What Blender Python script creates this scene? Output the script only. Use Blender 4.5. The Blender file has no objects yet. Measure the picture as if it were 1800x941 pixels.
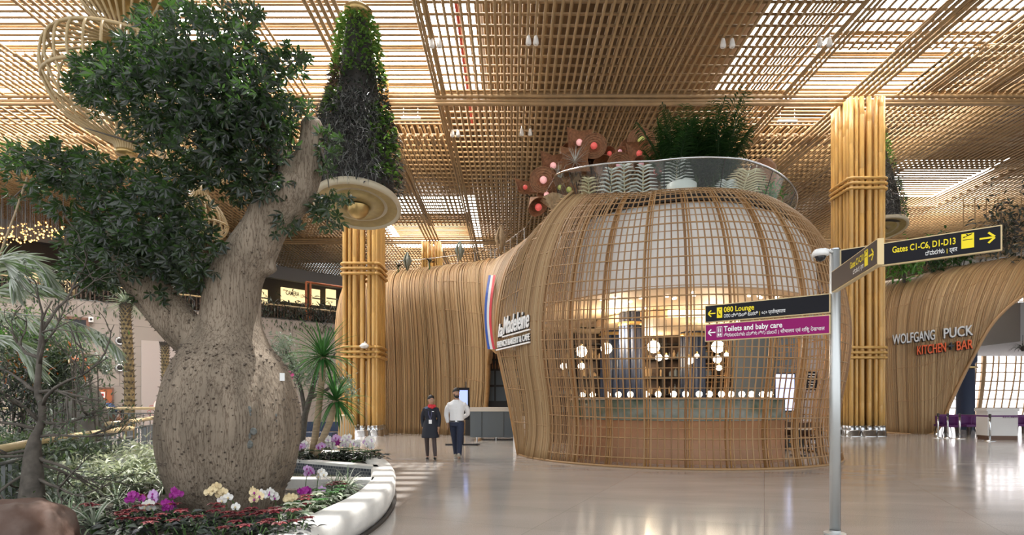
import bpy, math, random
import numpy as np
from mathutils import Vector, Matrix
random.seed(7); rng = np.random.default_rng(7)
sc = bpy.context.scene
PI = math.pi
# ---------------------------------------------------------------- camera, world, sun, exposure
F, HX, HY, CZ = 1000.0, 897.0, 710.0, 1.42      # focal length in px, vanishing point, eye height
cam_d = bpy.data.cameras.new('camera'); cam = bpy.data.objects.new('camera', cam_d)
sc.collection.objects.link(cam); sc.camera = cam
cam.location = (0, 0, CZ); cam.rotation_euler = (PI/2, 0, 0)
cam_d.sensor_width = 36.0; cam_d.lens = 36.0*F/1800
cam_d.shift_x = (900-HX)/1800; cam_d.shift_y = (HY-470.5)/1800
cam_d.clip_end = 300
sc.view_settings.view_transform = 'Standard'; sc.view_settings.look = 'None'
sc.view_settings.gamma = 1; sc.view_settings.use_curve_mapping = False
sc.view_settings.exposure = 0.58
w = bpy.data.worlds.new('world'); sc.world = w; w.use_nodes = True
wb = w.node_tree.nodes['Background']; wb.inputs[0].default_value = (0.93, 0.97, 1.0, 1); wb.inputs[1].default_value = 1.15
sun_d = bpy.data.lights.new('sun', 'SUN'); sun_d.energy = 4.6; sun_d.angle = 0.012; sun_d.color = (1, 0.97, 0.92)
sun = bpy.data.objects.new('sun', sun_d); sc.collection.objects.link(sun)
sun.rotation_euler = Vector((-0.20, -0.30, -1)).to_track_quat('-Z', 'Y').to_euler(); sun.location = (0, 10, 30)
SKYLIGHT = 11.0          # brightness of the skylight glass
sc.cycles.max_bounces = 8; sc.cycles.diffuse_bounces = 4; sc.cycles.glossy_bounces = 3
sc.cycles.transmission_bounces = 6; sc.cycles.transparent_max_bounces = 12
sc.cycles.sample_clamp_indirect = 6; sc.cycles.caustics_reflective = False; sc.cycles.caustics_refractive = False
sc.cycles.use_denoising = True

def P(px, py, Y): return Vector(((px-HX)*Y/F, Y, CZ+(HY-py)*Y/F))
def V(*a): return Vector(a)

# ---------------------------------------------------------------- materials
M = {}
def mat(name, col, rough=0.6, metal=0.0, var=0.0, vscale=6.0, bump=0.0, bscale=30.0, stretch=None, trans=None, emit=0.0, spec=0.5, col2=None, coat=0.0):
    m = bpy.data.materials.new(name); m.use_nodes = True
    nt = m.node_tree; b = nt.nodes['Principled BSDF']
    b.inputs['Base Color'].default_value = (*col, 1); b.inputs['Roughness'].default_value = rough
    b.inputs['Metallic'].default_value = metal; b.inputs['Specular IOR Level'].default_value = spec
    b.inputs['Coat Weight'].default_value = coat
    tc = None
    def coords():
        nonlocal tc
        if tc is None:
            g = nt.nodes.new('ShaderNodeNewGeometry'); mp = nt.nodes.new('ShaderNodeMapping')
            if stretch: mp.inputs['Scale'].default_value = stretch
            nt.links.new(g.outputs['Position'], mp.inputs['Vector']); tc = mp.outputs['Vector']
        return tc
    if var or col2:
        n = nt.nodes.new('ShaderNodeTexNoise'); n.inputs['Scale'].default_value = vscale; n.inputs['Detail'].default_value = 4
        nt.links.new(coords(), n.inputs['Vector'])
        r = nt.nodes.new('ShaderNodeValToRGB'); r.color_ramp.elements[0].position = 0.32; r.color_ramp.elements[1].position = 0.68
        if col2: a, c = col, col2
        else: a = tuple(max(0, x*(1-var)) for x in col); c = tuple(min(1, x*(1+var)) for x in col)
        r.color_ramp.elements[0].color = (*a, 1); r.color_ramp.elements[1].color = (*c, 1)
        nt.links.new(n.outputs['Fac'], r.inputs['Fac']); nt.links.new(r.outputs['Color'], b.inputs['Base Color'])
    if bump:
        n2 = nt.nodes.new('ShaderNodeTexNoise'); n2.inputs['Scale'].default_value = bscale; n2.inputs['Detail'].default_value = 5
        nt.links.new(coords(), n2.inputs['Vector'])
        bp = nt.nodes.new('ShaderNodeBump'); bp.inputs['Strength'].default_value = bump; bp.inputs['Distance'].default_value = 0.02
        nt.links.new(n2.outputs['Fac'], bp.inputs['Height']); nt.links.new(bp.outputs['Normal'], b.inputs['Normal'])
    if emit:
        b.inputs['Emission Color'].default_value = (*col, 1); b.inputs['Emission Strength'].default_value = emit
    if trans:
        t = nt.nodes.new('ShaderNodeBsdfTranslucent'); t.inputs['Color'].default_value = (*trans, 1)
        mx = nt.nodes.new('ShaderNodeMixShader'); mx.inputs['Fac'].default_value = 0.35
        nt.links.new(b.outputs[0], mx.inputs[1]); nt.links.new(t.outputs[0], mx.inputs[2])
        nt.links.new(mx.outputs[0], nt.nodes['Material Output'].inputs['Surface'])
    M[name] = m
    return m
def island_mat(name, cols, rough, trans=None, spec=0.5, pos=None):
    """colour drawn per mesh island (each leaf, each strand) from a ramp"""
    m = mat(name, cols[0], rough, trans=trans, spec=spec); nt = m.node_tree; b = nt.nodes['Principled BSDF']
    g = nt.nodes.new('ShaderNodeNewGeometry'); r = nt.nodes.new('ShaderNodeValToRGB')
    el = r.color_ramp.elements
    while len(el) < len(cols): el.new(0.5)
    for i, c in enumerate(cols): el[i].position = i/(len(cols)-1) if pos is None else pos[i]; el[i].color = (*c, 1)
    nt.links.new(g.outputs['Random Per Island'], r.inputs['Fac']); nt.links.new(r.outputs['Color'], b.inputs['Base Color'])
    return m
mat('lattice_tube', (0.33, 0.215, 0.105), 0.38, var=0.14, vscale=2.5, spec=0.4)
mat('roof', (0.11, 0.07, 0.04), 0.8)
mat('skylight', (1.0, 0.975, 0.93), 0.5, emit=SKYLIGHT)
mat('bamboo', (0.62, 0.37, 0.115), 0.32, var=0.10, vscale=1.2, stretch=(3, 3, 0.6), spec=0.5)
mat('bamboo_node', (0.40, 0.21, 0.06), 0.4)
mat('steel', (0.62, 0.63, 0.64), 0.22, metal=1.0, var=0.1, vscale=8)
mat('pole_steel', (0.60, 0.62, 0.62), 0.42, metal=0.85)
island_mat('rattan', [(0.21, 0.105, 0.045), (0.33, 0.185, 0.08), (0.28, 0.15, 0.06), (0.38, 0.23, 0.11), (0.24, 0.125, 0.05)], 0.5)
island_mat('rattan_dense', [(0.22, 0.125, 0.055), (0.42, 0.265, 0.125), (0.33, 0.20, 0.09), (0.50, 0.345, 0.18), (0.28, 0.165, 0.072)], 0.5)
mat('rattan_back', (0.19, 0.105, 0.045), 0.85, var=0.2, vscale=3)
mat('rib_wood', (0.36, 0.185, 0.06), 0.45, var=0.15)
mat('hoop', (0.36, 0.21, 0.09), 0.45)
mat('white_paint', (0.80, 0.80, 0.79), 0.55)
mat('drum_white', (0.86, 0.85, 0.82), 0.6)
mat('inner_ceiling', (0.62, 0.46, 0.30), 0.6)
mat('glass_dark', (0.02, 0.02, 0.025), 0.15)
mat('dark', (0.025, 0.022, 0.02), 0.5)
mat('dark_wood', (0.07, 0.04, 0.025), 0.5, var=0.4)
mat('navy', (0.03, 0.045, 0.09), 0.5)
mat('slate', (0.11, 0.135, 0.155), 0.5)
mat('stone', (0.50, 0.475, 0.44), 0.75, var=0.10, vscale=5, bump=0.25, bscale=60)
mat('kerb', (0.72, 0.71, 0.68), 0.55, var=0.08, vscale=4, bump=0.1, bscale=40)
mat('soil', (0.055, 0.045, 0.036), 0.95, var=0.5, vscale=12, bump=0.8, bscale=25)
mat('pool_tile', (0.05, 0.065, 0.085), 0.3)
mat('water', (0.055, 0.055, 0.025), 0.04)
mat('bark', (0.175, 0.138, 0.10), 0.85, col2=(0.29, 0.232, 0.172), vscale=3.0, bump=1.0, bscale=16, stretch=(1.6, 1.6, 0.6))
mat('knot', (0.13, 0.135, 0.125), 0.85, var=0.4, vscale=30, bump=0.8)
mat('thorn', (0.11, 0.085, 0.065), 0.8)
mat('twig', (0.10, 0.085, 0.07), 0.85, var=0.3, vscale=12)
mat('palm_trunk', (0.27, 0.20, 0.10), 0.9, var=0.55, vscale=9, bump=1.0, bscale=14)
mat('cane_trunk', (0.36, 0.27, 0.17), 0.8, var=0.25, vscale=6, bump=0.4, stretch=(1, 1, 4))
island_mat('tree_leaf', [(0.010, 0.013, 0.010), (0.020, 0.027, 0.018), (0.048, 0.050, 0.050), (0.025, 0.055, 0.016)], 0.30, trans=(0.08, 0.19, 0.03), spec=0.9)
island_mat('ivy_leaf', [(0.03, 0.08, 0.015), (0.10, 0.22, 0.04), (0.22, 0.34, 0.09)], 0.4, trans=(0.16, 0.32, 0.04))
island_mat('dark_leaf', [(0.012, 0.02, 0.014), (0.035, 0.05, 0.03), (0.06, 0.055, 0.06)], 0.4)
island_mat('red_leaf', [(0.10, 0.04, 0.03), (0.20, 0.10, 0.06), (0.05, 0.05, 0.03)], 0.45)
island_mat('grass_blade', [(0.03, 0.03, 0.032), (0.24, 0.24, 0.23), (0.09, 0.10, 0.08)], 0.3)
island_mat('palm_leaf', [(0.008, 0.026, 0.010), (0.018, 0.055, 0.014), (0.035, 0.085, 0.02)], 0.4, trans=(0.03, 0.09, 0.012))
island_mat('silver_frond', [(0.45, 0.48, 0.43), (0.72, 0.74, 0.70), (0.16, 0.28, 0.08), (0.60, 0.63, 0.57)], 0.3, trans=(0.35, 0.42, 0.25))
island_mat('sword_leaf', [(0.018, 0.07, 0.02), (0.05, 0.17, 0.05), (0.12, 0.26, 0.09)], 0.4, trans=(0.08, 0.25, 0.04))
island_mat('spider_leaf', [(0.04, 0.09, 0.03), (0.60, 0.62, 0.52), (0.10, 0.17, 0.07), (0.30, 0.36, 0.24)], 0.4)
island_mat('white_leaf', [(0.60, 0.64, 0.50), (0.85, 0.86, 0.78), (0.18, 0.26, 0.10), (0.75, 0.78, 0.68)], 0.45, trans=(0.6, 0.65, 0.4))
island_mat('grey_leaf', [(0.06, 0.075, 0.06), (0.20, 0.23, 0.20), (0.10, 0.11, 0.105), (0.05, 0.09, 0.03)], 0.4, trans=(0.12, 0.2, 0.06))
island_mat('olive_leaf', [(0.20, 0.23, 0.19), (0.42, 0.46, 0.41), (0.10, 0.13, 0.09)], 0.45, trans=(0.2, 0.28, 0.14))
island_mat('fern_leaf', [(0.03, 0.10, 0.02), (0.10, 0.26, 0.05), (0.20, 0.40, 0.09)], 0.45, trans=(0.12, 0.3, 0.04))
island_mat('bract', [(0.10, 0.010, 0.016), (0.20, 0.016, 0.03), (0.07, 0.018, 0.018), (0.30, 0.05, 0.05)], 0.5)
island_mat('orange_leaf', [(0.40, 0.09, 0.02), (0.55, 0.16, 0.03), (0.10, 0.14, 0.03)], 0.5)
mat('petal_white', (0.82, 0.80, 0.76), 0.5); mat('petal_cream', (0.72, 0.58, 0.34), 0.5)
mat('petal_magenta', (0.34, 0.02, 0.26), 0.5); mat('petal_lilac', (0.58, 0.36, 0.62), 0.5); mat('petal_pink', (0.75, 0.10, 0.30), 0.5)
mat('stem', (0.06, 0.12, 0.03), 0.6)
mat('gold', (0.46, 0.32, 0.13), 0.3, metal=0.75, var=0.1)
mat('dish_lining', (0.34, 0.26, 0.11), 0.45, metal=0.2, var=0.15)
mat('cane', (0.42, 0.31, 0.16), 0.4, var=0.1)
mat('cream_metal', (0.50, 0.44, 0.32), 0.4)
mat('rail_wood', (0.62, 0.48, 0.27), 0.4, var=0.1)
mat('rail_grey', (0.20, 0.21, 0.21), 0.4, metal=0.4)
mat('boulder', (0.15, 0.14, 0.125), 0.9, var=0.35, vscale=3, bump=0.7, bscale=12)
mat('rock', (0.075, 0.030, 0.016), 0.75, col2=(0.14, 0.098, 0.08), vscale=3.2, bump=0.8, bscale=7)
mat('sign_black', (0.014, 0.014, 0.018), 0.5, spec=0.12); mat('sign_brown', (0.065, 0.050, 0.047), 0.5, spec=0.15)
mat('sign_purple', (0.27, 0.012, 0.13), 0.5, spec=0.12)
mat('sign_gold', (0.68, 0.52, 0.27), 0.4)
mat('sign_yellow', (0.90, 0.72, 0.0), 0.5); mat('sign_white', (0.90, 0.90, 0.90), 0.5)
mat('letter_side', (0.03, 0.03, 0.035), 0.5); mat('letter_orange', (0.75, 0.11, 0.02), 0.5); mat('letter_grey', (0.62, 0.64, 0.66), 0.45)
mat('flag_blue', (0.03, 0.10, 0.45), 0.5); mat('flag_red', (0.72, 0.06, 0.08), 0.5)
mat('globe_warm', (1.0, 0.86, 0.66), 0.4, emit=6.0)
mat('globe_pink', (1.0, 0.50, 0.48), 0.4, emit=0.28); mat('globe_red', (0.80, 0.13, 0.11), 0.4, emit=0.22)
mat('globe_rose', (0.90, 0.45, 0.52), 0.4, emit=0.15); mat('globe_green', (0.50, 0.52, 0.14), 0.3, emit=0.1)
mat('woven', (0.27, 0.125, 0.058), 0.7, var=0.3, vscale=14, bump=0.5, bscale=60)
mat('woven_light', (0.36, 0.25, 0.14), 0.7, var=0.2, vscale=14, bump=0.5, bscale=60)
mat('zebra_white', (0.72, 0.74, 0.70), 0.35, metal=0.3); mat('zebra_gold', (0.62, 0.54, 0.34), 0.4)
mat('skin', (0.46, 0.26, 0.17), 0.5); mat('skin_dark', (0.20, 0.10, 0.06), 0.5); mat('hair', (0.012, 0.010, 0.010), 0.4)
mat('shirt_white', (0.82, 0.82, 0.83), 0.7, bump=0.4, bscale=18); mat('jeans', (0.018, 0.026, 0.055), 0.8); mat('uniform', (0.012, 0.014, 0.024), 0.75)
mat('scarf_red', (0.60, 0.02, 0.035), 0.6); mat('tights', (0.05, 0.032, 0.03), 0.5); mat('shoe_black', (0.012, 0.012, 0.013), 0.3)
mat('shoe_beige', (0.42, 0.38, 0.30), 0.7); mat('blue_shirt', (0.04, 0.07, 0.15), 0.8); mat('lips', (0.35, 0.10, 0.09), 0.5)
mat('lanyard', (0.10, 0.10, 0.22), 0.6)
mat('orange_door', (0.40, 0.12, 0.045), 0.5); mat('brown_column', (0.17, 0.085, 0.06), 0.5)
mat('purple_seat', (0.10, 0.018, 0.12), 0.6)
mat('podium', (0.66, 0.65, 0.64), 0.5); mat('podium_base', (0.12, 0.06, 0.035), 0.5)
mat('marble', (0.10, 0.15, 0.11), 0.2, col2=(0.30, 0.33, 0.30), vscale=2.6)
mat('bar_wood', (0.42, 0.225, 0.12), 0.45, var=0.12, vscale=2)
mat('worktop', (0.60, 0.56, 0.50), 0.35)
mat('screen_blue', (0.30, 0.38, 0.80), 0.3, emit=0.8); mat('screen_pale', (0.55, 0.62, 0.95), 0.3, emit=0.9)
mat('lit_sign', (1.0, 0.80, 0.42), 0.5, emit=0.75); mat('cove', (1.0, 0.80, 0.50), 0.5, emit=3.5); mat('spot', (1.0, 0.93, 0.8), 0.5, emit=10)
mat('spark', (1.0, 0.50, 0.15), 0.5, emit=3.0)
mat('day_pane', (0.95, 0.95, 1.0), 0.5, emit=2.6)
mat('wall_panel', (0.42, 0.37, 0.35), 0.6)
mat('grey_fascia', (0.27, 0.265, 0.26), 0.7)
mat('red_paint', (0.45, 0.04, 0.04), 0.5)
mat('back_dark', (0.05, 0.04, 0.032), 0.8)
mat('white_pot', (0.70, 0.72, 0.70), 0.4)

def tiled(name, c1, c2, cm, sx, sz, mortar=0.006, rough=0.6, axis='XZ', rot=0.0, bias=0.0):
    m = mat(name, c1, rough); nt = m.node_tree; b = nt.nodes['Principled BSDF']
    g = nt.nodes.new('ShaderNodeNewGeometry'); mp = nt.nodes.new('ShaderNodeMapping')
    if axis == 'XZ': mp.inputs['Rotation'].default_value = (PI/2, 0, rot) if False else (-PI/2, 0, 0)
    else: mp.inputs['Rotation'].default_value = (0, 0, rot)
    br = nt.nodes.new('ShaderNodeTexBrick'); br.inputs['Scale'].default_value = 1.0
    br.inputs['Color1'].default_value = (*c1, 1); br.inputs['Color2'].default_value = (*c2, 1); br.inputs['Mortar'].default_value = (*cm, 1)
    br.inputs['Mortar Size'].default_value = mortar; br.inputs['Brick Width'].default_value = sx; br.inputs['Row Height'].default_value = sz
    br.offset = 0.0 if axis == 'XY' else 0.5; br.inputs['Bias'].default_value = bias
    nt.links.new(g.outputs['Position'], mp.inputs['Vector']); nt.links.new(mp.outputs['Vector'], br.inputs['Vector'])
    nt.links.new(br.outputs['Color'], b.inputs['Base Color'])
    return m, nt, b, br, mp
_, nt, b, br, mp = tiled('floor_stone', (0.43, 0.40, 0.375), (0.40, 0.372, 0.35), (0.30, 0.28, 0.26), 2.4, 1.2, 0.004, 0.16, 'XY', 0.42)
nz = nt.nodes.new('ShaderNodeTexNoise'); nz.inputs['Scale'].default_value = 90; nz.inputs['Detail'].default_value = 3
n3 = nt.nodes.new('ShaderNodeTexNoise'); n3.inputs['Scale'].default_value = 1.1; n3.inputs['Detail'].default_value = 6
mp2 = nt.nodes.new('ShaderNodeMapping'); mp2.inputs['Scale'].default_value = (0.5, 1.8, 1); mp2.inputs['Rotation'].default_value = (0, 0, 0.5)
nt.links.new(nt.nodes['Geometry'].outputs['Position'], mp2.inputs['Vector']); nt.links.new(mp2.outputs['Vector'], n3.inputs['Vector'])
nt.links.new(nt.nodes['Geometry'].outputs['Position'], nz.inputs['Vector'])
for src, lo, hi in ((nz, 0.82, 1.16), (n3, 0.94, 1.06)):
    mr = nt.nodes.new('ShaderNodeMapRange'); mr.inputs['From Min'].default_value = 0.3; mr.inputs['From Max'].default_value = 0.7
    mr.inputs['To Min'].default_value = lo; mr.inputs['To Max'].default_value = hi
    mx = nt.nodes.new('ShaderNodeMix'); mx.data_type = 'RGBA'; mx.blend_type = 'MULTIPLY'; mx.inputs['Factor'].default_value = 1
    nt.links.new(src.outputs['Fac'], mr.inputs['Value'])
    prev = b.inputs['Base Color'].links[0].from_socket
    nt.links.new(prev, mx.inputs['A']); nt.links.new(mr.outputs['Result'], mx.inputs['B']); nt.links.new(mx.outputs['Result'], b.inputs['Base Color'])
mr = nt.nodes.new('ShaderNodeMapRange'); mr.inputs['To Min'].default_value = 0.08; mr.inputs['To Max'].default_value = 0.20; b.inputs['Specular IOR Level'].default_value = 0.85
nt.links.new(n3.outputs['Fac'], mr.inputs['Value']); nt.links.new(mr.outputs['Result'], b.inputs['Roughness'])
tiled('wall_tile', (0.34, 0.30, 0.27), (0.29, 0.255, 0.23), (0.20, 0.18, 0.165), 3.2, 1.25, 0.02, 0.7)
tiled('mosaic', (0.045, 0.055, 0.075), (0.10, 0.11, 0.13), (0.28, 0.28, 0.28), 0.06, 0.06, 0.006, 0.3)
# bark of the bottle tree: dark vertical cracks over the mottled base
nt = M['bark'].node_tree; b = nt.nodes['Principled BSDF']
g = nt.nodes.new('ShaderNodeNewGeometry'); mp = nt.nodes.new('ShaderNodeMapping'); mp.inputs['Scale'].default_value = (9, 9, 0.9)
vo = nt.nodes.new('ShaderNodeTexNoise'); vo.inputs['Scale'].default_value = 3.0; vo.inputs['Detail'].default_value = 7; vo.inputs['Roughness'].default_value = 0.62
nt.links.new(g.outputs['Position'], mp.inputs['Vector']); nt.links.new(mp.outputs['Vector'], vo.inputs['Vector'])
rp = nt.nodes.new('ShaderNodeValToRGB'); e = rp.color_ramp.elements
e[0].position = 0.455; e[0].color = (1, 1, 1, 1); e[1].position = 0.545; e[1].color = (1, 1, 1, 1)
k = rp.color_ramp.elements.new(0.5); k.color = (0.42, 0.36, 0.32, 1)
nt.links.new(vo.outputs['Fac'], rp.inputs['Fac'])
mx = nt.nodes.new('ShaderNodeMix'); mx.data_type = 'RGBA'; mx.blend_type = 'MULTIPLY'; mx.inputs['Factor'].default_value = 1
prev = b.inputs['Base Color'].links[0].from_socket
nt.links.new(prev, mx.inputs['A']); nt.links.new(rp.outputs['Color'], mx.inputs['B']); nt.links.new(mx.outputs['Result'], b.inputs['Base Color'])
# clear glass for balustrades
m = bpy.data.materials.new('glass'); m.use_nodes = True; nt = m.node_tree; nt.nodes.remove(nt.nodes['Principled BSDF'])
tr = nt.nodes.new('ShaderNodeBsdfTransparent'); tr.inputs[0].default_value = (0.93, 0.96, 0.95, 1)
gl = nt.nodes.new('ShaderNodeBsdfGlossy'); gl.inputs['Roughness'].default_value = 0.03
mx = nt.nodes.new('ShaderNodeMixShader'); mx.inputs[0].default_value = 0.045
nt.links.new(tr.outputs[0], mx.inputs[1]); nt.links.new(gl.outputs[0], mx.inputs[2]); nt.links.new(mx.outputs[0], nt.nodes['Material Output'].inputs['Surface'])
M['glass'] = m

# ---------------------------------------------------------------- mesh builders
class MB:
    def __init__(s): s.v = []; s.f = []; s.n = 0
    def add(s, vs, fs):
        o = s.n; s.v.append(np.asarray([tuple(x) for x in vs], dtype=float)); s.n += len(vs)
        s.f.extend([tuple(i+o for i in f) for f in fs]); return s
    def addnp(s, vs, fs):                      # vs (k,3), fs (m,q) arrays
        s.v.append(vs); s.f.extend((fs+s.n).tolist()); s.n += len(vs); return s
    def verts(s): return np.concatenate(s.v) if s.v else np.zeros((0, 3))
    def box(s, c, d, rz=0.0, R=None):
        x, y, z = d[0]/2, d[1]/2, d[2]/2
        R = R or Matrix.Rotation(rz, 3, 'Z'); c = Vector(c)
        vs = [c+R@Vector(p) for p in ((-x,-y,-z),(x,-y,-z),(x,y,-z),(-x,y,-z),(-x,-y,z),(x,-y,z),(x,y,z),(-x,y,z))]
        return s.add(vs, [(3,2,1,0),(4,5,6,7),(0,1,5,4),(1,2,6,5),(2,3,7,6),(3,0,4,7)])
    def tube(s, pts, r, n=6, cap=True, flat=None):
        pts = [Vector(p) for p in pts]; k = len(pts)
        rs = r if hasattr(r, '__len__') else [r]*k
        t0 = (pts[1]-pts[0]).normalized()
        up = Vector((0, 0, 1)) if abs(t0.z) < 0.9 else Vector((1, 0, 0))
        nrm = (up - t0*up.dot(t0)).normalized(); vs = []
        for i in range(k):
            t = (pts[min(i+1, k-1)]-pts[max(i-1, 0)])
            t = t.normalized() if t.length > 1e-9 else t0
            nrm = nrm - t*nrm.dot(t)
            nrm = nrm.normalized() if nrm.length > 1e-6 else t.orthogonal().normalized()
            bn = t.cross(nrm)
            for j in range(n):
                a = 2*PI*(j+0.5)/n
                vs.append(pts[i]+(nrm*math.cos(a)+bn*math.sin(a))*rs[i])
        fs = [(i*n+j, i*n+(j+1) % n, (i+1)*n+(j+1) % n, (i+1)*n+j) for i in range(k-1) for j in range(n)]
        if cap: fs += [tuple(range(n-1, -1, -1)), tuple((k-1)*n+j for j in range(n))]
        return s.add(vs, fs)
    def lathe(s, prof, c=(0, 0, 0), n=32, a0=0.0, a1=2*PI, cap=False):
        c = Vector(c); full = abs(a1-a0-2*PI) < 1e-6; m = n if full else n+1; vs = []
        for r, z in prof:
            for j in range(m):
                a = a0+(a1-a0)*j/n
                vs.append(c+Vector((r*math.cos(a), r*math.sin(a), z)))
        fs = [(i*m+j, i*m+(j+1) % m, (i+1)*m+(j+1) % m, (i+1)*m+j) for i in range(len(prof)-1) for j in range(n)]
        if cap: fs += [tuple(range(m-1, -1, -1)), tuple((len(prof)-1)*m+j for j in range(m))]
        return s.add(vs, fs)
    def ball(s, c, r, n=12, sc=(1, 1, 1), R=None):
        m = max(4, n//2); vs = []; c = Vector(c)
        for i in range(m+1):
            ph = PI*i/m
            for j in range(n):
                a = 2*PI*j/n
                p = Vector((r*sc[0]*math.sin(ph)*math.cos(a), r*sc[1]*math.sin(ph)*math.sin(a), r*sc[2]*math.cos(ph)))
                vs.append(c+(R@p if R else p))
        fs = [(i*n+j, (i+1)*n+j, (i+1)*n+(j+1) % n, i*n+(j+1) % n) for i in range(m) for j in range(n)]
        return s.add(vs, fs)
    def prism(s, poly, z0, z1):
        n = len(poly); vs = [(x, y, z0) for x, y in poly]+[(x, y, z1) for x, y in poly]
        return s.add(vs, [tuple(range(n-1, -1, -1)), tuple(range(n, 2*n))]+[(i, (i+1) % n, n+(i+1) % n, n+i) for i in range(n)])
    def loft(s, rings, cap=True, closed=True):
        n = len(rings[0]); vs = [p for r in rings for p in r]; m = n if closed else n-1
        fs = [(i*n+j, i*n+(j+1) % n, (i+1)*n+(j+1) % n, (i+1)*n+j) for i in range(len(rings)-1) for j in range(m)]
        if cap and closed: fs += [tuple(range(n-1, -1, -1)), tuple((len(rings)-1)*n+j for j in range(n))]
        return s.add(vs, fs)
    def build(s, name, m, parent=None, smooth=False, world=True):
        me = bpy.data.meshes.new(name)
        vs = s.verts()
        if parent is not None and world: vs = vs-np.array(ORG.get(parent.as_pointer(), (0, 0, 0)))
        me.from_pydata(vs.tolist(), [], s.f); me.update()
        if smooth: me.polygons.foreach_set('use_smooth', [True]*len(me.polygons))
        if m is not None: me.materials.append(M[m] if isinstance(m, str) else m)
        o = bpy.data.objects.new(name, me); sc.collection.objects.link(o)
        if parent is not None:
            o.parent = parent; ORG[o.as_pointer()] = ORG.get(parent.as_pointer(), (0, 0, 0))
        return o
ORG = {}
def tag(o, label=None, cat=None, group=None, kind=None):
    if label: o['label'] = label
    if cat: o['category'] = cat
    if group: o['group'] = group
    if kind: o['kind'] = kind
    return o
def thing(name, label, cat, loc=(0, 0, 0), group=None, kind='thing', rz=0.0):
    o = bpy.data.objects.new(name, None); sc.collection.objects.link(o); o.empty_display_size = 0.1
    o.location = loc; o.rotation_euler = (0, 0, rz); ORG[o.as_pointer()] = tuple(loc) if rz == 0 else (0, 0, 0)
    return tag(o, label, cat, group, kind)
def struct(o): o['kind'] = 'structure'; return o
def copy_tree(o, parent=None):
    c = o.copy(); sc.collection.objects.link(c)
    if parent: c.parent = parent
    for ch in [x for x in o.children]: copy_tree(ch, c)
    return c
def dup(o, loc, rz=0.0, scl=1.0, label=None, group=None):
    c = copy_tree(o); c.location = loc; c.rotation_euler = (0, 0, rz); c.scale = (scl,)*3
    if label: c['label'] = label
    if group: c['group'] = group
    return c
def remesh(mb, name, m, parent, voxel, smooth_it=4, world=True):
    """fuse the overlapping closed shapes of mb into one continuous skin"""
    o = mb.build(name+'_raw', m, None)
    md = o.modifiers.new('r', 'REMESH'); md.mode = 'VOXEL'; md.voxel_size = voxel
    if smooth_it: sm = o.modifiers.new('s', 'SMOOTH'); sm.iterations = smooth_it; sm.factor = 0.5
    dg = bpy.context.evaluated_depsgraph_get(); dg.update()
    me = bpy.data.meshes.new_from_object(o.evaluated_get(dg), depsgraph=dg)
    bpy.data.objects.remove(o)
    org = ORG.get(parent.as_pointer(), (0, 0, 0)) if (parent is not None and world) else (0, 0, 0)
    me.transform(Matrix.Translation(-Vector(org)))
    me.polygons.foreach_set('use_smooth', [True]*len(me.polygons))
    me.name = name
    ob = bpy.data.objects.new(name, me); sc.collection.objects.link(ob)
    if parent is not None: ob.parent = parent; ORG[ob.as_pointer()] = org
    return ob
def unit(a): return a/np.maximum(np.linalg.norm(a, axis=-1, keepdims=True), 1e-9)
def leaves(mb, pos, d, L, W, up=None, droop=0.15, fold=0.25):
    """many leaves at once: pos (k,3) base points, d (k,3) pointing directions, L/W scalars or (k,) arrays; each a folded pointed blade of 7 vertices"""
    k = len(pos); d = unit(np.asarray(d, float)); L = np.broadcast_to(np.asarray(L, float), (k,))[:, None]; W = np.broadcast_to(np.asarray(W, float), (k,))[:, None]
    if up is None: up = np.tile(np.array([[0, 0, 1.0]]), (k, 1))+rng.normal(0, 0.35, (k, 3))
    s = unit(np.cross(d, up)); n = unit(np.cross(s, d))
    p0 = pos; p1 = pos+d*L*0.38-n*L*droop*0.10; p2 = pos+d*L*0.72-n*L*droop*0.45; p3 = pos+d*L-n*L*droop
    h = n*W*fold
    vs = np.stack([p0, p1+s*W*0.48+h, p1, p1-s*W*0.48+h, p2+s*W*0.36+h*0.7, p2, p2-s*W*0.36+h*0.7, p3], axis=1).reshape(-1, 3)
    q = np.array([[0, 1, 2, 2], [0, 2, 3, 3], [1, 4, 5, 2], [2, 5, 6, 3], [4, 7, 5, 5], [5, 7, 6, 6]])
    base = (np.arange(k)*8)[:, None, None]
    o = mb.n; mb.v.append(vs); mb.n += len(vs)
    allq = (q[None]+base+o).reshape(-1, 4)
    for f in allq.tolist():
        mb.f.append(tuple(f) if f[2] != f[3] else tuple(f[:3]))
    return mb
def blade(mb, p0, d, L, w, droop, n=5, twist=0.0):
    """one long arching strap leaf"""
    p = Vector(p0); d = Vector(d).normalized(); s = d.cross(Vector((0, 0, 1)))
    s = s.normalized() if s.length > 1e-3 else Vector((1, 0, 0))
    vs = []; st = L/n
    for i in range(n+1):
        t = i/n; ww = w*(1-t)**0.6*(0.55+0.9*min(t*3, 0.5)) if i < n else 0.0015
        nn = s.cross(d).normalized()
        vs += [p-s*ww/2+nn*ww*0.18, p.copy(), p+s*ww/2+nn*ww*0.18]
        p = p+d*st; d = (d+Vector((0, 0, -1))*droop/n).normalized()
    fs = []
    for i in range(n):
        a = i*3; fs += [(a, a+1, a+4, a+3), (a+1, a+2, a+5, a+4)]
    return mb.add(vs, fs)
def rosette(mb, c, n, L, w, droop=1.2, el=(0.2, 1.2), jit=0.25):
    for i in range(n):
        a = 2*PI*i/n*2.618+random.uniform(-.3, .3); e = random.uniform(*el); k = random.uniform(1-jit, 1+jit)
        blade(mb, c, (math.cos(a)*math.cos(e), math.sin(a)*math.cos(e), math.sin(e)), L*k, w, droop*random.uniform(.7, 1.3))
    return mb
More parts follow.
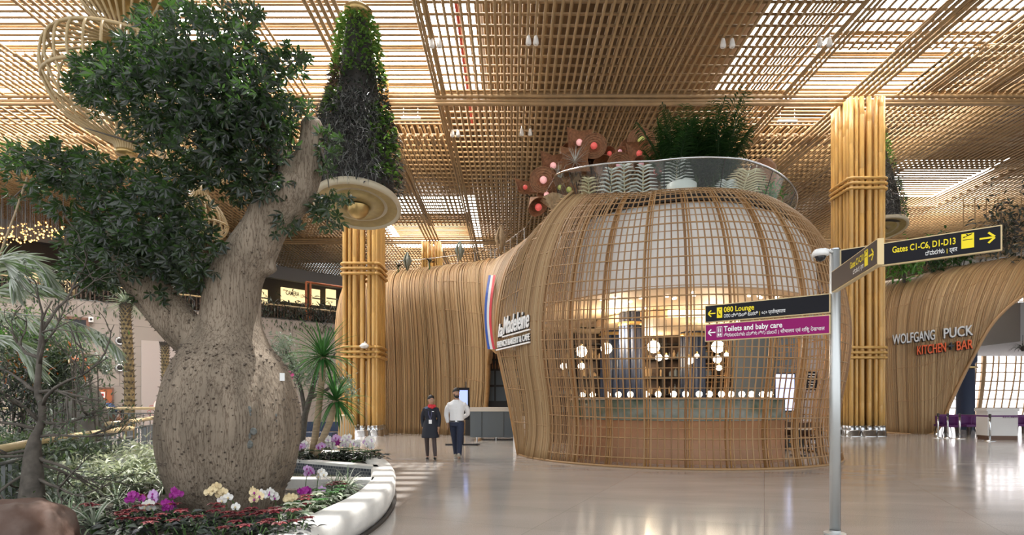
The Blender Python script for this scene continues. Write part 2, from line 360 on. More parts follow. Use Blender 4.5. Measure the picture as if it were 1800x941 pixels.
def frond(mb, pts, L, w, n=34, droop=0.5, spread=0.9, up=(0, 0, 1.0)):
    """feather palm frond: leaflets either side of the rachis through pts"""
    pts = [Vector(p) for p in pts]; seg = len(pts)-1
    ps, ds, Ls = [], [], []
    for i in range(n):
        t = (i+0.5)/n*seg; k = min(int(t), seg-1); f = t-k
        p = pts[k].lerp(pts[k+1], f); T = (pts[k+1]-pts[k]).normalized()
        S = T.cross(Vector((0, 0, 1))); S = S.normalized() if S.length > 1e-3 else Vector((1, 0, 0))
        sh = math.sin(PI*min(1, (i+2.0)/(n+2)))**0.5
        for sg in (-1, 1):
            ps.append(p); ds.append(S*sg*spread+T*0.75+Vector((0, 0, random.uniform(-.25, .15)-droop*.3))); Ls.append(L*sh*random.uniform(.85, 1.1))
    leaves(mb, np.array([tuple(p) for p in ps]), np.array([tuple(p) for p in ds]), np.array(Ls), w, up=np.tile([list(up)], (len(ps), 1)), droop=droop if up[2] > .5 else 0.05, fold=0.3)
    mb.tube(pts, [0.012*(1-0.7*i/seg) for i in range(seg+1)], 5)
    return mb
def catmull(pts, n):
    pts = [np.asarray(tuple(p), float) for p in pts]; k = len(pts)-1; out = []
    for i in range(n):
        t = i/(n-1)*k; j = min(int(t), k-1); f = t-j
        p0, p1, p2, p3 = pts[max(j-1, 0)], pts[j], pts[j+1], pts[min(j+2, k)]
        out.append(0.5*((2*p1)+(-p0+p2)*f+(2*p0-5*p1+4*p2-p3)*f*f+(-p0+3*p1-3*p2+p3)*f**3))
    return out
def resample(pts, n):
    """n points evenly spaced along a smooth curve through pts"""
    d = np.array(catmull(pts, 80)); s = np.concatenate([[0], np.cumsum(np.linalg.norm(np.diff(d, axis=0), axis=1))])
    u = np.linspace(0, s[-1], n)
    return np.stack([np.interp(u, s, d[:, i]) for i in range(3)], axis=1)
def text_mesh(body, size, extrude=0.0, shear=0.0, offset=0.0, align='LEFT', space=1.0):
    cu = bpy.data.curves.new('lettering', 'FONT'); cu.body = body; cu.size = size; cu.extrude = extrude; cu.shear = shear
    cu.offset = offset; cu.align_x = align; cu.space_character = space; cu.resolution_u = 3
    o = bpy.data.objects.new('lettering_tmp', cu); sc.collection.objects.link(o)
    dg = bpy.context.evaluated_depsgraph_get(); dg.update()
    me = bpy.data.meshes.new_from_object(o.evaluated_get(dg), depsgraph=dg)
    bpy.data.objects.remove(o); bpy.data.curves.remove(cu)
    return me
def put_text(name, body, size, m, org, u, v, parent, width=None, **kw):
    """lettering lying on a surface: org = left end of the base line, u = reading direction, v = up; both unit vectors"""
    me = text_mesh(body, size, **kw); u = Vector(u).normalized(); v = Vector(v).normalized(); n = u.cross(v)
    sx = 1.0
    if width:
        xs = [p.co.x for p in me.vertices]; ww = max(xs)-min(xs) if xs else 0
        if ww > 1e-6: sx = width/ww
    o0 = Vector(org)-Vector(ORG.get(parent.as_pointer(), (0, 0, 0)) if parent else (0, 0, 0))
    mt = Matrix(((u.x*sx, v.x, n.x, o0.x), (u.y*sx, v.y, n.y, o0.y), (u.z*sx, v.z, n.z, o0.z), (0, 0, 0, 1)))
    me.transform(mt); me.materials.clear(); me.materials.append(M[m]); me.name = name
    o = bpy.data.objects.new(name, me); sc.collection.objects.link(o)
    if parent is not None: o.parent = parent; ORG[o.as_pointer()] = ORG.get(parent.as_pointer(), (0, 0, 0))
    return o
# ================================================================ THE SETTING
ZB = 15.2
struct(MB().box((0, 0, -0.1), (130, 150, 0.2)).build('floor', 'floor_stone'))
# roof over the hall (left off out of view at the near left, to let the sun in)
rf = MB()
rf.box((32, 19.5, 17.9), (60, 42, 0.4)); rf.box((0, 53.2, 17.9), (122, 25.4, 0.4)); rf.box((-29.5, 29.8, 17.9), (63, 21.4, 0.4))
struct(rf.build('ceiling', 'roof'))
for i, (x0, x1, y0, y1) in enumerate([(-34, -1.3, 19.5, 31), (10.6, 21.5, 20.5, 30.6), (-12, -2.8, 44.5, 59), (25.5, 33.5, 37.5, 44.5), (10, 19, 46, 56)]):
    struct(MB().box(((x0+x1)/2, (y0+y1)/2, 17.66), (x1-x0, y1-y0, 0.06)).build('window_%d' % (i+1), 'skylight'))
# woven tube ceiling
def spans(a, b, cuts):
    out = [(a, b)]
    for c, d in cuts:
        nx = []
        for p, q in out:
            if d <= p or c >= q: nx.append((p, q)); continue
            if c > p: nx.append((p, c))
            if d < q: nx.append((d, q))
        out = nx
    return [(p, q) for p, q in out if q-p > 0.05]
def bars(mb, x0, x1, y0, y1, z, along, step, r, holes=(), n=6, off=0.0):
    if along == 'Y':
        x = x0+off
        while x <= x1+1e-6:
            for a, b in spans(y0, y1, [(h[2], h[3]) for h in holes if h[0]-.02 < x < h[1]+.02]): mb.tube([(x, a, z), (x, b, z)], r, n)
            x += step
    else:
        y = y0+off
        while y <= y1+1e-6:
            for a, b in spans(x0, x1, [(h[0], h[1]) for h in holes if h[2]-.02 < y < h[3]+.02]): mb.tube([(a, y, z), (b, y, z)], r, n)
            y += step
HOLES = [(-9.7, -3.2, 44, 51), (12.3, 18.7, 44, 51), (23.3, 29.7, 33.4, 40), (-20.7, -14.3, 33.0, 34.5)]
lat = MB()
def panel(x0, x1, y0, y1):
    bars(lat, x0, x1, y0, y1, ZB, 'Y', 0.295, 0.052, HOLES)
    bars(lat, x0, x1, y0, y1, ZB+0.13, 'X', 0.62, 0.052, HOLES, off=0.2)
    bars(lat, x0, x1, y0, y1, ZB+0.75, 'Y', 0.295, 0.05, HOLES, off=0.15)
panel(-3.2, 12.3, 17, 64)
panel(-46, -3.3, 29.2, 64)
panel(12.4, 18.6, 29.2, 64)
panel(18.7, 46, 17, 64)
# open coffers round the columns: cross bars only, with the sky above
for (x0, x1, y0, y1) in [(-46, -3.3, 17.5, 29), (12.4, 18.6, 21.9, 29), (18.6, 21.0, 22.6, 29)]:
    bars(lat, x0, x1, y0, y1, ZB+0.35, 'X', 0.33, 0.046)
    bars(lat, x0, x1, y0, y1, ZB+0.55, 'X', 1.32, 0.075, off=0.15)
for (x0, x1, y0, y1) in HOLES:
    bars(lat, x0, x1, y0, y1, ZB+0.9, 'X', 0.36, 0.06)
bars(lat, 12.5, 18.4, 17, 22.2, ZB+0.05, 'Y', 0.36, 0.052)
bars(lat, 12.5, 18.4, 17, 22.0, ZB+0.16, 'X', 0.62, 0.05)
for a, b, y0, y1, st in [(-10.3, -8.9, 17, 29, .28), (-16.9, -14.6, 17, 26, .29), (-21.8, -19.4, 18, 29, .29), (-19.4, -16.9, 22.3, 29, .36), (-14.4, -10.3, 25.9, 29, .36), (-28, -22, 17, 29, .55),
                         (17.2, 18.7, 21.9, 29, .29), (12.2, 12.6, 17, 64, .2), (-3.3, -3.0, 17, 64, .15), (17.2, 24.0, 22.5, 25.0, .33)]:
    bars(lat, a, b, y0, y1, ZB-0.05, 'Y', st, 0.058)
# rows of tube ends closing the coffers
for (x0, x1, y, z) in [(-9.4, -3.4, 29.1, ZB+0.1), (12.6, 18.6, 29.1, ZB+0.1), (-22, -10, 29.1, ZB+0.1)]:
    for k in range(2):
        x = x0+0.2*k
        while x < x1: lat.tube([(x, y-0.35, z+0.42*k-0.35), (x, y+0.6, z+0.42*k-0.35)], 0.075, 8); x += 0.42
# main beams: bundles of four tubes on the column lines
for y in (25.4, 47.4):
    for k in range(4): lat.tube([(-46, y-0.12+0.08*(k % 2), 14.75+0.17*k), (46, y-0.12+0.08*(k % 2), 14.75+0.17*k)], 0.082, 8)
for x in (-6.5, 15.5):
    for k in range(5): lat.tube([(x-0.5+0.25*k, 17, ZB-0.1), (x-0.5+0.25*k, 64, ZB-0.1)], 0.075, 8)
struct(lat.build('ceiling_lattice', 'lattice_tube', smooth=True))
struct(MB().tube([(-1.95, 17, 15.75), (-1.95, 29, 15.75)], 0.06, 8).build('trim_1', 'red_paint'))
# bars added out of view above the garden, shaped to break the sun into patches
sun_bars = MB(); bars(sun_bars, -30, 2.0, 3, 17.3, 15.6, 'X', 0.72, 0.17); bars(sun_bars, -30, 2.0, 3, 17.3, 15.9, 'Y', 1.7, 0.32)
struct(sun_bars.build('ceiling_lattice', 'lattice_tube'))
# walls
TA, TB = V(-27, 32.4, 0), V(-14.1, 43.4, 0); TU = (TB-TA).normalized(); TN = V(TU.y, -TU.x, 0); TZ = 7.55
ang = math.atan2(TU.y, TU.x)
def along(a, off=0.0, z=0.0): return TA+TU*a-TN*off+V(0, 0, z)
tw = MB(); c = along(1.0, 0.25); tw.box((c.x, c.y, TZ/2), (50, 0.5, TZ), ang)
struct(tw.build('wall_left', 'wall_tile'))
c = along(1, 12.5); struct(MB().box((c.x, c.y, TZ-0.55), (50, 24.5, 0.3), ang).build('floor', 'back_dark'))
bd = V(.714, .70, 0).normalized(); bn = V(bd.y, -bd.x, 0)
def backw(t, off=0.0, z=0.0): return V(-60, 21.3, z)+bd*t+bn*off
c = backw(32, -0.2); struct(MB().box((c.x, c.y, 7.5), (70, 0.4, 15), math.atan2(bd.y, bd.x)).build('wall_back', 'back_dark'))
c = backw(32, 0.3); struct(MB().box((c.x, c.y, 14.55), (70, 0.5, 1.3), math.atan2(bd.y, bd.x)).build('trim_2', 'grey_fascia'))
struct(MB().box((22, 66, 8.8), (76, 0.4, 17.6)).build('wall_back', 'wall_panel'))
struct(MB().box((46.3, 42, 8.8), (0.4, 48, 17.6)).build('wall_right', 'wall_panel'))
# lighter wall panel with the line drawing of a lotus
pb = MB(); WXL = (lambda k: (k*TA.y-TA.x)/(TU.x-k*TU.y))((248-HX)/F); c = along(WXL+4.2, -0.06); pb.box((c.x, c.y, 2.7), (8.4, 0.06, 5.4), ang); struct(pb.build('trim_3', 'wall_panel'))
lt = MB(); c0 = along(WXL+1.2, -0.10, 0.55); pet = MB()
for k, a in enumerate([-1.15, 1.15, -0.8, 0.8, -0.42, 0.42, 0.0]):
    d = TU*math.sin(a)+V(0, 0, math.cos(a)); s = TU*math.cos(a)-V(0, 0, math.sin(a)); L = 1.25-0.25*abs(a)
    ring = [c0+d*L*t+s*(0.30*math.sin(PI*t)**0.8)*sg for sg, ts in ((1, np.linspace(0, 1, 9)), (-1, np.linspace(1, 0, 9))) for t in ts]
    lt.tube(ring, 0.012, 4)
    if abs(a) < .5: pet.add([p+TN*0.004*k for p in ring], [tuple(range(len(ring)))])
lo = tag(lt.build('lotus_drawing', 'red_paint'), 'red outline drawing of an open lotus on the pale wall panel', 'drawing', kind='thing')
pet.build('white_petal', 'petal_white', lo)
# orange service door in the tiled wall, with its frame and round notice
def wall_x(px): # distance along the terrace wall under image column px
    k = (px-HX)/F; return (k*TA.y-TA.x)/(TU.x-k*TU.y)
a0, a1 = wall_x(160), wall_x(198); c = along((a0+a1)/2, -0.03)
dr = MB().box((c.x, c.y, 1.15), (a1-a0, 0.08, 2.3), ang).build('door_1', 'orange_door'); struct(dr)
fr = MB()
for a in (a0, a1): q = along(a, -0.07); fr.box((q.x, q.y, 1.2), (0.09, 0.06, 2.4), ang)
q = along((a0+a1)/2, -0.07); fr.box((q.x, q.y, 2.36), (a1-a0+.1, 0.06, 0.09), ang); fr.build('door_frame', 'brown_column', dr)
q = along(a0+(a1-a0)*.5, -0.09); nb = MB().box((q.x, q.y, 1.95), (0.28, 0.02, 0.34), ang).build('notice', 'sign_white', dr)
MB().box((q.x+TN.x*.012, q.y+TN.y*.012, 1.95), (0.16, 0.02, 0.16), ang).build('notice_symbol', 'red_paint', nb)
# brown service doorway high at the left
a0, a1 = wall_x(118), wall_x(154); q = along((a0+a1)/2, -0.05); z1 = CZ+(HY-560)*q.y/F
wd = struct(MB().box((q.x, q.y, z1-0.6), (a1-a0, 0.1, 1.2), ang).build('window_8', 'glass_dark'))
wf = MB(); wf.box((q.x, q.y, z1), (a1-a0+.2, 0.2, 0.14), ang)
for a in (a0, a1): q2 = along(a, -0.05); wf.box((q2.x, q2.y, z1-0.6), (0.16, 0.2, 1.25), ang)
wf.build('window_frame', 'brown_column', wd)
a0 = wall_x(152); q = along(a0, -0.1)
struct(MB().box((q.x, q.y, 2.2), (0.34, 0.2, 4.4), ang).build('trim_4', 'brown_column'))
# round air nozzles in the tiled wall
NZ = [(211, 600), (211, 632), (186, 632), (211, 647), (186, 647)]
for i, (px, py) in enumerate(NZ):
    q = along(wall_x(px), -0.02); z = CZ+(HY-py)*q.y/F
    t = thing('air_nozzle', ['topmost round white air nozzle in the tiled wall', 'round air nozzle right of the upper pair under the frond', 'round air nozzle left of the upper pair under the frond', 'round air nozzle right of the lower pair above the orange door', 'round air nozzle left of the lower pair above the orange door'][i], 'air vent', (q.x, q.y, z), 'round nozzles in the tiled wall')
    R = Matrix.Rotation(ang, 3, 'Z') @ Matrix.Rotation(PI/2, 3, 'X')
    for nm, mt, pr in (('ring', 'steel', [(0.22, 0.0), (0.26, 0.05), (0.22, 0.12), (0.16, 0.10), (0.12, 0.02)]), ('core', 'dark', [(0.125, 0.03), (0.10, 0.06), (0.001, 0.06)])):
        b_ = MB().lathe(pr, n=20); vv = b_.verts(); b_.v = [np.array([tuple(R@Vector(p)) for p in vv])]; b_.build(nm, mt, t, True, world=False)
# small white box lamp on the tiled wall
q = along(wall_x(159.5), -0.1); z = CZ+(HY-562)*q.y/F
t = thing('wall_lamp', 'small white box lamp on the tiled wall beside the brown frame', 'lamp', (q.x, q.y, z))
MB().box((q.x, q.y, z), (0.24, 0.16, 0.3), ang).build('housing', 'white_paint', t); MB().ball((q.x+TN.x*.1, q.y+TN.y*.1, z), 0.07, 10).build('lens', 'glass_dark', t)
# window front behind the restaurant at the right: bright panes, curved wooden mullions
wn = struct(MB().box((38, 40.2, 4.5), (26, 0.06, 9)).build('window_9', 'day_pane'))
mu = MB()
x = 25.4
k = 0
while x < 51:
    big = k % 7 == 0
    pts = [(x+(0.55*math.sin(z/9*PI*0.9)-0.25)*(1.0 if k % 3 else 1.5), 39.6, z) for z in np.linspace(0, 9, 9)]
    mu.tube(pts, 0.16 if big else 0.055, 6); x += 0.52; k += 1
for z in np.arange(0.5, 9, 0.62): mu.tube([(25, 39.55, z), (51, 39.55, z)], 0.045, 5)
mu.build('window_frame', 'lattice_tube', wn)
bl = MB()
for x, z, sx, sz in [(31, 2.6, 2.2, 2.2), (35.5, 3.2, 2.6, 3.0), (28.4, 2.2, 1.2, 2.4), (38.5, 2.4, 2.0, 2.0)]: bl.box((x, 44, z), (sx, 0.5, sz))
struct(MB().box((37, 33.5, 5.6), (22, 9, 2.0)).build('ceiling', 'grey_fascia'))
# ================================================================ BAMBOO COLUMNS
def column(x, y, ztop, label, posts=None, bands=(), lamp=None):
    t = thing('bamboo_column', label, 'column', (x, y, 0), 'bamboo pole columns')
    S = 0.70
    ps = []
    for u, r in ((-1.0, .085), (-.68, .07), (-.36, .105), (.10, .10), (.52, .075), (.82, .10), (1.0, .07)):
        u *= S; ps.append((u, -S, r)); ps.append((u, S, r))
        if abs(u) < .6: ps.append((-S, u, 0.09)); ps.append((S, u, 0.09))
    ps += [(-0.42, -0.40, 0.16), (0.36, -0.36, 0.16), (-0.3, 0.3, 0.16), (0.3, 0.3, 0.16)]
    for (u, v, r) in ps:
        pf = [(0.004, 0.42), (r, 0.42)]; z = 1.0+random.random()
        while z < ztop-0.3: pf += [(r, z-.03), (r*.95, z-.012), (r*1.08, z), (r*.95, z+.012), (r, z+.03)]; z += random.uniform(1.6, 2.4)
        MB().lathe(pf+[(r, ztop), (0.004, ztop)], (x+u, y+v, 0), 10).build('pole', 'bamboo', t, True)
    for zb in bands:
        for q in range(3):
            z = zb-0.22+0.22*q; s = S+0.14
            b = MB(); ring = []
            for cx, cy in ((1, -1), (1, 1), (-1, 1), (-1, -1)):
                for k in range(5):
                    a = math.atan2(cy, cx)-PI/4+PI/2*k/4
                    ring.append((x+cx*(s-0.2)+0.2*math.cos(a), y+cy*(s-0.2)+0.2*math.sin(a), z))
            b.tube(ring+[ring[0]], 0.06, 8); b.build('band', 'bamboo', t, True)
    for (u, v, rr) in [(-0.55, -0.5, 0.38), (0.05, -0.55, 0.42), (0.58, -0.45, 0.36), (-0.5, 0.5, 0.38), (0.55, 0.5, 0.38)]:
        MB().lathe([(rr+.02, 0), (rr+.02, 0.03), (rr, 0.04), (rr, 0.26), (rr-.03, 0.28), (0.01, 0.285)], (x+u, y+v, 0), 24).build('foot_collar', 'steel', t, True)
    for (u, v, r) in ps: MB().lathe([(r+.02, 0.26), (r+.02, 0.46), (r, 0.47)], (x+u, y+v, 0), 10).build('sleeve', 'steel', t, True)
    if lamp:
        lx, lz = lamp; c = V(x+lx, y-S-0.2, lz)
        l = MB().lathe([(0.02, 0.16), (0.10, 0.14), (0.20, 0.04), (0.21, 0.0), (0.12, -0.07), (0.01, -0.09)], c, 18).build('lamp', 'white_paint', t, True)
        MB().tube([c+V(0, 0.22, 0.15), c+V(0, 0.15, 0.25), c+V(0, 0.05, 0.22), c+V(0, 0, 0.13)], 0.02, 6).build('bracket', 'steel', l)
zz = lambda py, Y: CZ+(HY-py)*Y/F
column(-6.5, 25.4, 14.75, 'bamboo pole column with three-ring bands beneath the leafy hanging planter', bands=(zz(472, 24.6), zz(619, 24.6)), lamp=(0.22, zz(609, 24.4)))
column(15.5, 25.4, 14.75, 'bamboo pole column between the domed cafe and the sloping restaurant front', bands=(zz(322, 24.6), zz(620, 24.6)))
column(-6.5, 47.4, 14.75, 'distant bamboo pole column rising behind the cafe roof edge', bands=(10.8,))
# upright posts over the left column, beside the planter
pc = thing('bamboo_post', 'pale bamboo post pair rising to the ceiling right of the hanging planter', 'post', (-5.75, 25.0, 14.7))
for dx in (0.0, 0.32): MB().tube([(-5.75+dx, 25.0, 14.7), (-5.75+dx, 25.0, 16.9)], 0.09, 8).build('pole', 'bamboo', pc, True)

# ================================================================ CAFE PAVILION
CX, CY = 4.57, 16.5
PROF = [(0, 4.40), (0.7, 4.30), (1.5, 4.36), (2.3, 4.50), (3.1, 4.57), (3.9, 4.50), (4.7, 4.33), (5.3, 4.10), (5.85, 3.78), (6.25, 3.42), (6.5, 3.12)]
def dome_sec(th):
    lift = 0.0
    d = math.degrees(th)
    if d < -25: lift = 0.75*min(1, (-25-d)/55)**1.3
    return [V(CX+r*math.sin(th), CY-r*math.cos(th), z*(1+lift/6.5*(z/6.5))) for z, r in PROF]
cafe = thing('cafe_pavilion', 'large bulging rattan lattice cafe pavilion with white drum and glass railed roof', 'pavilion', (CX, CY, 0))
NP = 26
# the wall and saddle that flow out of the dome to the left; each entry one bent cane, foot to top
SE = lambda L: [P(*p) for p in L]
FLANK = [
 SE([(911,800,15.8),(905,765,15.8),(893,700,15.9),(880,640,16.1),(872,600,16.3),(872,560,16.6),(878,520,17.0),(888,480,17.5),(905,445,18.1),(925,422,18.7)]),
]
SADDLE = [
 SE([(875,620,16.6),(868,600,16.9),(866,575,17.2),(866,540,17.6),(870,508,18.1),(879,478,18.8),(893,450,19.6),(910,432,20.3)]),
 SE([(866,614,18.2),(863,590,18.5),(861,565,18.8),(861,535,19.2),(864,508,19.7),(871,482,20.3),(882,458,21.2),(895,442,22.0)]),
 SE([(862,612,20.4),(860,590,20.5),(858,565,20.7),(857,535,20.9),(859,508,21.3),(864,484,21.9),(872,464,22.6),(882,450,23.6)]),
 SE([(860,620,22.6),(858,595,22.6),(856,565,22.7),(854,535,22.8),(855,508,23.1),(858,486,23.5),(864,468,24.1),(872,456,25.0)]),
]
WALL = [
 SE([(838,766,25.3),(850,745,25.0),(856,700,24.6),(858,640,24.2),(856,580,24.0),(851,530,24.1),(850,492,24.5),(854,466,25.1),(862,455,26.0)]),
 SE([(815,766,25.6),(822,740,25.4),(826,690,25.2),(828,640,25.0),(826,580,24.9),(822,530,25.0),(820,492,25.4),(823,470,26.0),(832,461,27.0)]),
 SE([(795,766,25.8),(798,730,25.7),(799,690,25.7),(798,640,25.6),(794,580,25.6),(789,530,25.7),(787,492,26.2),(790,474,26.9),(799,465,28.0)]),
 SE([(740,764,26.6),(741,730,26.6),(741,690,26.5),(740,640,26.5),(737,580,26.5),(733,530,26.7),(732,498,27.2),(736,480,28.0),(744,471,29.2)]),
 SE([(679,762,27.4),(679,730,27.3),(679,690,27.3),(678,640,27.3),(676,580,27.3),(674,530,27.6),(675,500,28.1),(680,484,29.0),(690,475,30.2)]),
 SE([(625,760,28.4),(624,730,28.3),(623,690,28.3),(622,640,28.3),(621,580,28.4),(622,530,28.8),(626,503,29.5),(634,488,30.4),(645,479,31.6)]),
 SE([(600,756,30.0),(598,730,30.0),(596,690,30.0),(593,640,30.0),(591,580,30.2),(596,535,30.8),(604,508,31.6),(613,493,32.5),(625,484,33.5)]),
 SE([(606,750,32.5),(604,730,32.5),(602,690,32.5),(600,640,32.5),(599,580,32.8),(604,540,33.3),(611,515,34.0),(620,500,34.8),(630,490,35.6)]),
]
def surf(secs, n_s):
    """smooth sweep through the sections: (n_s, NP, 3)"""
    R = np.array([resample(s, NP) for s in secs])
    out = np.empty((n_s, NP, 3))
    for j in range(NP): out[:, j] = np.array(catmull(list(R[:, j]), n_s))
    return out
def strands(mb, G, r, n=4, jit=0.0):
    for i in range(len(G)):
        g = G[i]
        if jit: g = g+rng.normal(0, jit, 3)*np.array([1, 1, 0.2])+np.linspace(0, 1, NP)[:, None]*rng.normal(0, jit*0.6, 3)
        mb.tube(g, r, n)
def arclen(G, j): return np.linalg.norm(np.diff(G[:, j], axis=0), axis=1).sum()
# open lattice round the front and the right
ths = np.radians(np.arange(-74, 150, 1.92))
GD = np.array([resample(dome_sec(t), NP) for t in ths])
mb = MB(); strands(mb, GD, 0.0165, 5)
for sgn in (1,):
    mb2 = MB()
for d0, d1, st_ in ((-57, -46, .8), (-46, -36, 1.3)):
    G = np.array([resample(dome_sec(t), NP) for t in np.radians(np.arange(d0, d1, st_))]); strands(mb, G, 0.015, 5, 0.006)
lat_o = mb.build('cane_lattice', 'rattan', cafe, True)
hp = MB()
GH = np.array([resample(dome_sec(t), 64) for t in np.radians(np.arange(-80, 150.1, 3))])
for j in range(2, 62, 2):
    hp.tube(GH[:, j], 0.017 if j % 4 else 0.010, 5)
for j in range(61, 64): hp.tube(GH[:, j], 0.014, 5)
hp.tube(GH[:, 0]+[0, 0, .02], 0.03, 6); hp.build('hoop', 'hoop', cafe, True)
for d in list(np.arange(-68, 62, 11.5))+[74, 88, 104, 120, 138]:
    g = np.array([resample([p+(V(CX, CY, p.z)-p).normalized()*0.06 for p in dome_sec(math.radians(d))], NP)])[0]
    rb = MB(); rb.tube(g, 0.030, 6); off = math.radians(1.0)
    g2 = np.array(resample([p+(V(CX, CY, p.z)-p).normalized()*0.03 for p in dome_sec(math.radians(d)+off)], NP)); rb.tube(g2, 0.020, 6)
    rb.build('rib', 'rib_wood', cafe, True)
# dense left flank, from the open lattice to the doorway
G1 = surf([dome_sec(math.radians(d)) for d in (-57, -61, -65, -69, -73)]+FLANK, 104)
mb = MB(); strands(mb, G1, 0.020, 4, 0.012)
mb.build('dense_cane', 'rattan_dense', cafe, True)
G1b = surf([dome_sec(math.radians(d)) for d in (-66, -70, -74)]+FLANK+[SADDLE[0]], 10)
# saddle over the doorway
G2 = surf([FLANK[0][4:]]+SADDLE+[WALL[0][3:]], 190); mb = MB(); strands(mb, G2, 0.027, 4, 0.014)
mb.build('saddle_cane', 'rattan_dense', cafe, True)
# left wall
G3 = surf(WALL, 330); mb = MB(); strands(mb, G3, 0.030, 4, 0.018); mb.build('wall_cane', 'rattan_dense', cafe, True)
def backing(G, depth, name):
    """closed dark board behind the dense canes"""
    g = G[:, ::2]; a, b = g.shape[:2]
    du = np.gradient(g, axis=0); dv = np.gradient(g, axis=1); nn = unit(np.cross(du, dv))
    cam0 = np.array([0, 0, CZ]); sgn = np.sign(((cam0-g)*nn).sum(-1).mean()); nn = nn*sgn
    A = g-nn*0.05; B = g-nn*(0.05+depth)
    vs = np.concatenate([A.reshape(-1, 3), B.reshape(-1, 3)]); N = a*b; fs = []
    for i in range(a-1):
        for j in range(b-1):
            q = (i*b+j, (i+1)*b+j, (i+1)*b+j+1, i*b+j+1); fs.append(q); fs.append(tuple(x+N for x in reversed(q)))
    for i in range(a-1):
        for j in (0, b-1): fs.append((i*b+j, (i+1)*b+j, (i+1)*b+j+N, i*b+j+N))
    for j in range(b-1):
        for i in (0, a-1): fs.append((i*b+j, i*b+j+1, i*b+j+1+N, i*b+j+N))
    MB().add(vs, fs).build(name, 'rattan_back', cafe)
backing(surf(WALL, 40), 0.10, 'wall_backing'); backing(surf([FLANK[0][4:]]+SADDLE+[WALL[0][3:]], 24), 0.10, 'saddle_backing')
# long horizontal canes over the dense parts
hc = MB()
for j in (3, 6, 9, 12, 15, 18, 21):
    pts = np.concatenate([G1[::10, j]]) ; hc.tube(pts-np.array([0, 0.03, 0]), 0.014, 5)
for j in (4, 8, 12, 16, 20): hc.tube(G2[::10, j]-np.array([0, 0.03, 0]), 0.015, 5); 
for j in (3, 7, 11, 15, 19): hc.tube(G3[:120:10, j]-np.array([0, 0.04, 0]), 0.015, 5)
hc.build('cross_cane', 'hoop', cafe, True)
mb = MB(); mb.tube([tuple(p) for p in G3[0]], 0.07, 8); mb.tube([tuple(p) for p in G1[-1]], 0.05, 8); mb.tube([tuple(g[0]) for g in G2[::6]], 0.05, 8)
mb.build('door_edge', 'rib_wood', cafe, True)
kp = MB(); 
for k in range(len(G3)-1): pass
fl = [tuple(g[0]*[1, 1, 0]+[0, 0.12, 0.04]) for g in G3[::10]]; kp.tube(fl, 0.05, 4); kp.build('skirting', 'dark', cafe)
# white drum and ceiling inside the lattice
def arc(r, z, d0=-100, d1=150, n=60): return [V(CX+r*math.sin(a), CY-r*math.cos(a), z) for a in np.radians(np.linspace(d0, d1, n))]
dm = MB(); rings = [arc(3.78, 4.05), arc(3.82, 4.45), arc(3.78, 5.0), arc(3.60, 5.6), arc(3.32, 6.0), arc(3.0, 6.22), arc(2.9, 6.22), arc(3.22, 5.95), arc(3.5, 5.55), arc(3.66, 5.0), arc(3.68, 4.05), arc(3.78, 4.05)]
dm.loft(rings, closed=False); dm.build('drum', 'drum_white', cafe, True)
dk = MB(); dk.loft([arc(3.05, 6.24), arc(3.12, 6.42), arc(2.8, 6.42)], closed=False); dk.build('shadow_gap', 'dark', cafe)
ic = MB().lathe([(0.01, 4.02), (3.75, 4.02), (3.75, 4.12), (0.01, 4.12)], (CX, CY, 0), 64); ic.box((CX-0.5, CY+4.6, 4.07), (9.5, 3.6, 0.1)); ic.build('soffit', 'inner_ceiling', cafe)
cv = MB(); cv.loft([[V(CX+0.2+r*math.sin(a), CY+1.2-r*math.cos(a), z) for a in np.radians(np.linspace(-12, 75, 30))] for r, z in ((2.2, 3.98), (2.2, 3.80), (2.12, 3.80), (2.12, 3.98), (2.2, 3.98))], closed=False); cv.build('cove_light', 'cove', cafe)
cr = MB().lathe([(0.01, 3.78), (2.1, 3.78), (2.1, 3.99)], (CX+0.2, CY+1.2, 0), 48); cr.build('ceiling_disc', 'inner_ceiling', cafe)
for k in range(26):
    a = random.uniform(-1.3, 1.3); r = random.uniform(0.9, 3.4) ; 
    if r < 2.2 and a > -0.3: r = 2.2+r*0.5
    MB().lathe([(0.040, 4.015), (0.036, 3.985), (0.01, 3.985)], (CX+r*math.sin(a), CY-r*math.cos(a), 0), 10).build('downlight', 'spot', cafe)
dn = MB().lathe([(0.01, 6.40), (3.0, 6.40), (3.0, 6.50), (0.01, 6.50)], (CX, CY, 0), 48); dn.build('roof_deck', 'rattan_back', cafe)
# glass balustrade on the roof
def railpt(d, r=3.35, z=7.12):
    a = math.radians(d); lift = 0.70*min(1, max(0, (-20-d)/60))**1.2-0.35*max(0, min(1, (d-15)/55)); return V(CX+r*math.sin(a), CY-r*math.cos(a), z+lift)
gs = MB(); ds = np.arange(-86, 120, 3.0)
for k in range(0, len(ds)-1):
    if k % 8 == 7: continue
    q = [railpt(ds[k], 3.10, 6.5), railpt(ds[k+1], 3.10, 6.5), railpt(ds[k+1]), railpt(ds[k])]
    inn = [p+(V(CX, CY, p.z)-p).normalized()*0.02 for p in q]
    gs.add(q+inn, [(0, 1, 2, 3), (7, 6, 5, 4), (0, 3, 7, 4), (1, 5, 6, 2), (0, 4, 5, 1), (3, 2, 6, 7)])
for k in range(7, len(ds)-1, 8):
    q = [railpt(ds[k]+.15, 3.10, 6.5), railpt(ds[k+1], 3.10, 6.5), railpt(ds[k+1]), railpt(ds[k]+.15)]
    inn = [p+(V(CX, CY, p.z)-p).normalized()*0.02 for p in q]
    gs.add(q+inn, [(0, 1, 2, 3), (7, 6, 5, 4), (0, 3, 7, 4), (1, 5, 6, 2), (0, 4, 5, 1), (3, 2, 6, 7)])
gso = gs.build('glass_panel', 'glass', cafe)
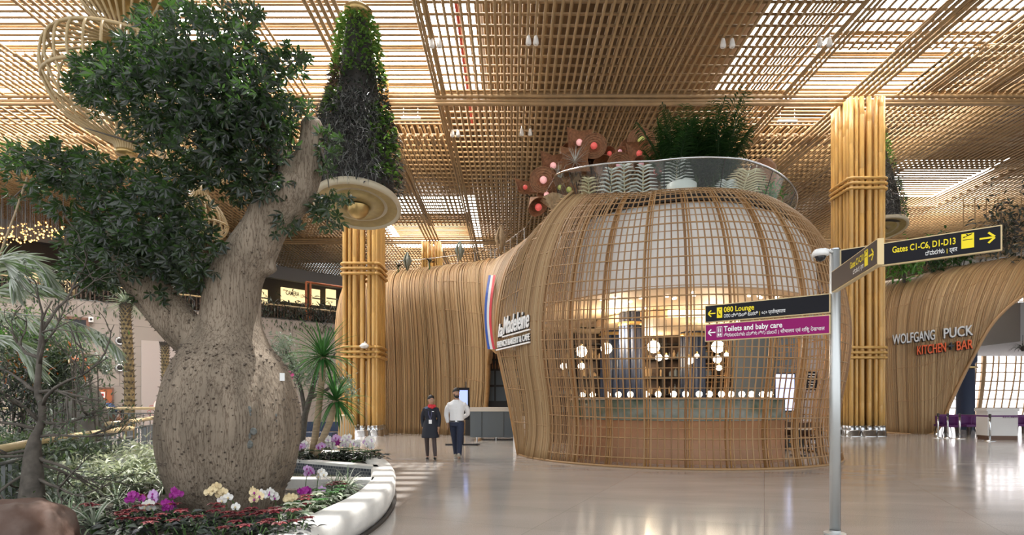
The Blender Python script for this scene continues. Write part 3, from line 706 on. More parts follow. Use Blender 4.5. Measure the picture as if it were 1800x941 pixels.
hr = MB(); hr.tube([railpt(d) for d in np.arange(-86, 120, 3)], 0.026, 8); hr.build('handrail', 'steel', cafe, True)
for k in range(7, len(ds)-1, 8): MB().tube([railpt(ds[k], 3.10, 6.5), railpt(ds[k])], 0.010, 5).build('glass_joint', 'dark', cafe)
# thin rail and planting along the top of the wall and saddle
rl = MB(); tops = [G2[i, -1] for i in range(0, 190, 10)]+[G3[i, -1] for i in range(0, 330, 15)]
rp_ = [railpt(-86)]+[V(*t)+V(0, 0.4, 0.55) for t in tops]
rl.tube(rp_, 0.016, 6)
for p in rp_[2::3]: rl.tube([p, p-V(0, 0, 0.75)], 0.012, 5)
rl.build('wall_rail', 'steel', cafe)

# ---- inside: bar front, lamps, dark columns, shelves
BR = 3.30
def barc(r, z, a, b, n=40): return [V(CX+r*math.sin(t), CY-r*math.cos(t), z) for t in np.radians(np.linspace(a, b, n))]
t = thing('cafe_bar', 'curved low bar front of wood and green marble behind the lattice', 'bar counter', (CX, CY-BR, 0))
a, b_ = -66, 42
def slab(r0, r1, z0, z1): 
    return MB().loft([barc(r0, z0, a, b_), barc(r0, z1, a, b_), barc(r1, z1, a, b_), barc(r1, z0, a, b_), barc(r0, z0, a, b_)], closed=False)
slab(BR, BR-0.35, 0.0, 1.02).build('wood_panel', 'bar_wood', t, True); slab(BR+.01, BR-0.36, 1.02, 1.52).build('marble_band', 'marble', t, True); slab(BR+.04, BR-0.55, 1.52, 1.56).build('ledge', 'worktop', t, True)
for k, px in enumerate([1024, 1042, 1068, 1087, 1108, 1136, 1157, 1184, 1205, 1229, 1247, 1268, 1285, 1304, 1321, 1340, 1354]):
    u = (px-HX)/F
    # where the sight line under px meets the ledge circle
    r = BR-0.15; A = 1+u*u; B = -2*(u*CX+CY); C = CX*CX+CY*CY-r*r; Y = (-B-math.sqrt(max(0, B*B-4*A*C)))/(2*A)
    l = thing('globe_lamp', 'small glowing globe lamp on the bar ledge, %s' % ('first from the left end' if k == 0 else 'last at the right end' if k == 16 else 'between its neighbours in the row'), 'lamp', (u*Y, Y, 1.56), 'globe lamps along the bar ledge')
    MB().lathe([(0.05, 1.56), (0.05, 1.575), (0.015, 1.58), (0.015, 1.60)], (u*Y, Y, 0), 10).build('foot', 'gold', l)
    MB().ball((u*Y, Y, 1.645), 0.075, 12).build('globe', 'globe_warm', l, True)
PEND = [(1022,618,10,15.5),(1066,613,10,15.8),(1149,610,11,15.4),(1158,629,6,15.2),(1171,628,4,16.0),(991,644,6,15.9),(1022,644,6,16.2),(1212,634,7,15.3),(1225,626,4,15.9),(1262,610,11,15.5),(1261,632,7,15.2),(1264,647,5,15.3),(1277,624,4,16.1)]
PL = ['large pendant globe above the left end of the bar','large pendant globe left of the dark fluted column','large pendant globe just right of the dark fluted column','mid sized pendant globe hanging under the large one right of the fluted column','tiny pendant globe right of the mid sized one near the fluted column','leftmost small pendant globe inside the cafe','small pendant globe below the large leftmost one','mid sized pendant globe hanging alone mid bar','tiny pendant globe above the lone mid sized one','large pendant globe under the purple sign','mid sized pendant globe below the large one under the purple sign','lowest small pendant globe under the purple sign','tiny pendant globe right of the cluster under the purple sign']
for (px, py, r, Y), lb in zip(PEND, PL):
    c = P(px, py, Y); R = r*Y/F
    l = thing('pendant_lamp', lb, 'lamp', c, 'pendant globes inside the cafe')
    MB().ball(c, R, 16).build('globe', 'globe_warm', l, True); MB().tube([c+V(0, 0, R*.9), V(c.x, c.y, 4.03)], 0.006, 4).build('cord', 'dark', l)
    MB().lathe([(0.03, 0), (0.03, 0.05), (0.005, 0.06)], c+V(0, 0, R*.96), 8).build('cap', 'gold', l)
for px, Y, r, lb in [(1109, 16.2, 0.27, 'tall dark fluted column inside the cafe, nearest the bar'), (1078, 18.6, 0.34, 'dark fluted column further back left of the nearest one'), (1218, 18.8, 0.32, 'dark column in the middle of the cafe back room')]:
    x = (px-HX)*Y/F
    t = thing('fluted_column', lb, 'column', (x, Y, 0), 'dark columns inside the cafe')
    cm = MB()
    for k in range(12): a = 2*PI*k/12; cm.tube([(x+r*math.cos(a), Y+r*math.sin(a), 0), (x+r*math.cos(a), Y+r*math.sin(a), 4.0)], r*0.27, 7)
    cm.lathe([(r*.9, 0), (r*.9, 4.0)], (x, Y, 0), 16); cm.build('shaft', 'navy', t, True)
    MB().lathe([(r*1.35, 3.62), (r*1.4, 3.66), (r*1.35, 3.72)], (x, Y, 0), 24).build('collar', 'gold', t)
for i, (lx, ly, lz) in enumerate([(CX-1.6, CY-.6, 3.5), (CX+1.2, CY-.4, 3.4), (CX, CY+2.8, 3.4)]):
    pl = bpy.data.lights.new('cafe_light', 'POINT'); pl.energy = 130; pl.color = (1, .80, .55); pl.shadow_soft_size = .25
    po = bpy.data.objects.new('cafe_light', pl); po.location = (lx, ly, lz); sc.collection.objects.link(po)
# back wall of the cafe with dark shelving
bw = thing('shelf_wall', 'dark shelving wall with bottles and jars behind the cafe bar', 'shelves', (CX, 21.2, 0))
MB().box((CX, 21.3, 2.0), (8.4, 0.15, 4.0)).build('back_panel', 'dark_wood', bw)
up = MB()
for x in np.arange(CX-4.1, CX+4.2, 1.02): up.box((x, 21.0, 2.0), (0.07, 0.5, 4.0))
up.build('upright', 'dark', bw)
for z in (1.1, 1.75, 2.4, 3.05, 3.6): MB().box((CX, 21.0, z), (8.3, 0.45, 0.04)).build('shelf', 'dark', bw)
bt = MB(); bt2 = MB()
for z in (1.12, 1.77, 2.42, 3.07):
    x = CX-4.0
    while x < CX+4.0:
        r = random.uniform(.03, .09); h = random.uniform(.14, .42); (bt if random.random() < .6 else bt2).lathe([(r, z), (r, z+h*.65), (r*.35, z+h*.8), (r*.35, z+h), (0.004, z+h)], (x, 20.9, 0), 7); x += r*2+random.uniform(.01, .15)
o = bt.build('jars', 'woven_light', bw, True); o['kind'] = 'stuff'; o = bt2.build('bottles', 'slate', bw, True); o['kind'] = 'stuff'
# blue-grey partition with screens at the right inside the dome
t = thing('partition', 'blue grey partition wall inside the cafe at the right', 'partition', (8.3, 18.2, 0))
MB().box((8.35, 18.6, 2.0), (2.3, 0.18, 4.0), 0.12).build('panel', 'slate', t); MB().box((8.35, 18.5, 0.08), (2.3, 0.05, 0.16), 0.12).build('plinth', 'dark', t)
c = P(1380, 690, 16.9)
t = thing('menu_screen', 'upright pale blue glowing menu screen inside the cafe', 'screen', (c.x, c.y, 0.6)); MB().box((c.x, c.y+.04, c.z), (0.60, 0.06, 1.16)).build('frame', 'dark', t); MB().box((c.x, c.y, c.z), (0.54, 0.02, 1.08)).build('display', 'screen_pale', t); MB().box((c.x, c.y+.05, 0.45), (0.1, 0.06, 0.9)).build('stand', 'dark', t)
c = P(1427, 670, 15.3)
t = thing('menu_board', 'small black menu board with white lines hung on the lattice', 'sign', (c.x, c.y, c.z-.25)); MB().box(c, (0.44, 0.03, 0.5), 0.5).build('board', 'sign_black', t)
ln = MB()
for k in range(6): ln.box(c+V(-0.02, -0.035, 0.18-0.07*k), (0.30-0.04*(k % 3), 0.01, 0.025), 0.5)
ln.build('lines', 'sign_white', t)
# seating at the right inside the dome
for k, (px, Y) in enumerate([(1392, 16.4), (1418, 15.9), (1440, 16.6)]):
    x = (px-HX)*Y/F
    t = thing('cafe_chair', ['dark cafe chair right of the bar end', 'dark cafe chair in the middle of three by the lattice', 'dark cafe chair nearest the right edge of the dome'][k], 'chair', (x, Y, 0), 'chairs inside the dome')
    MB().box((x, Y, 0.45), (0.44, 0.44, 0.07)).build('seat', 'dark_wood', t); MB().loft([[V(x-.22, Y+.2, z), V(x-.1, Y+.25, z), V(x+.1, Y+.25, z), V(x+.22, Y+.2, z), V(x+.22, Y+.23, z), V(x+.1, Y+.28, z), V(x-.1, Y+.28, z), V(x-.22, Y+.23, z)] for z in (0.5, 0.7, 0.88)]).build('backrest', 'dark_wood', t, True)
    for sx in (-1, 1):
        for sy in (-1, 1): MB().tube([(x+sx*.19, Y+sy*.19, 0.43), (x+sx*.22, Y+sy*.22, 0)], 0.018, 6).build('leg', 'dark', t)
t = thing('cafe_table', 'round white topped cafe table beside the dark chairs in the dome', 'table', (P(1404, 700, 15.5).x, 15.5, 0)); x = P(1404, 700, 15.5).x
MB().lathe([(0.01, 0.72), (0.34, 0.72), (0.34, 0.75), (0.01, 0.75)], (x, 15.5, 0), 24).build('tabletop', 'worktop', t); MB().tube([(x, 15.5, 0.02), (x, 15.5, 0.72)], 0.03, 8).build('stem', 'dark', t); MB().lathe([(0.22, 0), (0.22, 0.02), (0.03, 0.04)], (x, 15.5, 0), 20).build('base', 'dark', t)

# ---- doorway: counter, glazed back wall, A-frame, display
c0 = P(838, 760, 23.4)
t = thing('service_counter', 'grey panelled service counter inside the cafe doorway', 'counter', (-0.4, 22.0, 0))
MB().box((0.15, 22.4, 0.62), (3.4, 0.8, 1.0)).build('body', 'slate', t); MB().box((0.15, 22.4, 1.20), (3.5, 0.9, 0.16)).build('worktop', 'worktop', t)
for k in range(4): MB().box((-1.1+k*0.85, 21.99, 0.62), (0.015, 0.02, 0.95)).build('panel_joint', 'dark', t)
for k in range(5): MB().tube([(-1.3+k*.75, 22.3, 0), (-1.3+k*.75, 22.3, 0.14)], 0.03, 6).build('foot', 'steel', t)
t = thing('glazed_cabinet', 'dark framed glazed wine cabinet behind the service counter', 'cabinet', (0.3, 25.0, 0))
MB().box((0.2, 25.4, 1.9), (4.4, 0.3, 3.8)).build('carcass', 'dark', t)
for k in range(5):
    for r in range(2): MB().box((-1.5+k*.55, 25.22, 1.85+r*.72), (0.47, 0.03, 0.62)).build('pane', 'slate', t)
sb = MB()
for k in range(22): sb.lathe([(0.035, 2.95), (0.04, 3.1), (0.015, 3.22), (0.015, 3.32)], (-1.7+k*.13, 25.1, 0), 6); sb.lathe([(0.035, 3.4), (0.04, 3.55), (0.015, 3.67), (0.015, 3.77)], (-1.7+k*.13, 25.1, 0), 6)
o = sb.build('bottles', 'woven', t, True); o['kind'] = 'stuff'
c = P(905, 745, 17.0)
t = thing('poster_stand', 'white A-frame poster stand in the cafe doorway', 'sign', (c.x, c.y, 0))
for sg, nm in ((-1, 'front_board'), (1, 'rear_board')):
    MB().loft([[V(c.x-.05, c.y+sg*.22, 0), V(c.x+.30, c.y+sg*.22-.1, 0), V(c.x+.30, c.y+sg*.22-.08, 0.0), V(c.x-.05, c.y+sg*.22+.02, 0)], [V(c.x-.05, c.y+sg*.03, 1.05), V(c.x+.30, c.y+sg*.03-.1, 1.05), V(c.x+.30, c.y+sg*.03-.08, 1.05), V(c.x-.05, c.y+sg*.03+.02, 1.05)]]).build(nm, 'white_paint', t)
c = P(812, 725, 19.5); 
t = thing('display_stand', 'black floor standing screen behind the man in the white shirt', 'screen', (c.x, c.y, 0))
MB().box((c.x, c.y, 1.42), (0.52, 0.08, 1.10)).build('housing', 'sign_black', t); MB().box((c.x+.02, c.y-.045, 1.55), (0.36, 0.012, 0.66)).build('display', 'screen_blue', t)
MB().box((c.x, c.y+.02, 0.45), (0.12, 0.07, 0.88)).build('post', 'sign_black', t); MB().prism([(c.x-.55, c.y-.12), (c.x+.55, c.y-.12), (c.x+.6, c.y+.25), (c.x-.6, c.y+.25)], 0, 0.03).build('base', 'sign_black', t)

def near_y(px, py, *Gs):
    """depth of the rattan skin under an image point"""
    best = (9, 16)
    for G in Gs:
        q = G.reshape(-1, 3); d = np.hypot((q[:, 0]/q[:, 1])*F-(px-HX), (q[:, 2]-CZ)/q[:, 1]*F-(HY-py)); i = d.argmin()
        if d[i] < best[0]: best = (d[i], q[i, 1])
    return best[1]
# ---- ribbon in three colours and the cafe's name
t = thing('tricolor_ribbon', 'blue white and red ribbon hung down the cafe wall above the doorway', 'ribbon', P(862, 550, 18.2))
rc = [(865,484),(861,510),(858,540),(858,570),(861,598),(864,614)]
RY = [18.3, 17.3, 16.8, 16.45, 16.2, 16.1]
wid = [12, 13, 12.5, 12, 12.5, 13.5]
for k, (nm, mt) in enumerate([('blue_stripe', 'flag_blue'), ('white_stripe', 'white_paint'), ('red_stripe', 'flag_red')]):
    L = catmull([P(x-w_/2+w_*k/3, y, Y) for (x, y), w_, Y in zip(rc, wid, RY)], 18); Rr = catmull([P(x-w_/2+w_*(k+1)/3, y, Y) for (x, y), w_, Y in zip(rc, wid, RY)], 18)
    rings = [[V(*l), V(*r), V(*r)+V(0, .04, 0), V(*l)+V(0, .04, 0)] for l, r in zip(L, Rr)]
    MB().loft(rings).build(nm, mt, t)
nm_ = thing('cafe_name_sign', 'white raised lettering with the name of the bakery cafe on the rattan flank', 'sign', P(902, 590, 15.9))
LT, RT = P(873, 597, near_y(880, 590, G1, G2)-.10), P(931, 581, near_y(929, 580, G1)-.16); u = (RT-LT).normalized(); v = V(0, 0, 1); W = (RT-LT).length
def raised(body, size, org, width, shear=0.0, off=0.0, nm='lettering', front='sign_white', d=0.05):
    put_text(nm, body, size, front, org, u, v, nm_, width=width, extrude=0.012, shear=shear, offset=off)
    put_text(nm+'_side', body, size, 'letter_side', Vector(org)+V(0.03, 0.04, 0.0)-V(0, 0, 0.012), u, v, nm_, width=width, extrude=0.03, shear=shear, offset=off+0.006)
lift = lambda s, dy: LT+u*s*W+V(0, 0, dy)
def zpx(p): return p*15.7/F
raised('la', 0.50, lift(0.04, 0.06), 0.15*W, 0.25, 0.007, 'small_word')
raised('Madeleine', 0.66, lift(0.21, 0.10), 0.76*W, 0.25, 0.008, 'name')
raised('FRENCH BAKERY & CAFE', 0.235, lift(0.02, -0.235), 0.97*W, 0.0, 0.003, 'caption')
for dz in (0.02, -0.30):
    q = lift(0.5, dz); rr = math.atan2(u.y, u.x); sl_ = math.asin(u.z)
    Rm = Matrix.Rotation(rr, 3, 'Z')@Matrix.Rotation(-sl_, 3, 'Y')
    MB().box(q+(u*0.1*W if dz > 0 else V(0, 0, 0)), (W*(0.8 if dz > 0 else 1), 0.05, 0.035), R=Rm).build('rule', 'sign_white', nm_)
spn = MB(); c = P(868, 597, 16.9); spn.ball(c, 0.16, 14, (0.7, 0.35, 1.15)); spn.build('bowl', 'steel', thing('spoon_bowl', 'grey metal spoon bowl beside the foot of the tricolor ribbon', 'spoon', c), True)
# ================================================================ RESTAURANT AT THE RIGHT
rest = thing('restaurant_pavilion', 'sloping rattan clad restaurant front with a sweeping open corner at the right', 'building', (20, 27, 0))
RW = [
 SE([(1520,756,29.5),(1516,700,29.5),(1512,640,29.5),(1510,580,29.6),(1512,540,29.9),(1520,512,30.5),(1530,500,31.5)]),
 SE([(1552,761,27.6),(1549,700,27.6),(1546,640,27.6),(1545,580,27.8),(1548,535,28.1),(1556,507,28.8),(1568,493,29.8)]),
 SE([(1592,764,27.0),(1590,700,27.0),(1588,640,27.0),(1589,580,27.1),(1594,535,27.4),(1606,500,28.1),(1624,481,29.3)]),
 SE([(1622,767,26.7),(1622,700,26.7),(1622,640,26.7),(1625,580,26.8),(1632,530,27.1),(1647,492,27.9),(1668,472,29.1)]),
 SE([(1648,754,26.6),(1650,700,26.6),(1652,640,26.5),(1657,580,26.6),(1667,527,26.9),(1684,487,27.7),(1706,465,28.9)]),
 SE([(1675,696,26.5),(1678,660,26.5),(1682,620,26.4),(1689,575,26.5),(1700,525,26.8),(1718,482,27.6),(1740,459,28.8)]),
 SE([(1706,633,26.4),(1709,610,26.4),(1714,580,26.3),(1722,545,26.4),(1734,512,26.7),(1750,477,27.4),(1772,453,28.6)]),
 SE([(1745,567,26.3),(1750,552,26.3),(1756,535,26.3),(1764,518,26.4),(1774,497,26.7),(1788,470,27.3),(1808,449,28.4)]),
 SE([(1800,518,26.2),(1806,508,26.2),(1812,498,26.3),(1820,488,26.5),(1830,476,26.8),(1842,461,27.3),(1860,442,28.3)]),
 SE([(1880,478,26.2),(1886,472,26.2),(1892,466,26.3),(1900,460,26.5),(1910,453,26.8),(1922,446,27.3),(1940,434,28.3)]),
]
G4 = surf(RW, 330); mb = MB(); strands(mb, G4, 0.030, 4, 0.014); mb.build('wall_cane', 'rattan_dense', rest, True)
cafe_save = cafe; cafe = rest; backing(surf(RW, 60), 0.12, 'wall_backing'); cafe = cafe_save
hc = MB()
for j in (4, 8, 12, 16): hc.tube(G4[:260:10, j]-np.array([0, 0.04, 0]), 0.015, 5)
hc.build('cross_cane', 'hoop', rest, True)
MB().tube([tuple(g[0]-np.array([0, .05, 0])) for g in G4[::5]], 0.075, 8).build('edge_rib', 'hoop', rest, True)
# name of the restaurant in raised letters
LT, RT = P(1569, 606, 26.9), P(1709, 589, 26.0); u = (RT-LT).normalized(); v = V(0, 0, 1); Wd = (RT-LT).length
t = thing('restaurant_name_sign', 'grey and orange raised restaurant lettering on the sloping rattan front', 'sign', LT)
def raised2(body, size, org, width, m, nm):
    put_text(nm, body, size, m, org, u, v, t, width=width, extrude=0.03, offset=0.006); put_text(nm+'_side', body, size, 'letter_side', Vector(org)+V(0.05, 0.09, -0.02), u, v, t, width=width, extrude=0.05, offset=0.01)
raised2('WOLFGANG', 0.66, LT, 0.54*Wd, 'letter_grey', 'first_word'); raised2('PUCK', 0.66, LT+u*0.64*Wd, 0.36*Wd, 'letter_grey', 'second_word')
raised2('KITCHEN', 0.60, LT+u*0.31*Wd-V(0, 0, 0.62), 0.36*Wd, 'letter_orange', 'third_word'); raised2('+', 0.62, LT+u*0.70*Wd-V(0, 0, 0.60), 0.07*Wd, 'letter_side', 'plus'); raised2('BAR', 0.60, LT+u*0.80*Wd-V(0, 0, 0.62), 0.20*Wd, 'letter_orange', 'fourth_word')
# dark blue column in the restaurant
x = (1697-HX)*31/F
t = thing('round_column', 'dark blue round column inside the restaurant by the bright windows', 'column', (x, 31, 0)); MB().lathe([(0.42, 0), (0.42, 3.6), (0.52, 3.7), (0.52, 4.6)], (x, 31, 0), 28).build('shaft', 'navy', t, True); MB().lathe([(0.43, 3.3), (0.55, 3.35), (0.55, 3.42), (0.43, 3.45)], (x, 31, 0), 28).build('collar', 'gold', t)
# stanchions and purple belts
for i, (px, by) in enumerate([(1649, 771), (1666, 771), (1687, 772), (1740, 776)]):
    Y = CZ*F/(by-HY); x = (px-HX)*Y/F
    t = thing('barrier_post', ['steel barrier post nearest the rattan corner', 'second steel barrier post from the rattan corner', 'third steel barrier post from the rattan corner', 'steel barrier post in front of the white podium'][i], 'barrier post', (x, Y, 0), 'steel barrier posts before the restaurant')
    MB().tube([(x, Y, 0.03), (x, Y, 1.0)], 0.035, 10).build('post', 'steel', t, True); MB().lathe([(0.19, 0), (0.19, 0.015), (0.05, 0.05), (0.03, 0.06)], (x, Y, 0), 20).build('base', 'steel', t, True); MB().lathe([(0.045, 0.9), (0.045, 1.02), (0.01, 1.03)], (x, Y, 0), 12).build('head', 'dark', t, True)
def belt(a, b, lb):
    o = MB(); o.loft([[a+V(0, 0, -.03), a+V(0, 0, .03), a+V(0, .01, .03), a+V(0, .01, -.03)], [b+V(0, 0, -.03), b+V(0, 0, .03), b+V(0, .01, .03), b+V(0, .01, -.03)]]); tag(o.build('barrier_belt', 'purple_seat'), lb, 'belt', 'purple barrier belts', 'thing')
q = []
for px, by in [(1649, 771), (1666, 771), (1687, 772), (1740, 776)]: Y = CZ*F/(by-HY); q.append(V((px-HX)*Y/F, Y, 0.95))
belt(q[0], q[1], 'purple barrier belt between the two posts by the rattan corner'); belt(q[1], q[2], 'purple barrier belt from second to third post'); belt(q[2], q[3], 'long purple barrier belt from third post to the podium post'); belt(q[3], q[3]+V(2.2, .3, 0), 'purple barrier belt running right across the podium')
# podium
c = P(1757, 740, 22.6)
t = thing('host_podium', 'white host podium with dark brown base at the restaurant entrance', 'podium', (c.x, c.y, 0))
pp = [(c.x-.68, c.y-.25), (c.x+.42, c.y-.35), (c.x+.70, c.y+.25), (c.x-.6, c.y+.4)]
sc_ = lambda k: [((x-c.x)*k+c.x, (y-c.y)*k+c.y) for x, y in pp]
MB().prism(sc_(0.96), 0.0, 0.16).build('plinth', 'podium_base', t); MB().prism(pp, 0.16, 1.12).build('body', 'podium', t); MB().prism(sc_(1.09), 1.12, 1.24).build('top', 'podium', t)
put_text('small_lettering', 'KITCHEN + BAR', 0.13, 'purple_seat', (c.x-.15, c.y-.32, 0.86), (1, -.09, 0), (0, 0, 1), t, extrude=0.004)
# tables and purple chairs
def chair_at(x, Y, rz, lb):
    t = thing('dining_chair', lb, 'chair', (x, Y, 0), 'purple restaurant chairs')
    R = Matrix.Rotation(rz, 3, 'Z'); T = lambda p: V(x, Y, 0)+R@Vector(p)
    MB().box(T((0, 0, 0.45)), (0.5, 0.48, 0.09), rz).build('seat', 'purple_seat', t)
    rings = []
    for z, k in ((0.42, .9), (0.62, 1.0), (0.84, 1.05), (0.88, 1.0)):
        rings.append([T((0.27*k*math.cos(a), 0.05+0.24*k*math.sin(a), z)) for a in np.linspace(-0.1, PI+.1, 9)]+[T((0.23*k*math.cos(a), 0.05+0.20*k*math.sin(a), z)) for a in np.linspace(PI+.1, -0.1, 9)])
    MB().loft(rings).build('backrest', 'purple_seat', t, True)
    for sx in (-1, 1):
        for sy in (-1, 1): MB().tube([T((sx*.18, sy*.17, 0.42)), T((sx*.24, sy*.23, 0))], 0.016, 6).build('leg', 'dark', t)
for i, (px, Y, rz) in enumerate([(1658, 25.6, 0.3), (1672, 24.6, -0.4), (1700, 25.0, 0.1), (1716, 25.8, 0.8), (1772, 27.0, 0.3), (1795, 25.6, -0.3)]):
    chair_at((px-HX)*Y/F, Y, rz, ['purple dining chair furthest left by the rattan corner', 'purple dining chair behind the second barrier post', 'purple dining chair behind the third barrier post', 'purple dining chair just left of the podium', 'purple dining chair behind the podium', 'purple dining chair at the right edge beyond the podium'][i])
for i, (px, Y) in enumerate([(1672, 27.2), (1712, 27.6), (1790, 27.6)]):
    x = (px-HX)*Y/F
    t = thing('dining_table', ['dark dining table nearest the rattan corner', 'dark dining table behind the blue column chairs', 'dark dining table beyond the podium'][i], 'table', (x, Y, 0), 'restaurant tables'); MB().box((x, Y, 0.86), (1.3, 0.9, 0.05)).build('tabletop', 'dark_wood', t)
    for sx in (-1, 1):
        for sy in (-1, 1): MB().box((x+sx*.55, Y+sy*.36, 0.42), (0.07, 0.07, 0.84)).build('leg', 'dark_wood', t)
t = thing('hanging_fern', 'small dark fern hanging under the restaurant soffit at the right edge', 'plant', P(1798, 612, 26.4)); c = P(1798, 612, 26.4)
MB().tube([c, c+V(0, 0, 0.6)], 0.01, 4).build('cord', 'dark', t); MB().lathe([(0.05, -.15), (0.16, 0.05), (0.15, 0.06)], c, 12).build('pot', 'dark', t); rosette(MB(), c, 40, 0.55, 0.05, 1.6).build('leaves', 'dark_leaf', t)

# ================================================================ SIGN POST
SPX, SPY = 3.52, 6.17
t = thing('sign_post', 'brushed steel wayfinding post with black and purple direction panels', 'sign post', (SPX, SPY, 0))
MB().tube([(SPX, SPY, 0.02), (SPX, SPY, 3.09)], 0.053, 20).build('pole', 'pole_steel', t, True)
MB().lathe([(0.11, 0), (0.11, 0.02), (0.056, 0.025), (0.056, 0.05)], (SPX, SPY, 0), 24).build('base_plate', 'pole_steel', t)
MB().lathe([(0.055, 3.085), (0.05, 3.10), (0.001, 3.102)], (SPX, SPY, 0), 20).build('cap', 'steel', t)
grv = MB(); grv.box((SPX+.051, SPY-.008, 1.5), (0.012, 0.012, 2.95)); grv.build('groove', 'dark', t)
def panel_sign(nm, A, B, z0, z1, face, th=0.05):
    """board from A to B (as read left to right), its face towards the reader"""
    A = Vector((A[0], A[1], 0)); B = Vector((B[0], B[1], 0)); u = (B-A).normalized(); n = V(u.y, -u.x, 0); L = (B-A).length; a = math.atan2(u.y, u.x)
    c = (A+B)/2
    p = MB().box(c+V(0, 0, (z0+z1)/2), (L, th, z1-z0), a).build(nm, 'sign_gold', t)
    f = MB().box(c+n*(th/2+.003)+V(0, 0, (z0+z1)/2), (L-.025, 0.006, z1-z0-.022), a).build('face', face, p)
    def on(s, h, off=0.008): return A+u*s+n*(th/2+off)+V(0, 0, z0+h)
    return p, u, on, L
def arrow(p, on, u, s, h, size, m, left=True):
    sg = -1 if left else 1; mb = MB(); q = lambda a, b: on(s+sg*a*size, h+b*size)
    def seg(a, b, w_):
        A, B = Vector((a[0], a[1])), Vector((b[0], b[1])); d = (B-A).normalized(); nn = Vector((-d.y, d.x))*w_
        P4 = [A+nn, A-nn, B-nn, B+nn]; k = [q(x.x, x.y) for x in P4]; back = [x-V(-u.y, u.x, 0)*-0.004 for x in k]
        mb.add(k, [(0, 1, 2, 3)])
    seg((-.5, 0), (.45, 0), .075); seg((.5, .03), (.08, .45), .08); seg((.5, -.03), (.08, -.45), .08)
    mb.build('arrow', m, p)
def pict(p, on, s, h, wd, ht, m, kind):
    mb = MB(); r = lambda a, b, c, d, off=0.008: mb.add([on(s+wd*a, h+ht*b, off), on(s+wd*c, h+ht*b, off), on(s+wd*c, h+ht*d, off), on(s+wd*a, h+ht*d, off)], [(0, 1, 2, 3)])
    r(0, 0, 1, 1); mb.build('pictogram', m, p)
    mb = MB(); r = lambda a, b, c, d, off=0.010: mb.add([on(s+wd*a, h+ht*b, off), on(s+wd*c, h+ht*b, off), on(s+wd*c, h+ht*d, off), on(s+wd*a, h+ht*d, off)], [(0, 1, 2, 3)])
    poly = lambda pts: mb.add([on(s+wd*x, h+ht*y, 0.010) for x, y in pts], [tuple(range(len(pts)))])
    if kind == 'seat': poly([(.22,.62),(.34,.66),(.42,.40),(.66,.40),(.66,.18),(.56,.18),(.56,.30),(.34,.30)]); poly([(.60+.11*math.cos(a), .80+.08*math.sin(a)) for a in np.linspace(0, 2*PI, 11)[:-1]])
    elif kind == 'plane': poly([(.14,.72),(.22,.72),(.32,.78),(.46,.83),(.38,.95),(.46,.95),(.62,.86),(.82,.90),(.88,.94),(.80,.95),(.62,.84),(.30,.70)][:3]+[(.84,.90),(.88,.95),(.80,.96),(.58,.90),(.42,.97),(.36,.96),(.46,.86),(.30,.80),(.18,.82)]); r(.12, .56, .88, .60)
    elif kind == 'wc':
        r(.07, .05, .93, .95)
    mb.build('pictogram_mark', 'sign_black' if kind != 'wc' else 'sign_purple', p)
    if kind == 'wc':
        mb = MB(); poly = lambda pts: mb.add([on(s+wd*x, h+ht*y, 0.012) for x, y in pts], [tuple(range(len(pts)))])
        for x0 in (.32, .68):
            poly([(x0+.08*math.cos(a), .84+.06*math.sin(a)) for a in np.linspace(0, 2*PI, 9)[:-1]]); poly([(x0-.10, .76), (x0+.10, .76), (x0+.07, .45), (x0-.07, .45)])
            poly([(x0-.12, .34), (x0+.12, .34), (x0+.16, .12), (x0-.16, .12)])
        mb.add([on(s+wd*.49, h+ht*.4, .012), on(s+wd*.51, h+ht*.4, .012), on(s+wd*.51, h+ht*.9, .012), on(s+wd*.49, h+ht*.9, .012)], [(0, 1, 2, 3)])
        mb.build('pictogram_figures', 'sign_white', p)
Lft = (2.385, 6.95); Rgt = (3.475, 6.17)
Z = V(0, 0, 1)
p, u, on, L = panel_sign('direction_panel', Lft, Rgt, 2.405, 2.615, 'sign_black'); p['label'] = 'black lounge panel with yellow lettering'
arrow(p, on, u, 0.085, 0.105, 0.085, 'sign_yellow', True); pict(p, on, 0.145, 0.045, 0.062, 0.125, 'sign_yellow', 'seat')
put_text('english_line', '080 Lounge', 0.088, 'sign_yellow', on(0.225, 0.108), u, Z, p, width=0.34, offset=0.0015); put_text('local_line', '೦೮೦ ವಿಶ್ರಾಂತಿ ಕೊಠಡಿ', 0.058, 'sign_white', on(0.225, 0.043), u, Z, p, width=0.38); put_text('hindi_line', '०८० प्रतीक्षालय', 0.056, 'sign_white', on(0.645, 0.045), u, Z, p, width=0.25); put_text('divider', '|', 0.05, 'sign_yellow', on(0.62, 0.046), u, Z, p)
p, u, on, L = panel_sign('direction_panel', Lft, Rgt, 2.175, 2.385, 'sign_purple'); p['label'] = 'purple panel with white lettering'
arrow(p, on, u, 0.085, 0.105, 0.085, 'sign_white', True); pict(p, on, 0.145, 0.045, 0.062, 0.125, 'sign_white', 'wc')
put_text('english_line', 'Toilets and baby care', 0.088, 'sign_white', on(0.225, 0.108), u, Z, p, width=0.64, offset=0.0015); put_text('local_line', 'ಶೌಚಾಲಯಗಳು ಮತ್ತು ಶಿಶು ಪಾಲನೆ', 0.058, 'sign_white', on(0.225, 0.043), u, Z, p, width=0.58); put_text('hindi_line', 'शौचालय एवं शिशु देखभाल', 0.056, 'sign_white', on(0.845, 0.045), u, Z, p, width=0.44); put_text('divider', '|', 0.05, 'sign_white', on(0.82, 0.046), u, Z, p)
p, u, on, L = panel_sign('direction_panel', (3.57, 6.15), (4.575, 5.29), 2.845, 3.08, 'sign_black'); p['label'] = 'black gates panel pointing right'
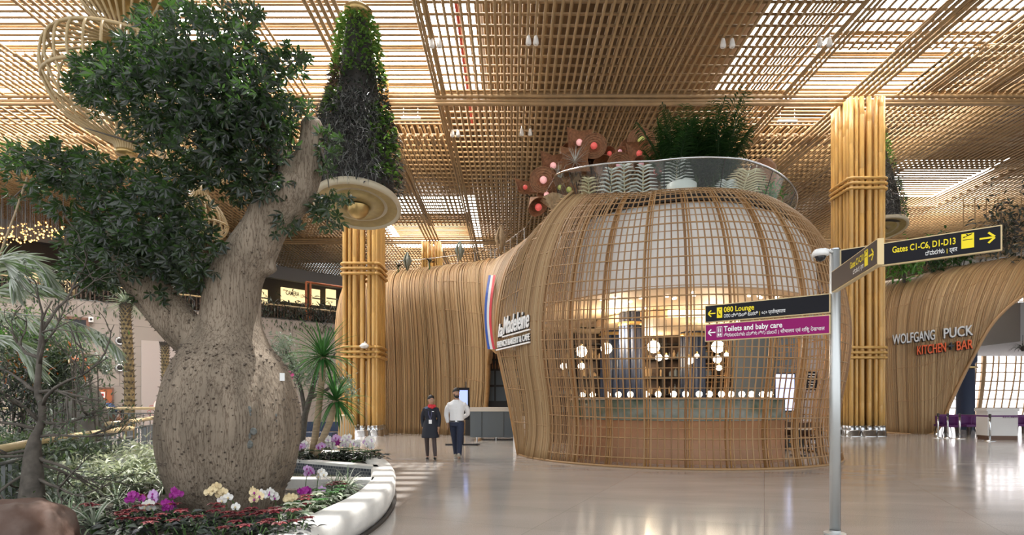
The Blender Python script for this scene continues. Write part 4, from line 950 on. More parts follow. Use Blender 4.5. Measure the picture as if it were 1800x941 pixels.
put_text('english_line', 'Gates C1-C6, D1-D13', 0.088, 'sign_yellow', on(0.47, 0.118), u, Z, p, width=0.51, offset=0.0015); put_text('local_line', 'ದ್ವಾರಗಳು', 0.060, 'sign_white', on(0.745, 0.045), u, Z, p, width=0.15); put_text('hindi_line', 'द्वार', 0.060, 'sign_white', on(0.935, 0.045), u, Z, p, width=0.06); put_text('divider', '|', 0.05, 'sign_yellow', on(0.91, 0.048), u, Z, p)
pict(p, on, 1.025, 0.06, 0.095, 0.14, 'sign_yellow', 'plane'); arrow(p, on, u, 1.215, 0.13, 0.11, 'sign_yellow', False)
p, u, on, L = panel_sign('direction_panel', (3.47, 6.09), (3.165, 4.86), 2.61, 2.835, 'sign_brown'); p['label'] = 'brown gates panel seen at a steep angle'
put_text('english_line', 'Gates C1-C10', 0.085, 'sign_yellow', on(0.60, 0.115), u, Z, p, width=0.36, offset=0.0015); put_text('local_line', 'ದ್ವಾರ', 0.058, 'sign_white', on(0.68, 0.045), u, Z, p, width=0.16); put_text('hindi_line', '| द्वार', 0.058, 'sign_white', on(0.86, 0.045), u, Z, p, width=0.10)
pict(p, on, 0.985, 0.045, 0.085, 0.145, 'sign_yellow', 'plane'); arrow(p, on, u, 1.145, 0.115, 0.11, 'sign_yellow', False)
c = V(SPX-.14, SPY-.05, 3.03)
cc = MB().tube([c+V(.10, .03, .03), c+V(0, 0, .05), c+V(-.03, 0, .03)], 0.018, 8).build('camera_arm', 'white_paint', t, True)
MB().lathe([(0.01, .05), (0.06, .045), (0.082, .01), (0.082, -.02), (0.06, -.03)], c+V(-.05, -.01, 0), 20).build('camera_housing', 'white_paint', cc, True); MB().ball(c+V(-.05, -.01, -.03), 0.055, 14).build('camera_dome', 'glass_dark', cc, True)

# ================================================================ GARDEN BED AND POOL
KO = [(-1.95, 2.6), (-1.72, 4.0), (-1.62, 5.4), (-1.53, 6.7), (-1.62, 7.9), (-1.87, 9.2), (-2.22, 10.5), (-2.68, 11.7), (-3.3, 12.6), (-4.4, 13.3), (-6.0, 13.7), (-7.6, 13.9)]
ko = np.array(catmull([(x, y, 0) for x, y in KO], 70))[:, :2]
tan = np.gradient(ko, axis=0); tan /= np.linalg.norm(tan, axis=1, keepdims=True); nin = np.stack([-tan[:, 1], tan[:, 0]], 1)   # towards the bed
KH = 0.34
def off(d, z): p = ko+nin*d; return [V(a, b, z) for a, b in p]
kb = MB(); kb.loft(list(map(list, zip(*[off(0.05, 0.0), off(0.0, 0.12), off(-0.01, KH-.06), off(0.03, KH), off(0.33, KH), off(0.37, KH-.05), off(0.37, 0.0)]))))
kerb = tag(kb.build('planter_kerb', 'kerb', None, True), 'pale stone kerb curving round the garden bed beside the shiny floor', 'kerb', kind='thing')
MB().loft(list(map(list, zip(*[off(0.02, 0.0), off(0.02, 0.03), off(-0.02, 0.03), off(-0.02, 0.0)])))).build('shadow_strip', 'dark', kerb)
inn = off(0.3, 0)
bed1 = [(p.x, p.y) for p in inn if p.y < 8.1]+[(-9.5, 8.1), (-9.5, 2.6)]
struct(MB().prism(bed1, 0.0, 0.22).build('ground', 'soil'))
bed2 = [(-2.35, 10.0)]+[(p.x, p.y) for p in inn if p.y > 10.0]+[(-8.2, 13.8), (-8.2, 12.3), (-4.6, 11.5)]
struct(MB().prism(bed2, 0.0, 0.27).build('ground', 'soil'))
struct(MB().prism([(-9.5, 8.1), (-5.7, 8.4), (-8.2, 12.3), (-8.2, 13.8), (-11, 13.0), (-14, 20), (-24, 20), (-24, 2.6), (-9.5, 2.6)], 0.0, 0.16).build('ground', 'soil'))
w1 = MB().prism([(-1.95, 8.05), (-5.9, 8.32), (-5.9, 8.62), (-2.0, 8.38)], 0.0, KH); tag(w1.build('pool_wall', 'kerb'), 'low pale wall in front of the tiled pool behind the bottle tree', 'wall', kind='thing')
w2 = MB().prism([(-2.25, 9.72), (-4.6, 11.2), (-5.9, 11.7), (-5.9, 12.0), (-4.5, 11.5), (-2.35, 10.05)], 0.0, KH); pw = tag(w2.build('pool_wall', 'kerb'), 'low pale wall at the far side of the tiled pool under the orchids', 'wall', kind='thing')
MB().loft([[V(-2.22, 9.68, z), V(-4.57, 11.16, z), V(-5.9, 11.66, z)] for z in (0.05, KH-.05)], closed=False).build('mosaic_band', 'mosaic', pw)
w3 = MB().prism([(-5.6, 8.3), (-6.0, 8.3), (-6.0, 12), (-5.6, 12)], 0.0, 0.62); pw = tag(w3.build('pool_wall', 'kerb'), 'taller pale wall closing the left end of the pool beside the trunk', 'wall', kind='thing'); MB().box((-5.585, 10.1, 0.32), (0.03, 3.4, 0.5)).build('mosaic_band', 'mosaic', pw)
wt = struct(MB().prism([(-2.0, 8.3), (-2.3, 9.8), (-4.6, 11.3), (-5.8, 11.8), (-5.8, 8.5)], 0.02, 0.13).build('pool_water', 'water'))

# ================================================================ BOTTLE TREE
TY = 6.75
tree = thing('bottle_tree', 'huge bottle shaped floss silk tree with thorny grey trunk in the garden bed', 'tree', (-3.3, TY, 0.22))
SP = [(407,925,76),(407,905,77),(408,880,86),(405,850,100),(405,800,112),(406.5,750,116.5),(406,700,110),(403.5,650,95),(403,622,78),(404,592,60),(405,560,50),(411,500,46),(428,462,42),(444,440,42),(466,400,37),(484,370,40),(510,340,40),(524,318,34)]
def loft_spine(mb, sp, n=40, wob=0.02, Y=TY, ywob=0.0):
    cs = catmull([P(x, y, Y+ywob*i/len(sp)) for i, (x, y, r) in enumerate(sp)], len(sp)*4); rs = catmull([(r*Y/F, 0, 0) for x, y, r in sp], len(sp)*4)
    rings = []
    for i, c in enumerate(cs):
        tg = np.array(cs[min(i+1, len(cs)-1)])-np.array(cs[max(i-1, 0)]); T = Vector(tg).normalized()
        A = V(0, 1, 0); A = (A-T*A.dot(T)).normalized(); B = T.cross(A); r = max(rs[i][0], 0.004)
        rings.append([Vector(c)+(A*math.cos(a)+B*math.sin(a))*r*(1+wob*math.sin(5*a+i*.25)*math.sin(i*.4)+wob*0.7*math.sin(11*a-i*.13)) for a in [2*PI*k/n for k in range(n)]])
    mb.loft(rings); return rings
tb = MB()
rg_trunk = loft_spine(tb, SP, 48, 0.012)
loft_spine(tb, [(526,330,30),(538,300,27),(545,268,23),(548,240,20),(548,213,18)], 20, 0.04)
loft_spine(tb, [(528,330,26),(505,290,21),(480,257,19),(455,222,17),(430,190,15),(407,156,12),(388,122,8),(366,88,5),(350,60,3)], 16, 0.05, ywob=-0.3)
rg_br = loft_spine(tb, [(405,640,50),(372,615,42),(345,598,37),(315,572,35),(288,540,34),(262,510,32),(240,485,28),(222,455,22),(205,425,15),(196,398,9),(192,375,5)], 24, 0.04, ywob=-0.2)
loft_spine(tb, [(455,470,22),(472,470,14),(484,468,9)], 12, 0.05)
loft_spine(tb, [(330,560,7),(380,520,4.5),(430,480,3),(400,530,2.0)][:1]+[(335,545,6)], 8, 0.0)
trunk = remesh(tb, 'trunk', 'bark', tree, 0.024, 2)
# cut face of the pollarded stub
c = P(548, 213, TY); MB().lathe([(0.001, 0.012), (0.10, 0.010), (0.115, -0.02)], c, 16).build('cut_stub', 'thorn', trunk)
# thorns all over the bottle
th = MB(); tp, td = [], []
def thorns(rings, k, i0, i1, L=(0.02, 0.045)):
    for _ in range(k):
        i = random.randint(i0, i1); j = random.randrange(len(rings[0])); p = rings[i][j].lerp(rings[i+1][(j+1) % len(rings[0])], random.random())
        c = sum(rings[i], Vector())/len(rings[0]); d = (p-c).normalized()
        if d.y > 0.5: continue
        l = random.uniform(*L); r = l*random.uniform(.35, .6); a = d.orthogonal().normalized(); b = d.cross(a)
        th.add([p-d*.01+a*r, p-d*.01+b*r, p-d*.01-a*r, p-d*.01-b*r, p+d*l*0.8+V(0, 0, l*.15)], [(0, 1, 4), (1, 2, 4), (2, 3, 4), (3, 0, 4)])
thorns(rg_trunk, 1100, 2, 34, (0.020, 0.045)); thorns(rg_trunk, 160, 34, 60, (0.015, 0.035)); thorns(rg_br, 240, 8, 28, (0.015, 0.035))
o = th.build('thorns', 'thorn', tree); o['kind'] = 'stuff'
# scars: grey knots where old branches left the bottle
for (px, py, r) in [(433, 768, 15), (436, 732, 7), (484, 743, 8)]:
    c = P(px, py, TY); # nearest trunk surface towards the camera
    best = min((q for rr in rg_trunk for q in rr if q.y < TY), key=lambda q: (q.x/q.y-(px-HX)/F)**2+((q.z-CZ)/q.y-(HY-py)/F)**2)
    b = MB()
    R0 = r*TY/F
    for k in range(7): b.ball(best+V(random.uniform(-.6, .6)*R0, 0.02, random.uniform(-1, 1)*R0), R0*random.uniform(.3, .5), 10, (1, .25, 1))
    b.build('knot', 'knot', trunk, True)
tgp = P(496, 663, 6.25); MB().box(tgp, (0.05, 0.01, 0.085), 0.5).build('name_tag', 'white_paint', tree)
# branches in the crown
br = MB()
BR_ = [[(430,190),(470,160),(505,118),(532,92)],[(407,156),(380,130),(350,100),(330,60),(325,20)],[(388,122),(340,110),(280,120),(220,110),(165,120)],[(366,88),(400,60),(420,30),(440,0)],
       [(430,190),(400,240),(350,290),(300,330)],[(455,222),(420,250),(370,230),(300,220),(220,190),(140,140)],[(205,425),(170,390),(150,350),(120,300),(70,280),(15,262)],[(215,440),(250,400),(290,370),(340,350)],
       [(196,398),(215,350),(240,320)],[(205,425),(160,420),(130,400),(110,370)],[(548,240),(570,280),(578,330)],[(505,290),(470,330),(440,350),(415,330)],[(120,300),(60,320),(20,350)],[(240,485),(200,500),(160,480)],[(535,310),(560,350),(575,380),(590,395)],
       [(350,100),(300,70),(270,50)],[(300,220),(250,250),(200,240),(150,225)],[(480,257),(500,220),(520,205)]]
for b_ in BR_:
    dy = random.uniform(-.7, .5); pts = [P(x, y, TY+dy*i/len(b_)) for i, (x, y) in enumerate(b_)]; pts = [V(*p) for p in catmull(pts, 9)]
    br.tube(pts, [0.022*(1-.75*i/8) for i in range(9)], 5)
br.build('twigs', 'twig', tree, True)
# crown of five-fingered leaves
lp, ld, ll, lu = [], [], [], []
BL = [(330,70,130,75,1.1,520),(300,160,165,85,1.1,760),(400,150,110,90,.9,420),(230,130,120,65,.9,260),(340,240,110,70,.9,420),(440,230,90,80,.7,260),(500,110,50,32,.4,70),(490,190,60,45,.5,130),(170,130,75,55,.7,110),
      (240,330,110,50,.9,330),(250,390,130,75,1.0,620),(190,440,90,70,.8,320),(300,440,110,60,.8,330),(330,480,60,35,.5,90),(150,300,80,40,.7,150),(75,275,80,32,.6,120),(40,310,60,50,.6,60),(110,345,60,40,.6,80),
      (450,270,70,60,.6,190),(470,330,60,35,.5,80),(430,340,40,30,.4,50),(575,260,28,50,.3,45),(575,365,35,40,.35,55),(600,350,22,20,.3,14),(150,480,60,30,.5,70),(270,520,40,20,.4,30),(430,20,35,22,.4,35),(370,300,60,40,.6,130),(500,395,30,25,.3,20)]
for (px, py, rx, ry, dy, k) in BL:
    k = int(k*0.85)
    for _ in range(k):
        v3 = rng.normal(0, 1, 3); v3 /= np.linalg.norm(v3); r = rng.uniform(.25, 1)**0.6
        Y = TY-.1+v3[1]*r*dy; c = P(px+v3[0]*r*rx, py+v3[2]*r*ry, Y)
        # petiole end; leaflets hang round it like fingers
        ax = Vector((v3[0]*.5+rng.normal(0, .4), v3[1]*.6-.3+rng.normal(0, .4), -.35+rng.normal(0, .35))).normalized(); s = ax.orthogonal().normalized(); tt = ax.cross(s); a0 = rng.uniform(0, 6.28); nl = rng.integers(5, 7); LL = rng.uniform(.070, .125)
        for q in range(nl):
            a = a0+2*PI*q/nl; d = ax*.55+(s*math.cos(a)+tt*math.sin(a))*.85
            lp.append(tuple(c)); ld.append(tuple(d)); ll.append(LL*rng.uniform(.8, 1.1)); lu.append(tuple(-ax))
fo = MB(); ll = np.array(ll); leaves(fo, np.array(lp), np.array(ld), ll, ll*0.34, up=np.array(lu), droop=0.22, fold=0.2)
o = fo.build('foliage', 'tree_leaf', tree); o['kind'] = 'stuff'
# ================================================================ HANGING PLANTERS AND LANTERNS
def tilt_(mb, Y):
    for v in mb.v: v[:, 2] -= (v[:, 1]-Y)*0.22
    return mb
def hanging_planter(px, pyd, Y, rd, label, top_py, prof, nleaf=1.0, tilt=0.0):
    c = P(px, pyd, Y); x, z = c.x, c.z
    t = thing('hanging_planter', label, 'hanging planter', c, 'bell shaped leafy planters hung from the ceiling')
    dish = MB().lathe([(rd, 0.10), (rd+.02, 0.06), (rd+.02, -0.04), (rd-.01, -0.06), (rd-.05, -0.07), (rd-.08, -.04), (rd-.10, 0.0), (0.2, 0.06), (0.05, 0.10)], c, 56); tilt_(dish, Y).build('dish', 'cream_metal', t, True)
    tilt_(MB().lathe([(rd-.09, -0.02), (rd*.62, 0.03), (rd*.60, -0.02), (rd*.55, -.05), (rd*.30, -.07), (rd*.28, -.02), (0.01, 0.02)], c, 48), Y).build('dish_lining', 'dish_lining', t, True)
    MB().lathe([(rd*.27, -.02), (rd*.25, -.16), (rd*.16, -.30), (rd*.04, -.36), (0.01, -.36)], c, 28).build('lamp_bowl', 'gold', t, True)
    core = [(max(0.03, r-.12), zz_) for r, zz_ in prof]
    MB().lathe(core, (x, Y, 0), 24, cap=True).build('core', 'dark', t, True)
    ztop = prof[-1][1]
    MB().lathe([(0.10, ztop-.15), (0.36, ztop+.0), (0.40, ztop+.12), (0.36, ztop+.16), (0.05, ztop+.16)], (x, Y, 0), 28).build('top_dish', 'gold', t, True)
    for k in range(5): a = 2*PI*k/5; MB().tube([(x+.08*math.cos(a), Y+.08*math.sin(a), ztop+.1), (x+.30*math.cos(a), Y+.30*math.sin(a), 15.0)], 0.018, 5).build('cable', 'steel', t)
    zs = np.array([p[1] for p in prof]); rs = np.array([p[0] for p in prof])
    def pts(k, z0, z1, a0=0, a1=2*PI):
        u = rng.uniform(0, 1, k); zv = z0+(z1-z0)*u; a = rng.uniform(a0, a1, k); r = np.interp(zv, zs, rs)+rng.uniform(-.10, .10, k)
        n = np.stack([np.cos(a), np.sin(a), np.zeros(k)], 1); p = np.stack([x+r*np.cos(a), Y+r*np.sin(a), zv], 1); return p, n
    H = zs[-1]-zs[0]; z0 = zs[0]; cen = -PI/2
    def grp(nm, m, parts):
        mb = MB()
        for (k, a, b, a0, a1, L, W, dr, upw) in parts:
            p, n = pts(int(k*nleaf), z0+H*a, z0+H*b, cen+a0, cen+a1); d = n+rng.normal(0, .55, p.shape)+[0, 0, upw]; leaves(mb, p, d, rng.uniform(.6, 1.2, len(p))*L, W, droop=dr)
        o = mb.build(nm, m, t); o['kind'] = 'stuff'
    grp('upper_ivy', 'ivy_leaf', [(1500, .62, 1.0, 0, 6.28, .13, .075, .25, -.1), (320, .05, .45, .5, 1.5, .15, .10, .25, 0), (160, .38, .52, -1.3, -.3, .16, .09, .2, 0)])
    grp('dark_shrub', 'dark_leaf', [(1500, .34, .70, 0, 6.28, .12, .05, .2, .1), (1500, .0, .5, 0, 6.28, .14, .06, .3, -.2)])
    grp('grass_tufts', 'grass_blade', [(2300, .04, .50, -1.4, .7, .34, .020, .55, .1), (900, .0, .4, 1.0, 5.0, .3, .014, .5, .1)])
    grp('reddish_tufts', 'red_leaf', [(420, .50, .68, -1.7, -.4, .17, .022, .3, .1)])
Y = 15.5
pr = [(px*Y/F, CZ+(HY-py)*Y/F) for px, py in [(72, 345), (70, 320), (68, 280), (60, 235), (52, 200), (43, 160), (38, 120), (34, 80), (27, 45), (18, 28)]]
hanging_planter(629, 362, Y, 74*Y/F, 'large bell shaped planter of dark grasses hanging in front of the left bamboo column', 25, pr)
Y = 27.5
pr = [(px*Y/F, CZ+(HY-py)*Y/F) for px, py in [(38, 398), (37, 380), (34, 350), (28, 320), (22, 295), (16, 270), (12, 250), (8, 235)]]
hanging_planter(1545, 404, Y, 43*Y/F, 'small bell shaped planter hanging half hidden behind the right bamboo column', 235, pr, 0.35)

def lantern(px, Y, prof, label, ncane=26, rings=(), bowl=None):
    """open cage of bent canes; prof = (half width px, py) from top to bottom"""
    pr = [(r*Y/F, CZ+(HY-py)*Y/F) for r, py in prof]; x = (px-HX)*Y/F; zb = pr[-1][1]
    t = thing('cane_lantern', label, 'lantern', (x, Y, zb), 'bent cane lanterns hanging over the garden')
    cg = MB()
    cs = catmull([(r, z, 0) for r, z in pr], 34)
    for k in range(ncane):
        a = 2*PI*k/ncane; cg.tube([(x+c[0]*math.cos(a), Y+c[0]*math.sin(a), c[1]) for c in cs], 0.024, 6)
    cg.build('cage', 'cane', t, True)
    for i in rings:
        r, z = pr[i]; MB().tube([(x+r*math.cos(a), Y+r*math.sin(a), z) for a in np.linspace(0, 2*PI, 41)], 0.035, 6).build('ring', 'cane', t, True)
    if bowl:
        b = [(r*Y/F, CZ+(HY-py)*Y/F) for r, py in bowl]; MB().lathe(b, (x, Y, 0), 32).build('bowl', 'gold', t, True)
    MB().lathe([(0.02, zb-.06), (pr[-1][0]+.03, zb-.05), (pr[-1][0]+.03, zb+.02), (0.02, zb+.03)], (x, Y, 0), 20).build('end_ring', 'gold', t, True)
    MB().tube([(x, Y, pr[0][1]), (x, Y, 15.5)], 0.02, 6).build('cable', 'steel', t)
    return t, x, Y
t, x, Y = lantern(222, 11.0, [(62, -60), (80, -30), (66, 20), (30, 60), (26, 78), (60, 90), (108, 105), (119, 135), (116, 170), (95, 210), (50, 238), (22, 252), (14, 268)], 'large bulging cane lantern with a leafy bowl behind the crown of the bottle tree', 30, rings=(6, 8), bowl=[(70, -22), (64, 0), (44, 22), (10, 30), (2, 30)])
lf = MB(); p = np.array([tuple(P(222+rng.uniform(-110, 60), rng.uniform(85, 140), 11+rng.uniform(-1, 1))) for _ in range(70)]); leaves(lf, p, rng.normal(0, 1, p.shape), 0.24, 0.10); o = lf.build('leaves', 'ivy_leaf', t); o['kind'] = 'stuff'
lantern(352, 17.0, [(30, 235), (62, 255), (70, 270), (50, 300), (16, 330), (14, 345), (34, 370), (44, 395), (36, 412), (12, 420)], 'slimmer cane lantern hanging lower behind the left branch of the bottle tree', 22, rings=(2, 7))

# ================================================================ ROOF GARDEN OF THE CAFE
FL = [ # px, py, Y, size px, kind, globe, tilt(x,z), label
 (923,330,17.6,22,'square','globe_red',(-.6,.3),'small square woven flower lamp at the far left tip of the cluster'),
 (955,317,17.0,34,'round','globe_pink',(-.05,.0),'large round woven flower lamp low on the left of the cluster'),
 (972,292,17.4,30,'square','globe_pink',(-.2,.25),'folded square woven flower lamp above the large round one at the left'),
 (961,343,17.0,26,'round','globe_pink',(-.3,-.4),'small round woven flower lamp beneath the large round one at the left'),
 (946,364,16.8,30,'cone','globe_red',(.8,.6),'cone shaped woven flower lamp lowest at the left of the cluster'),
 (1018,251,17.4,30,'square','globe_pink',(-.1,.2),'square woven flower lamp at the top left of the cluster'),
 (1044,257,17.2,32,'round','globe_red',(.0,-.2),'wide woven flower lamp with a red globe beside the top left square'),
 (1011,283,17.1,32,'square',None,(-.2,-.1),'square woven flower with silver spikes in the middle of the cluster'),
 (1071,270,17.5,20,'cone','globe_red',(.3,.2),'narrow woven flower lamp with a red rim left of the round pink one'),
 (1090,267,17.6,18,'cone','globe_rose',(-.2,-.6),'woven flower lamp with a plain pink globe in the middle top'),
 (1127,247,17.5,34,'round','globe_green',(-.15,-.1),'round woven flower lamp with a yellow green globe near the palms'),
 (1124,270,17.2,28,'square','globe_red',(.1,-.5),'red woven flower lamp under the yellow green one'),
 (1088,290,16.4,30,'round','globe_rose',(.3,.1),'woven flower lamp with a pink globe just behind the handrail'),
 (1127,289,16.3,24,'cone','globe_rose',(.2,.0),'woven flower lamp with a large pink globe right behind the glass'),
 (1155,300,17.0,40,'round','globe_red',(.5,.3),'large brown woven flower lamp turned away under the palms'),
 (984,330,16.9,24,'square','globe_green',(.0,.4),'woven flower lamp with a green globe left of the glass end'),
 (1000,334,16.8,24,'cone','globe_green',(-.1,.2),'woven flower lamp with a green globe at the glass end'),
 (1036,285,17.6,38,'cone',None,(.6,-.3),'large brown woven cone behind the middle of the cluster'),
 (988,305,17.5,30,'fan',None,(.1,.3),'pale folded woven fan in the left of the cluster'),
 (972,352,16.7,26,'fan',None,(.2,-.3),'grey white folded fan at the lower left of the cluster')]
FL += [(1000,268,17.6,26,'cone',None,(.3,.5),'brown woven cone at the upper left of the cluster'),(1060,290,17.3,28,'cone',None,(.4,-.2),'dark woven cone left of the pink globes'),(983,318,17.3,26,'square',None,(.1,-.3),'brown woven square behind the pale fan'),
 (1105,262,17.9,24,'round',None,(.1,.2),'small brown woven disc between the pink globe and the yellow green one'),(1000,312,17.4,24,'fan',None,(-.2,.1),'brown folded fan low in the middle of the cluster'),(1150,285,17.6,30,'round',None,(.3,-.3),'broad brown woven disc half hidden by the palms')]
stemroot = {}
for i, (px, py, Y, s, kind, gm, (tx, tz), lb) in enumerate(FL):
    c = P(px, py, Y); r = s*Y/F*0.70
    t = thing('woven_flower_lamp', lb, 'flower lamp', c, 'woven flower lamps on the cafe roof')
    R = Matrix.Rotation(tz, 3, 'Z') @ Matrix.Rotation(PI/2+tx, 3, 'X')      # opening faces the hall
    tr = lambda p: c+R@Vector(p)
    mb = MB()
    if kind == 'round':
        rr = [(r*k, -r*0.30*(1-k)**1.3*1.6) for k in (0.12, .3, .5, .7, .88, 1.0)]; th_ = 0.02; n = 26
        prof = rr+[(a, b-th_) for a, b in reversed(rr)]
        mb.loft([[tr((a*math.cos(q), a*math.sin(q), b)) for q in np.linspace(0, 2*PI, n+1)] for a, b in prof], closed=False)
        for k in (.45, .62, .78, .92, 1.0): mb.tube([tr((r*k*math.cos(q), r*k*math.sin(q), -r*0.48*(1-k)**1.3+.012)) for q in np.linspace(0, 2*PI, 25)], 0.012, 4)
    elif kind == 'square':
        rings = []
        for k, dz in ((0.15, -r*.7), (.5, -r*.42), (.8, -r*.15), (1.0, .05), (.97, .02), (.5, -r*.47), (.15, -r*.75)):
            rings.append([tr((r*k*1.15*x_, r*k*1.15*y_, dz+(0.16*r*k if (x_ and y_) else -0.05*r))) for x_, y_ in ((1,1),(0,.85),(-1,1),(-.85,0),(-1,-1),(0,-.85),(1,-1),(.85,0))])
        mb.loft(rings)
    elif kind == 'cone':
        rings = []
        for k, dz in ((.08, -r*1.5), (.35, -r*1.0), (.7, -r*.4), (.9, 0), (.86, 0), (.66, -r*.42), (.3, -r*1.0), (.04, -r*1.45)):
            rings.append([tr((r*k*math.cos(q), r*k*math.sin(q), dz)) for q in np.linspace(0, 2*PI, 17)[:-1]])
        mb.loft(rings)
    else:
        rings = []
        for k in np.linspace(0, 1, 7):
            a = -0.9+1.8*k; dz = 0.06*(1 if int(k*6) % 2 else -1)
            rings.append([tr((0, -r, 0)), tr((1.7*r*math.sin(a), -r+1.7*r*math.cos(a), dz)), tr((1.7*r*math.sin(a), -r+1.7*r*math.cos(a), dz-.02)), tr((0, -r, -.02))])
        mb.loft(rings)
    sh = mb.build('shade', 'woven_light' if kind == 'fan' else 'woven', t, kind == 'round')
    if gm: MB().ball(tr((0, 0, r*.05)), r*(0.27 if kind != 'cone' else .30), 14).build('globe', gm, t, True)
    if kind == 'square' and gm is None:
        sp = MB(); rosette(sp, tr((0, 0, -.05)), 46, r*1.5, 0.03, 0.3, (-.4, 1.4)); sp.build('silver_spikes', 'zebra_white', t)
    base = V(min(max(c.x+.3, 2.2), 6), 17.4, 6.5) if px > 985 else V(1.7, 17.6, 6.6)
    pts = catmull([tr((0, 0, -r*.5)), tr((0, 0, -r*.5))*.5+base*.5+V(0, .3, .15), base], 10)
    MB().tube(pts, 0.02, 6).build('stem', 'dark_wood', t, True)
# striped metal fern leaves behind the glass
ZL = [(1040,375,312,15.6,24,'zebra_gold',-.1,'striped golden fern sculpture at the left end behind the glass'),(1072,362,295,15.3,26,'zebra_white',.05,'striped silver fern sculpture second from the left behind the glass'),(1100,358,288,15.2,24,'zebra_white',-.05,'striped silver fern sculpture third from the left behind the glass'),
      (1131,352,290,15.1,26,'zebra_white',.0,'striped silver fern sculpture leaning under the large pink globe'),(1190,330,278,15.2,30,'zebra_white',.0,'tall striped silver fern sculpture rising from the white pot'),(1268,345,318,15.0,26,'zebra_white',.35,'low striped silver fern sculpture right of the palms'),
      (1303,340,300,15.2,44,'zebra_gold',.3,'broad striped golden fern sculpture right of the palms')]
for px, pb, pt, Y, wpx, m, lean, lb in ZL:
    A, B = P(px, pb, Y), P(px+lean*(pb-pt), pt, Y); A.z = max(A.z-.3, 6.4)
    t = thing('fern_sculpture', lb, 'sculpture', A, 'striped fern sculptures behind the glass')
    st = [V(*p) for p in catmull([A, A.lerp(B, .5)+V(0, .06, 0), B], 12)]
    MB().tube(st, 0.018, 6).build('stem', 'zebra_gold', t, True)
    mb = MB(); k = 15
    for i in range(k):
        f = i/(k-1); p = st[min(int(f*11), 10)].lerp(st[min(int(f*11)+1, 11)], f*11 % 1); W_ = wpx*Y/F*(0.35+.65*math.sin(PI*(0.25+f*.72)))
        for sg in (-1, 1): mb.tube([p, p+V(sg*W_*.5, -.05, W_*.20), p+V(sg*W_, -.12, W_*.10)], [0.026, 0.024, 0.006], 5)
    mb.build('leaflets', m, t, True)
# palms in pots
def potted_palm(px, pb, Y, h, lb, nf=16, spread=1.0, pot=True):
    A = P(px, pb, Y); A.z = 6.45
    t = thing('potted_palm', lb, 'palm', A, 'palms on the cafe roof')
    MB().lathe([(0.20, 6.45), (0.26, 6.75), (0.24, 6.78), (0.19, 6.70), (0.01, 6.68)], (A.x, A.y, 0), 20).build('pot', 'white_pot', t, True)
    st = MB(); lf = MB()
    for k in range(nf):
        a = 2*PI*k*0.382; e = random.uniform(.1, .55)*spread; L = h*random.uniform(.7, 1.05)
        pts = []; p = A+V(random.uniform(-.08, .08), random.uniform(-.08, .08), .25); d = V(math.cos(a)*e*.55, math.sin(a)*e*.55, 1).normalized()
        for q in range(9): pts.append(p.copy()); p = p+d*L/8; d = (d+V(math.cos(a)*.11*e, math.sin(a)*.11*e, -.10*e)).normalized()
        st.tube(pts[:4], 0.014, 5); frond(lf, pts[2:], 0.46, 0.040, 30, 0.5)
    st.build('stems', 'stem', t, True); o = lf.build('fronds', 'palm_leaf', t); o['kind'] = 'stuff'
potted_palm(1185, 330, 15.6, 2.7, 'dark feathery potted palm left of the pair on the cafe roof', 30)
potted_palm(1228, 330, 15.9, 3.2, 'tallest dark feathery potted palm in the middle of the cafe roof', 22)
potted_palm(1262, 330, 15.5, 2.8, 'dark feathery potted palm on the right of the group on the cafe roof', 30)
c = P(1198, 330, 14.4); t = thing('planter_pot', 'squat white planter pot on the cafe roof behind the glass', 'pot', V(c.x, c.y, 6.5))
MB().lathe([(0.28, 6.5), (0.36, 6.62), (0.37, 6.95), (0.30, 7.0), (0.26, 6.95), (0.01, 6.93)], (c.x, c.y, 0), 28).build('bowl', 'white_pot', t, True); MB().lathe([(0.26, 6.93), (0.01, 6.96)], (c.x, c.y, 0), 16).build('earth', 'soil', t)
# tall woven hood with a round eye
c = P(1342, 330, 16.3); 
t = thing('woven_hood', 'tall rounded woven hood with a round dark eye at the right end of the roof', 'sculpture', V(c.x, c.y, 6.5))
MB().lathe([(0.45, 6.4), (0.50, 6.9), (0.47, 7.4), (0.40, 7.9), (0.33, 8.2), (0.20, 8.38), (0.01, 8.42)], (c.x, c.y, 0), 28).build('hood', 'woven', t, True)
e = P(1329, 326, 15.7); MB().lathe([(0.24, 0), (0.26, .05), (0.22, .09), (0.14, .06), (0.13, 0.0)], (0, 0, 0), 24)
ey = MB().lathe([(0.12, 0.02), (0.22, 0.0), (0.25, 0.05), (0.21, 0.10), (0.13, 0.07)], (0, 0, 0), 24); vv = ey.verts(); R = Matrix.Rotation(PI/2, 3, 'X'); ey.v = [np.array([tuple(e+R@Vector(p)) for p in vv])]; eo = ey.build('eye_ring', 'woven_light', t, True)
MB().ball(e+V(0, .02, 0), 0.12, 12, (1, .5, 1)).build('eye', 'dark', t, True)
c = P(1356, 345, 15.3); t = thing('roof_shrub', 'small bright green shrub at the right end behind the glass', 'plant', c); mb = MB(); p = c+rng.normal(0, 1, (170, 3))*[.16, .15, .22] if False else np.array(tuple(c))+rng.normal(0, 1, (170, 3))*[.15, .15, .22]; leaves(mb, p, rng.normal(0, 1, (170, 3)), .14, .06); o = mb.build('leaves', 'fern_leaf', t); MB().tube([c-V(0, 0, .5), c], 0.02, 5).build('stem', 'stem', t)
c = P(1027, 342, 15.9); t = thing('lattice_panel', 'small pale lit slatted panel at the left end behind the glass', 'panel', c); MB().box(c, (0.16, 0.05, 0.55), 0.2).build('frame', 'woven_light', t)
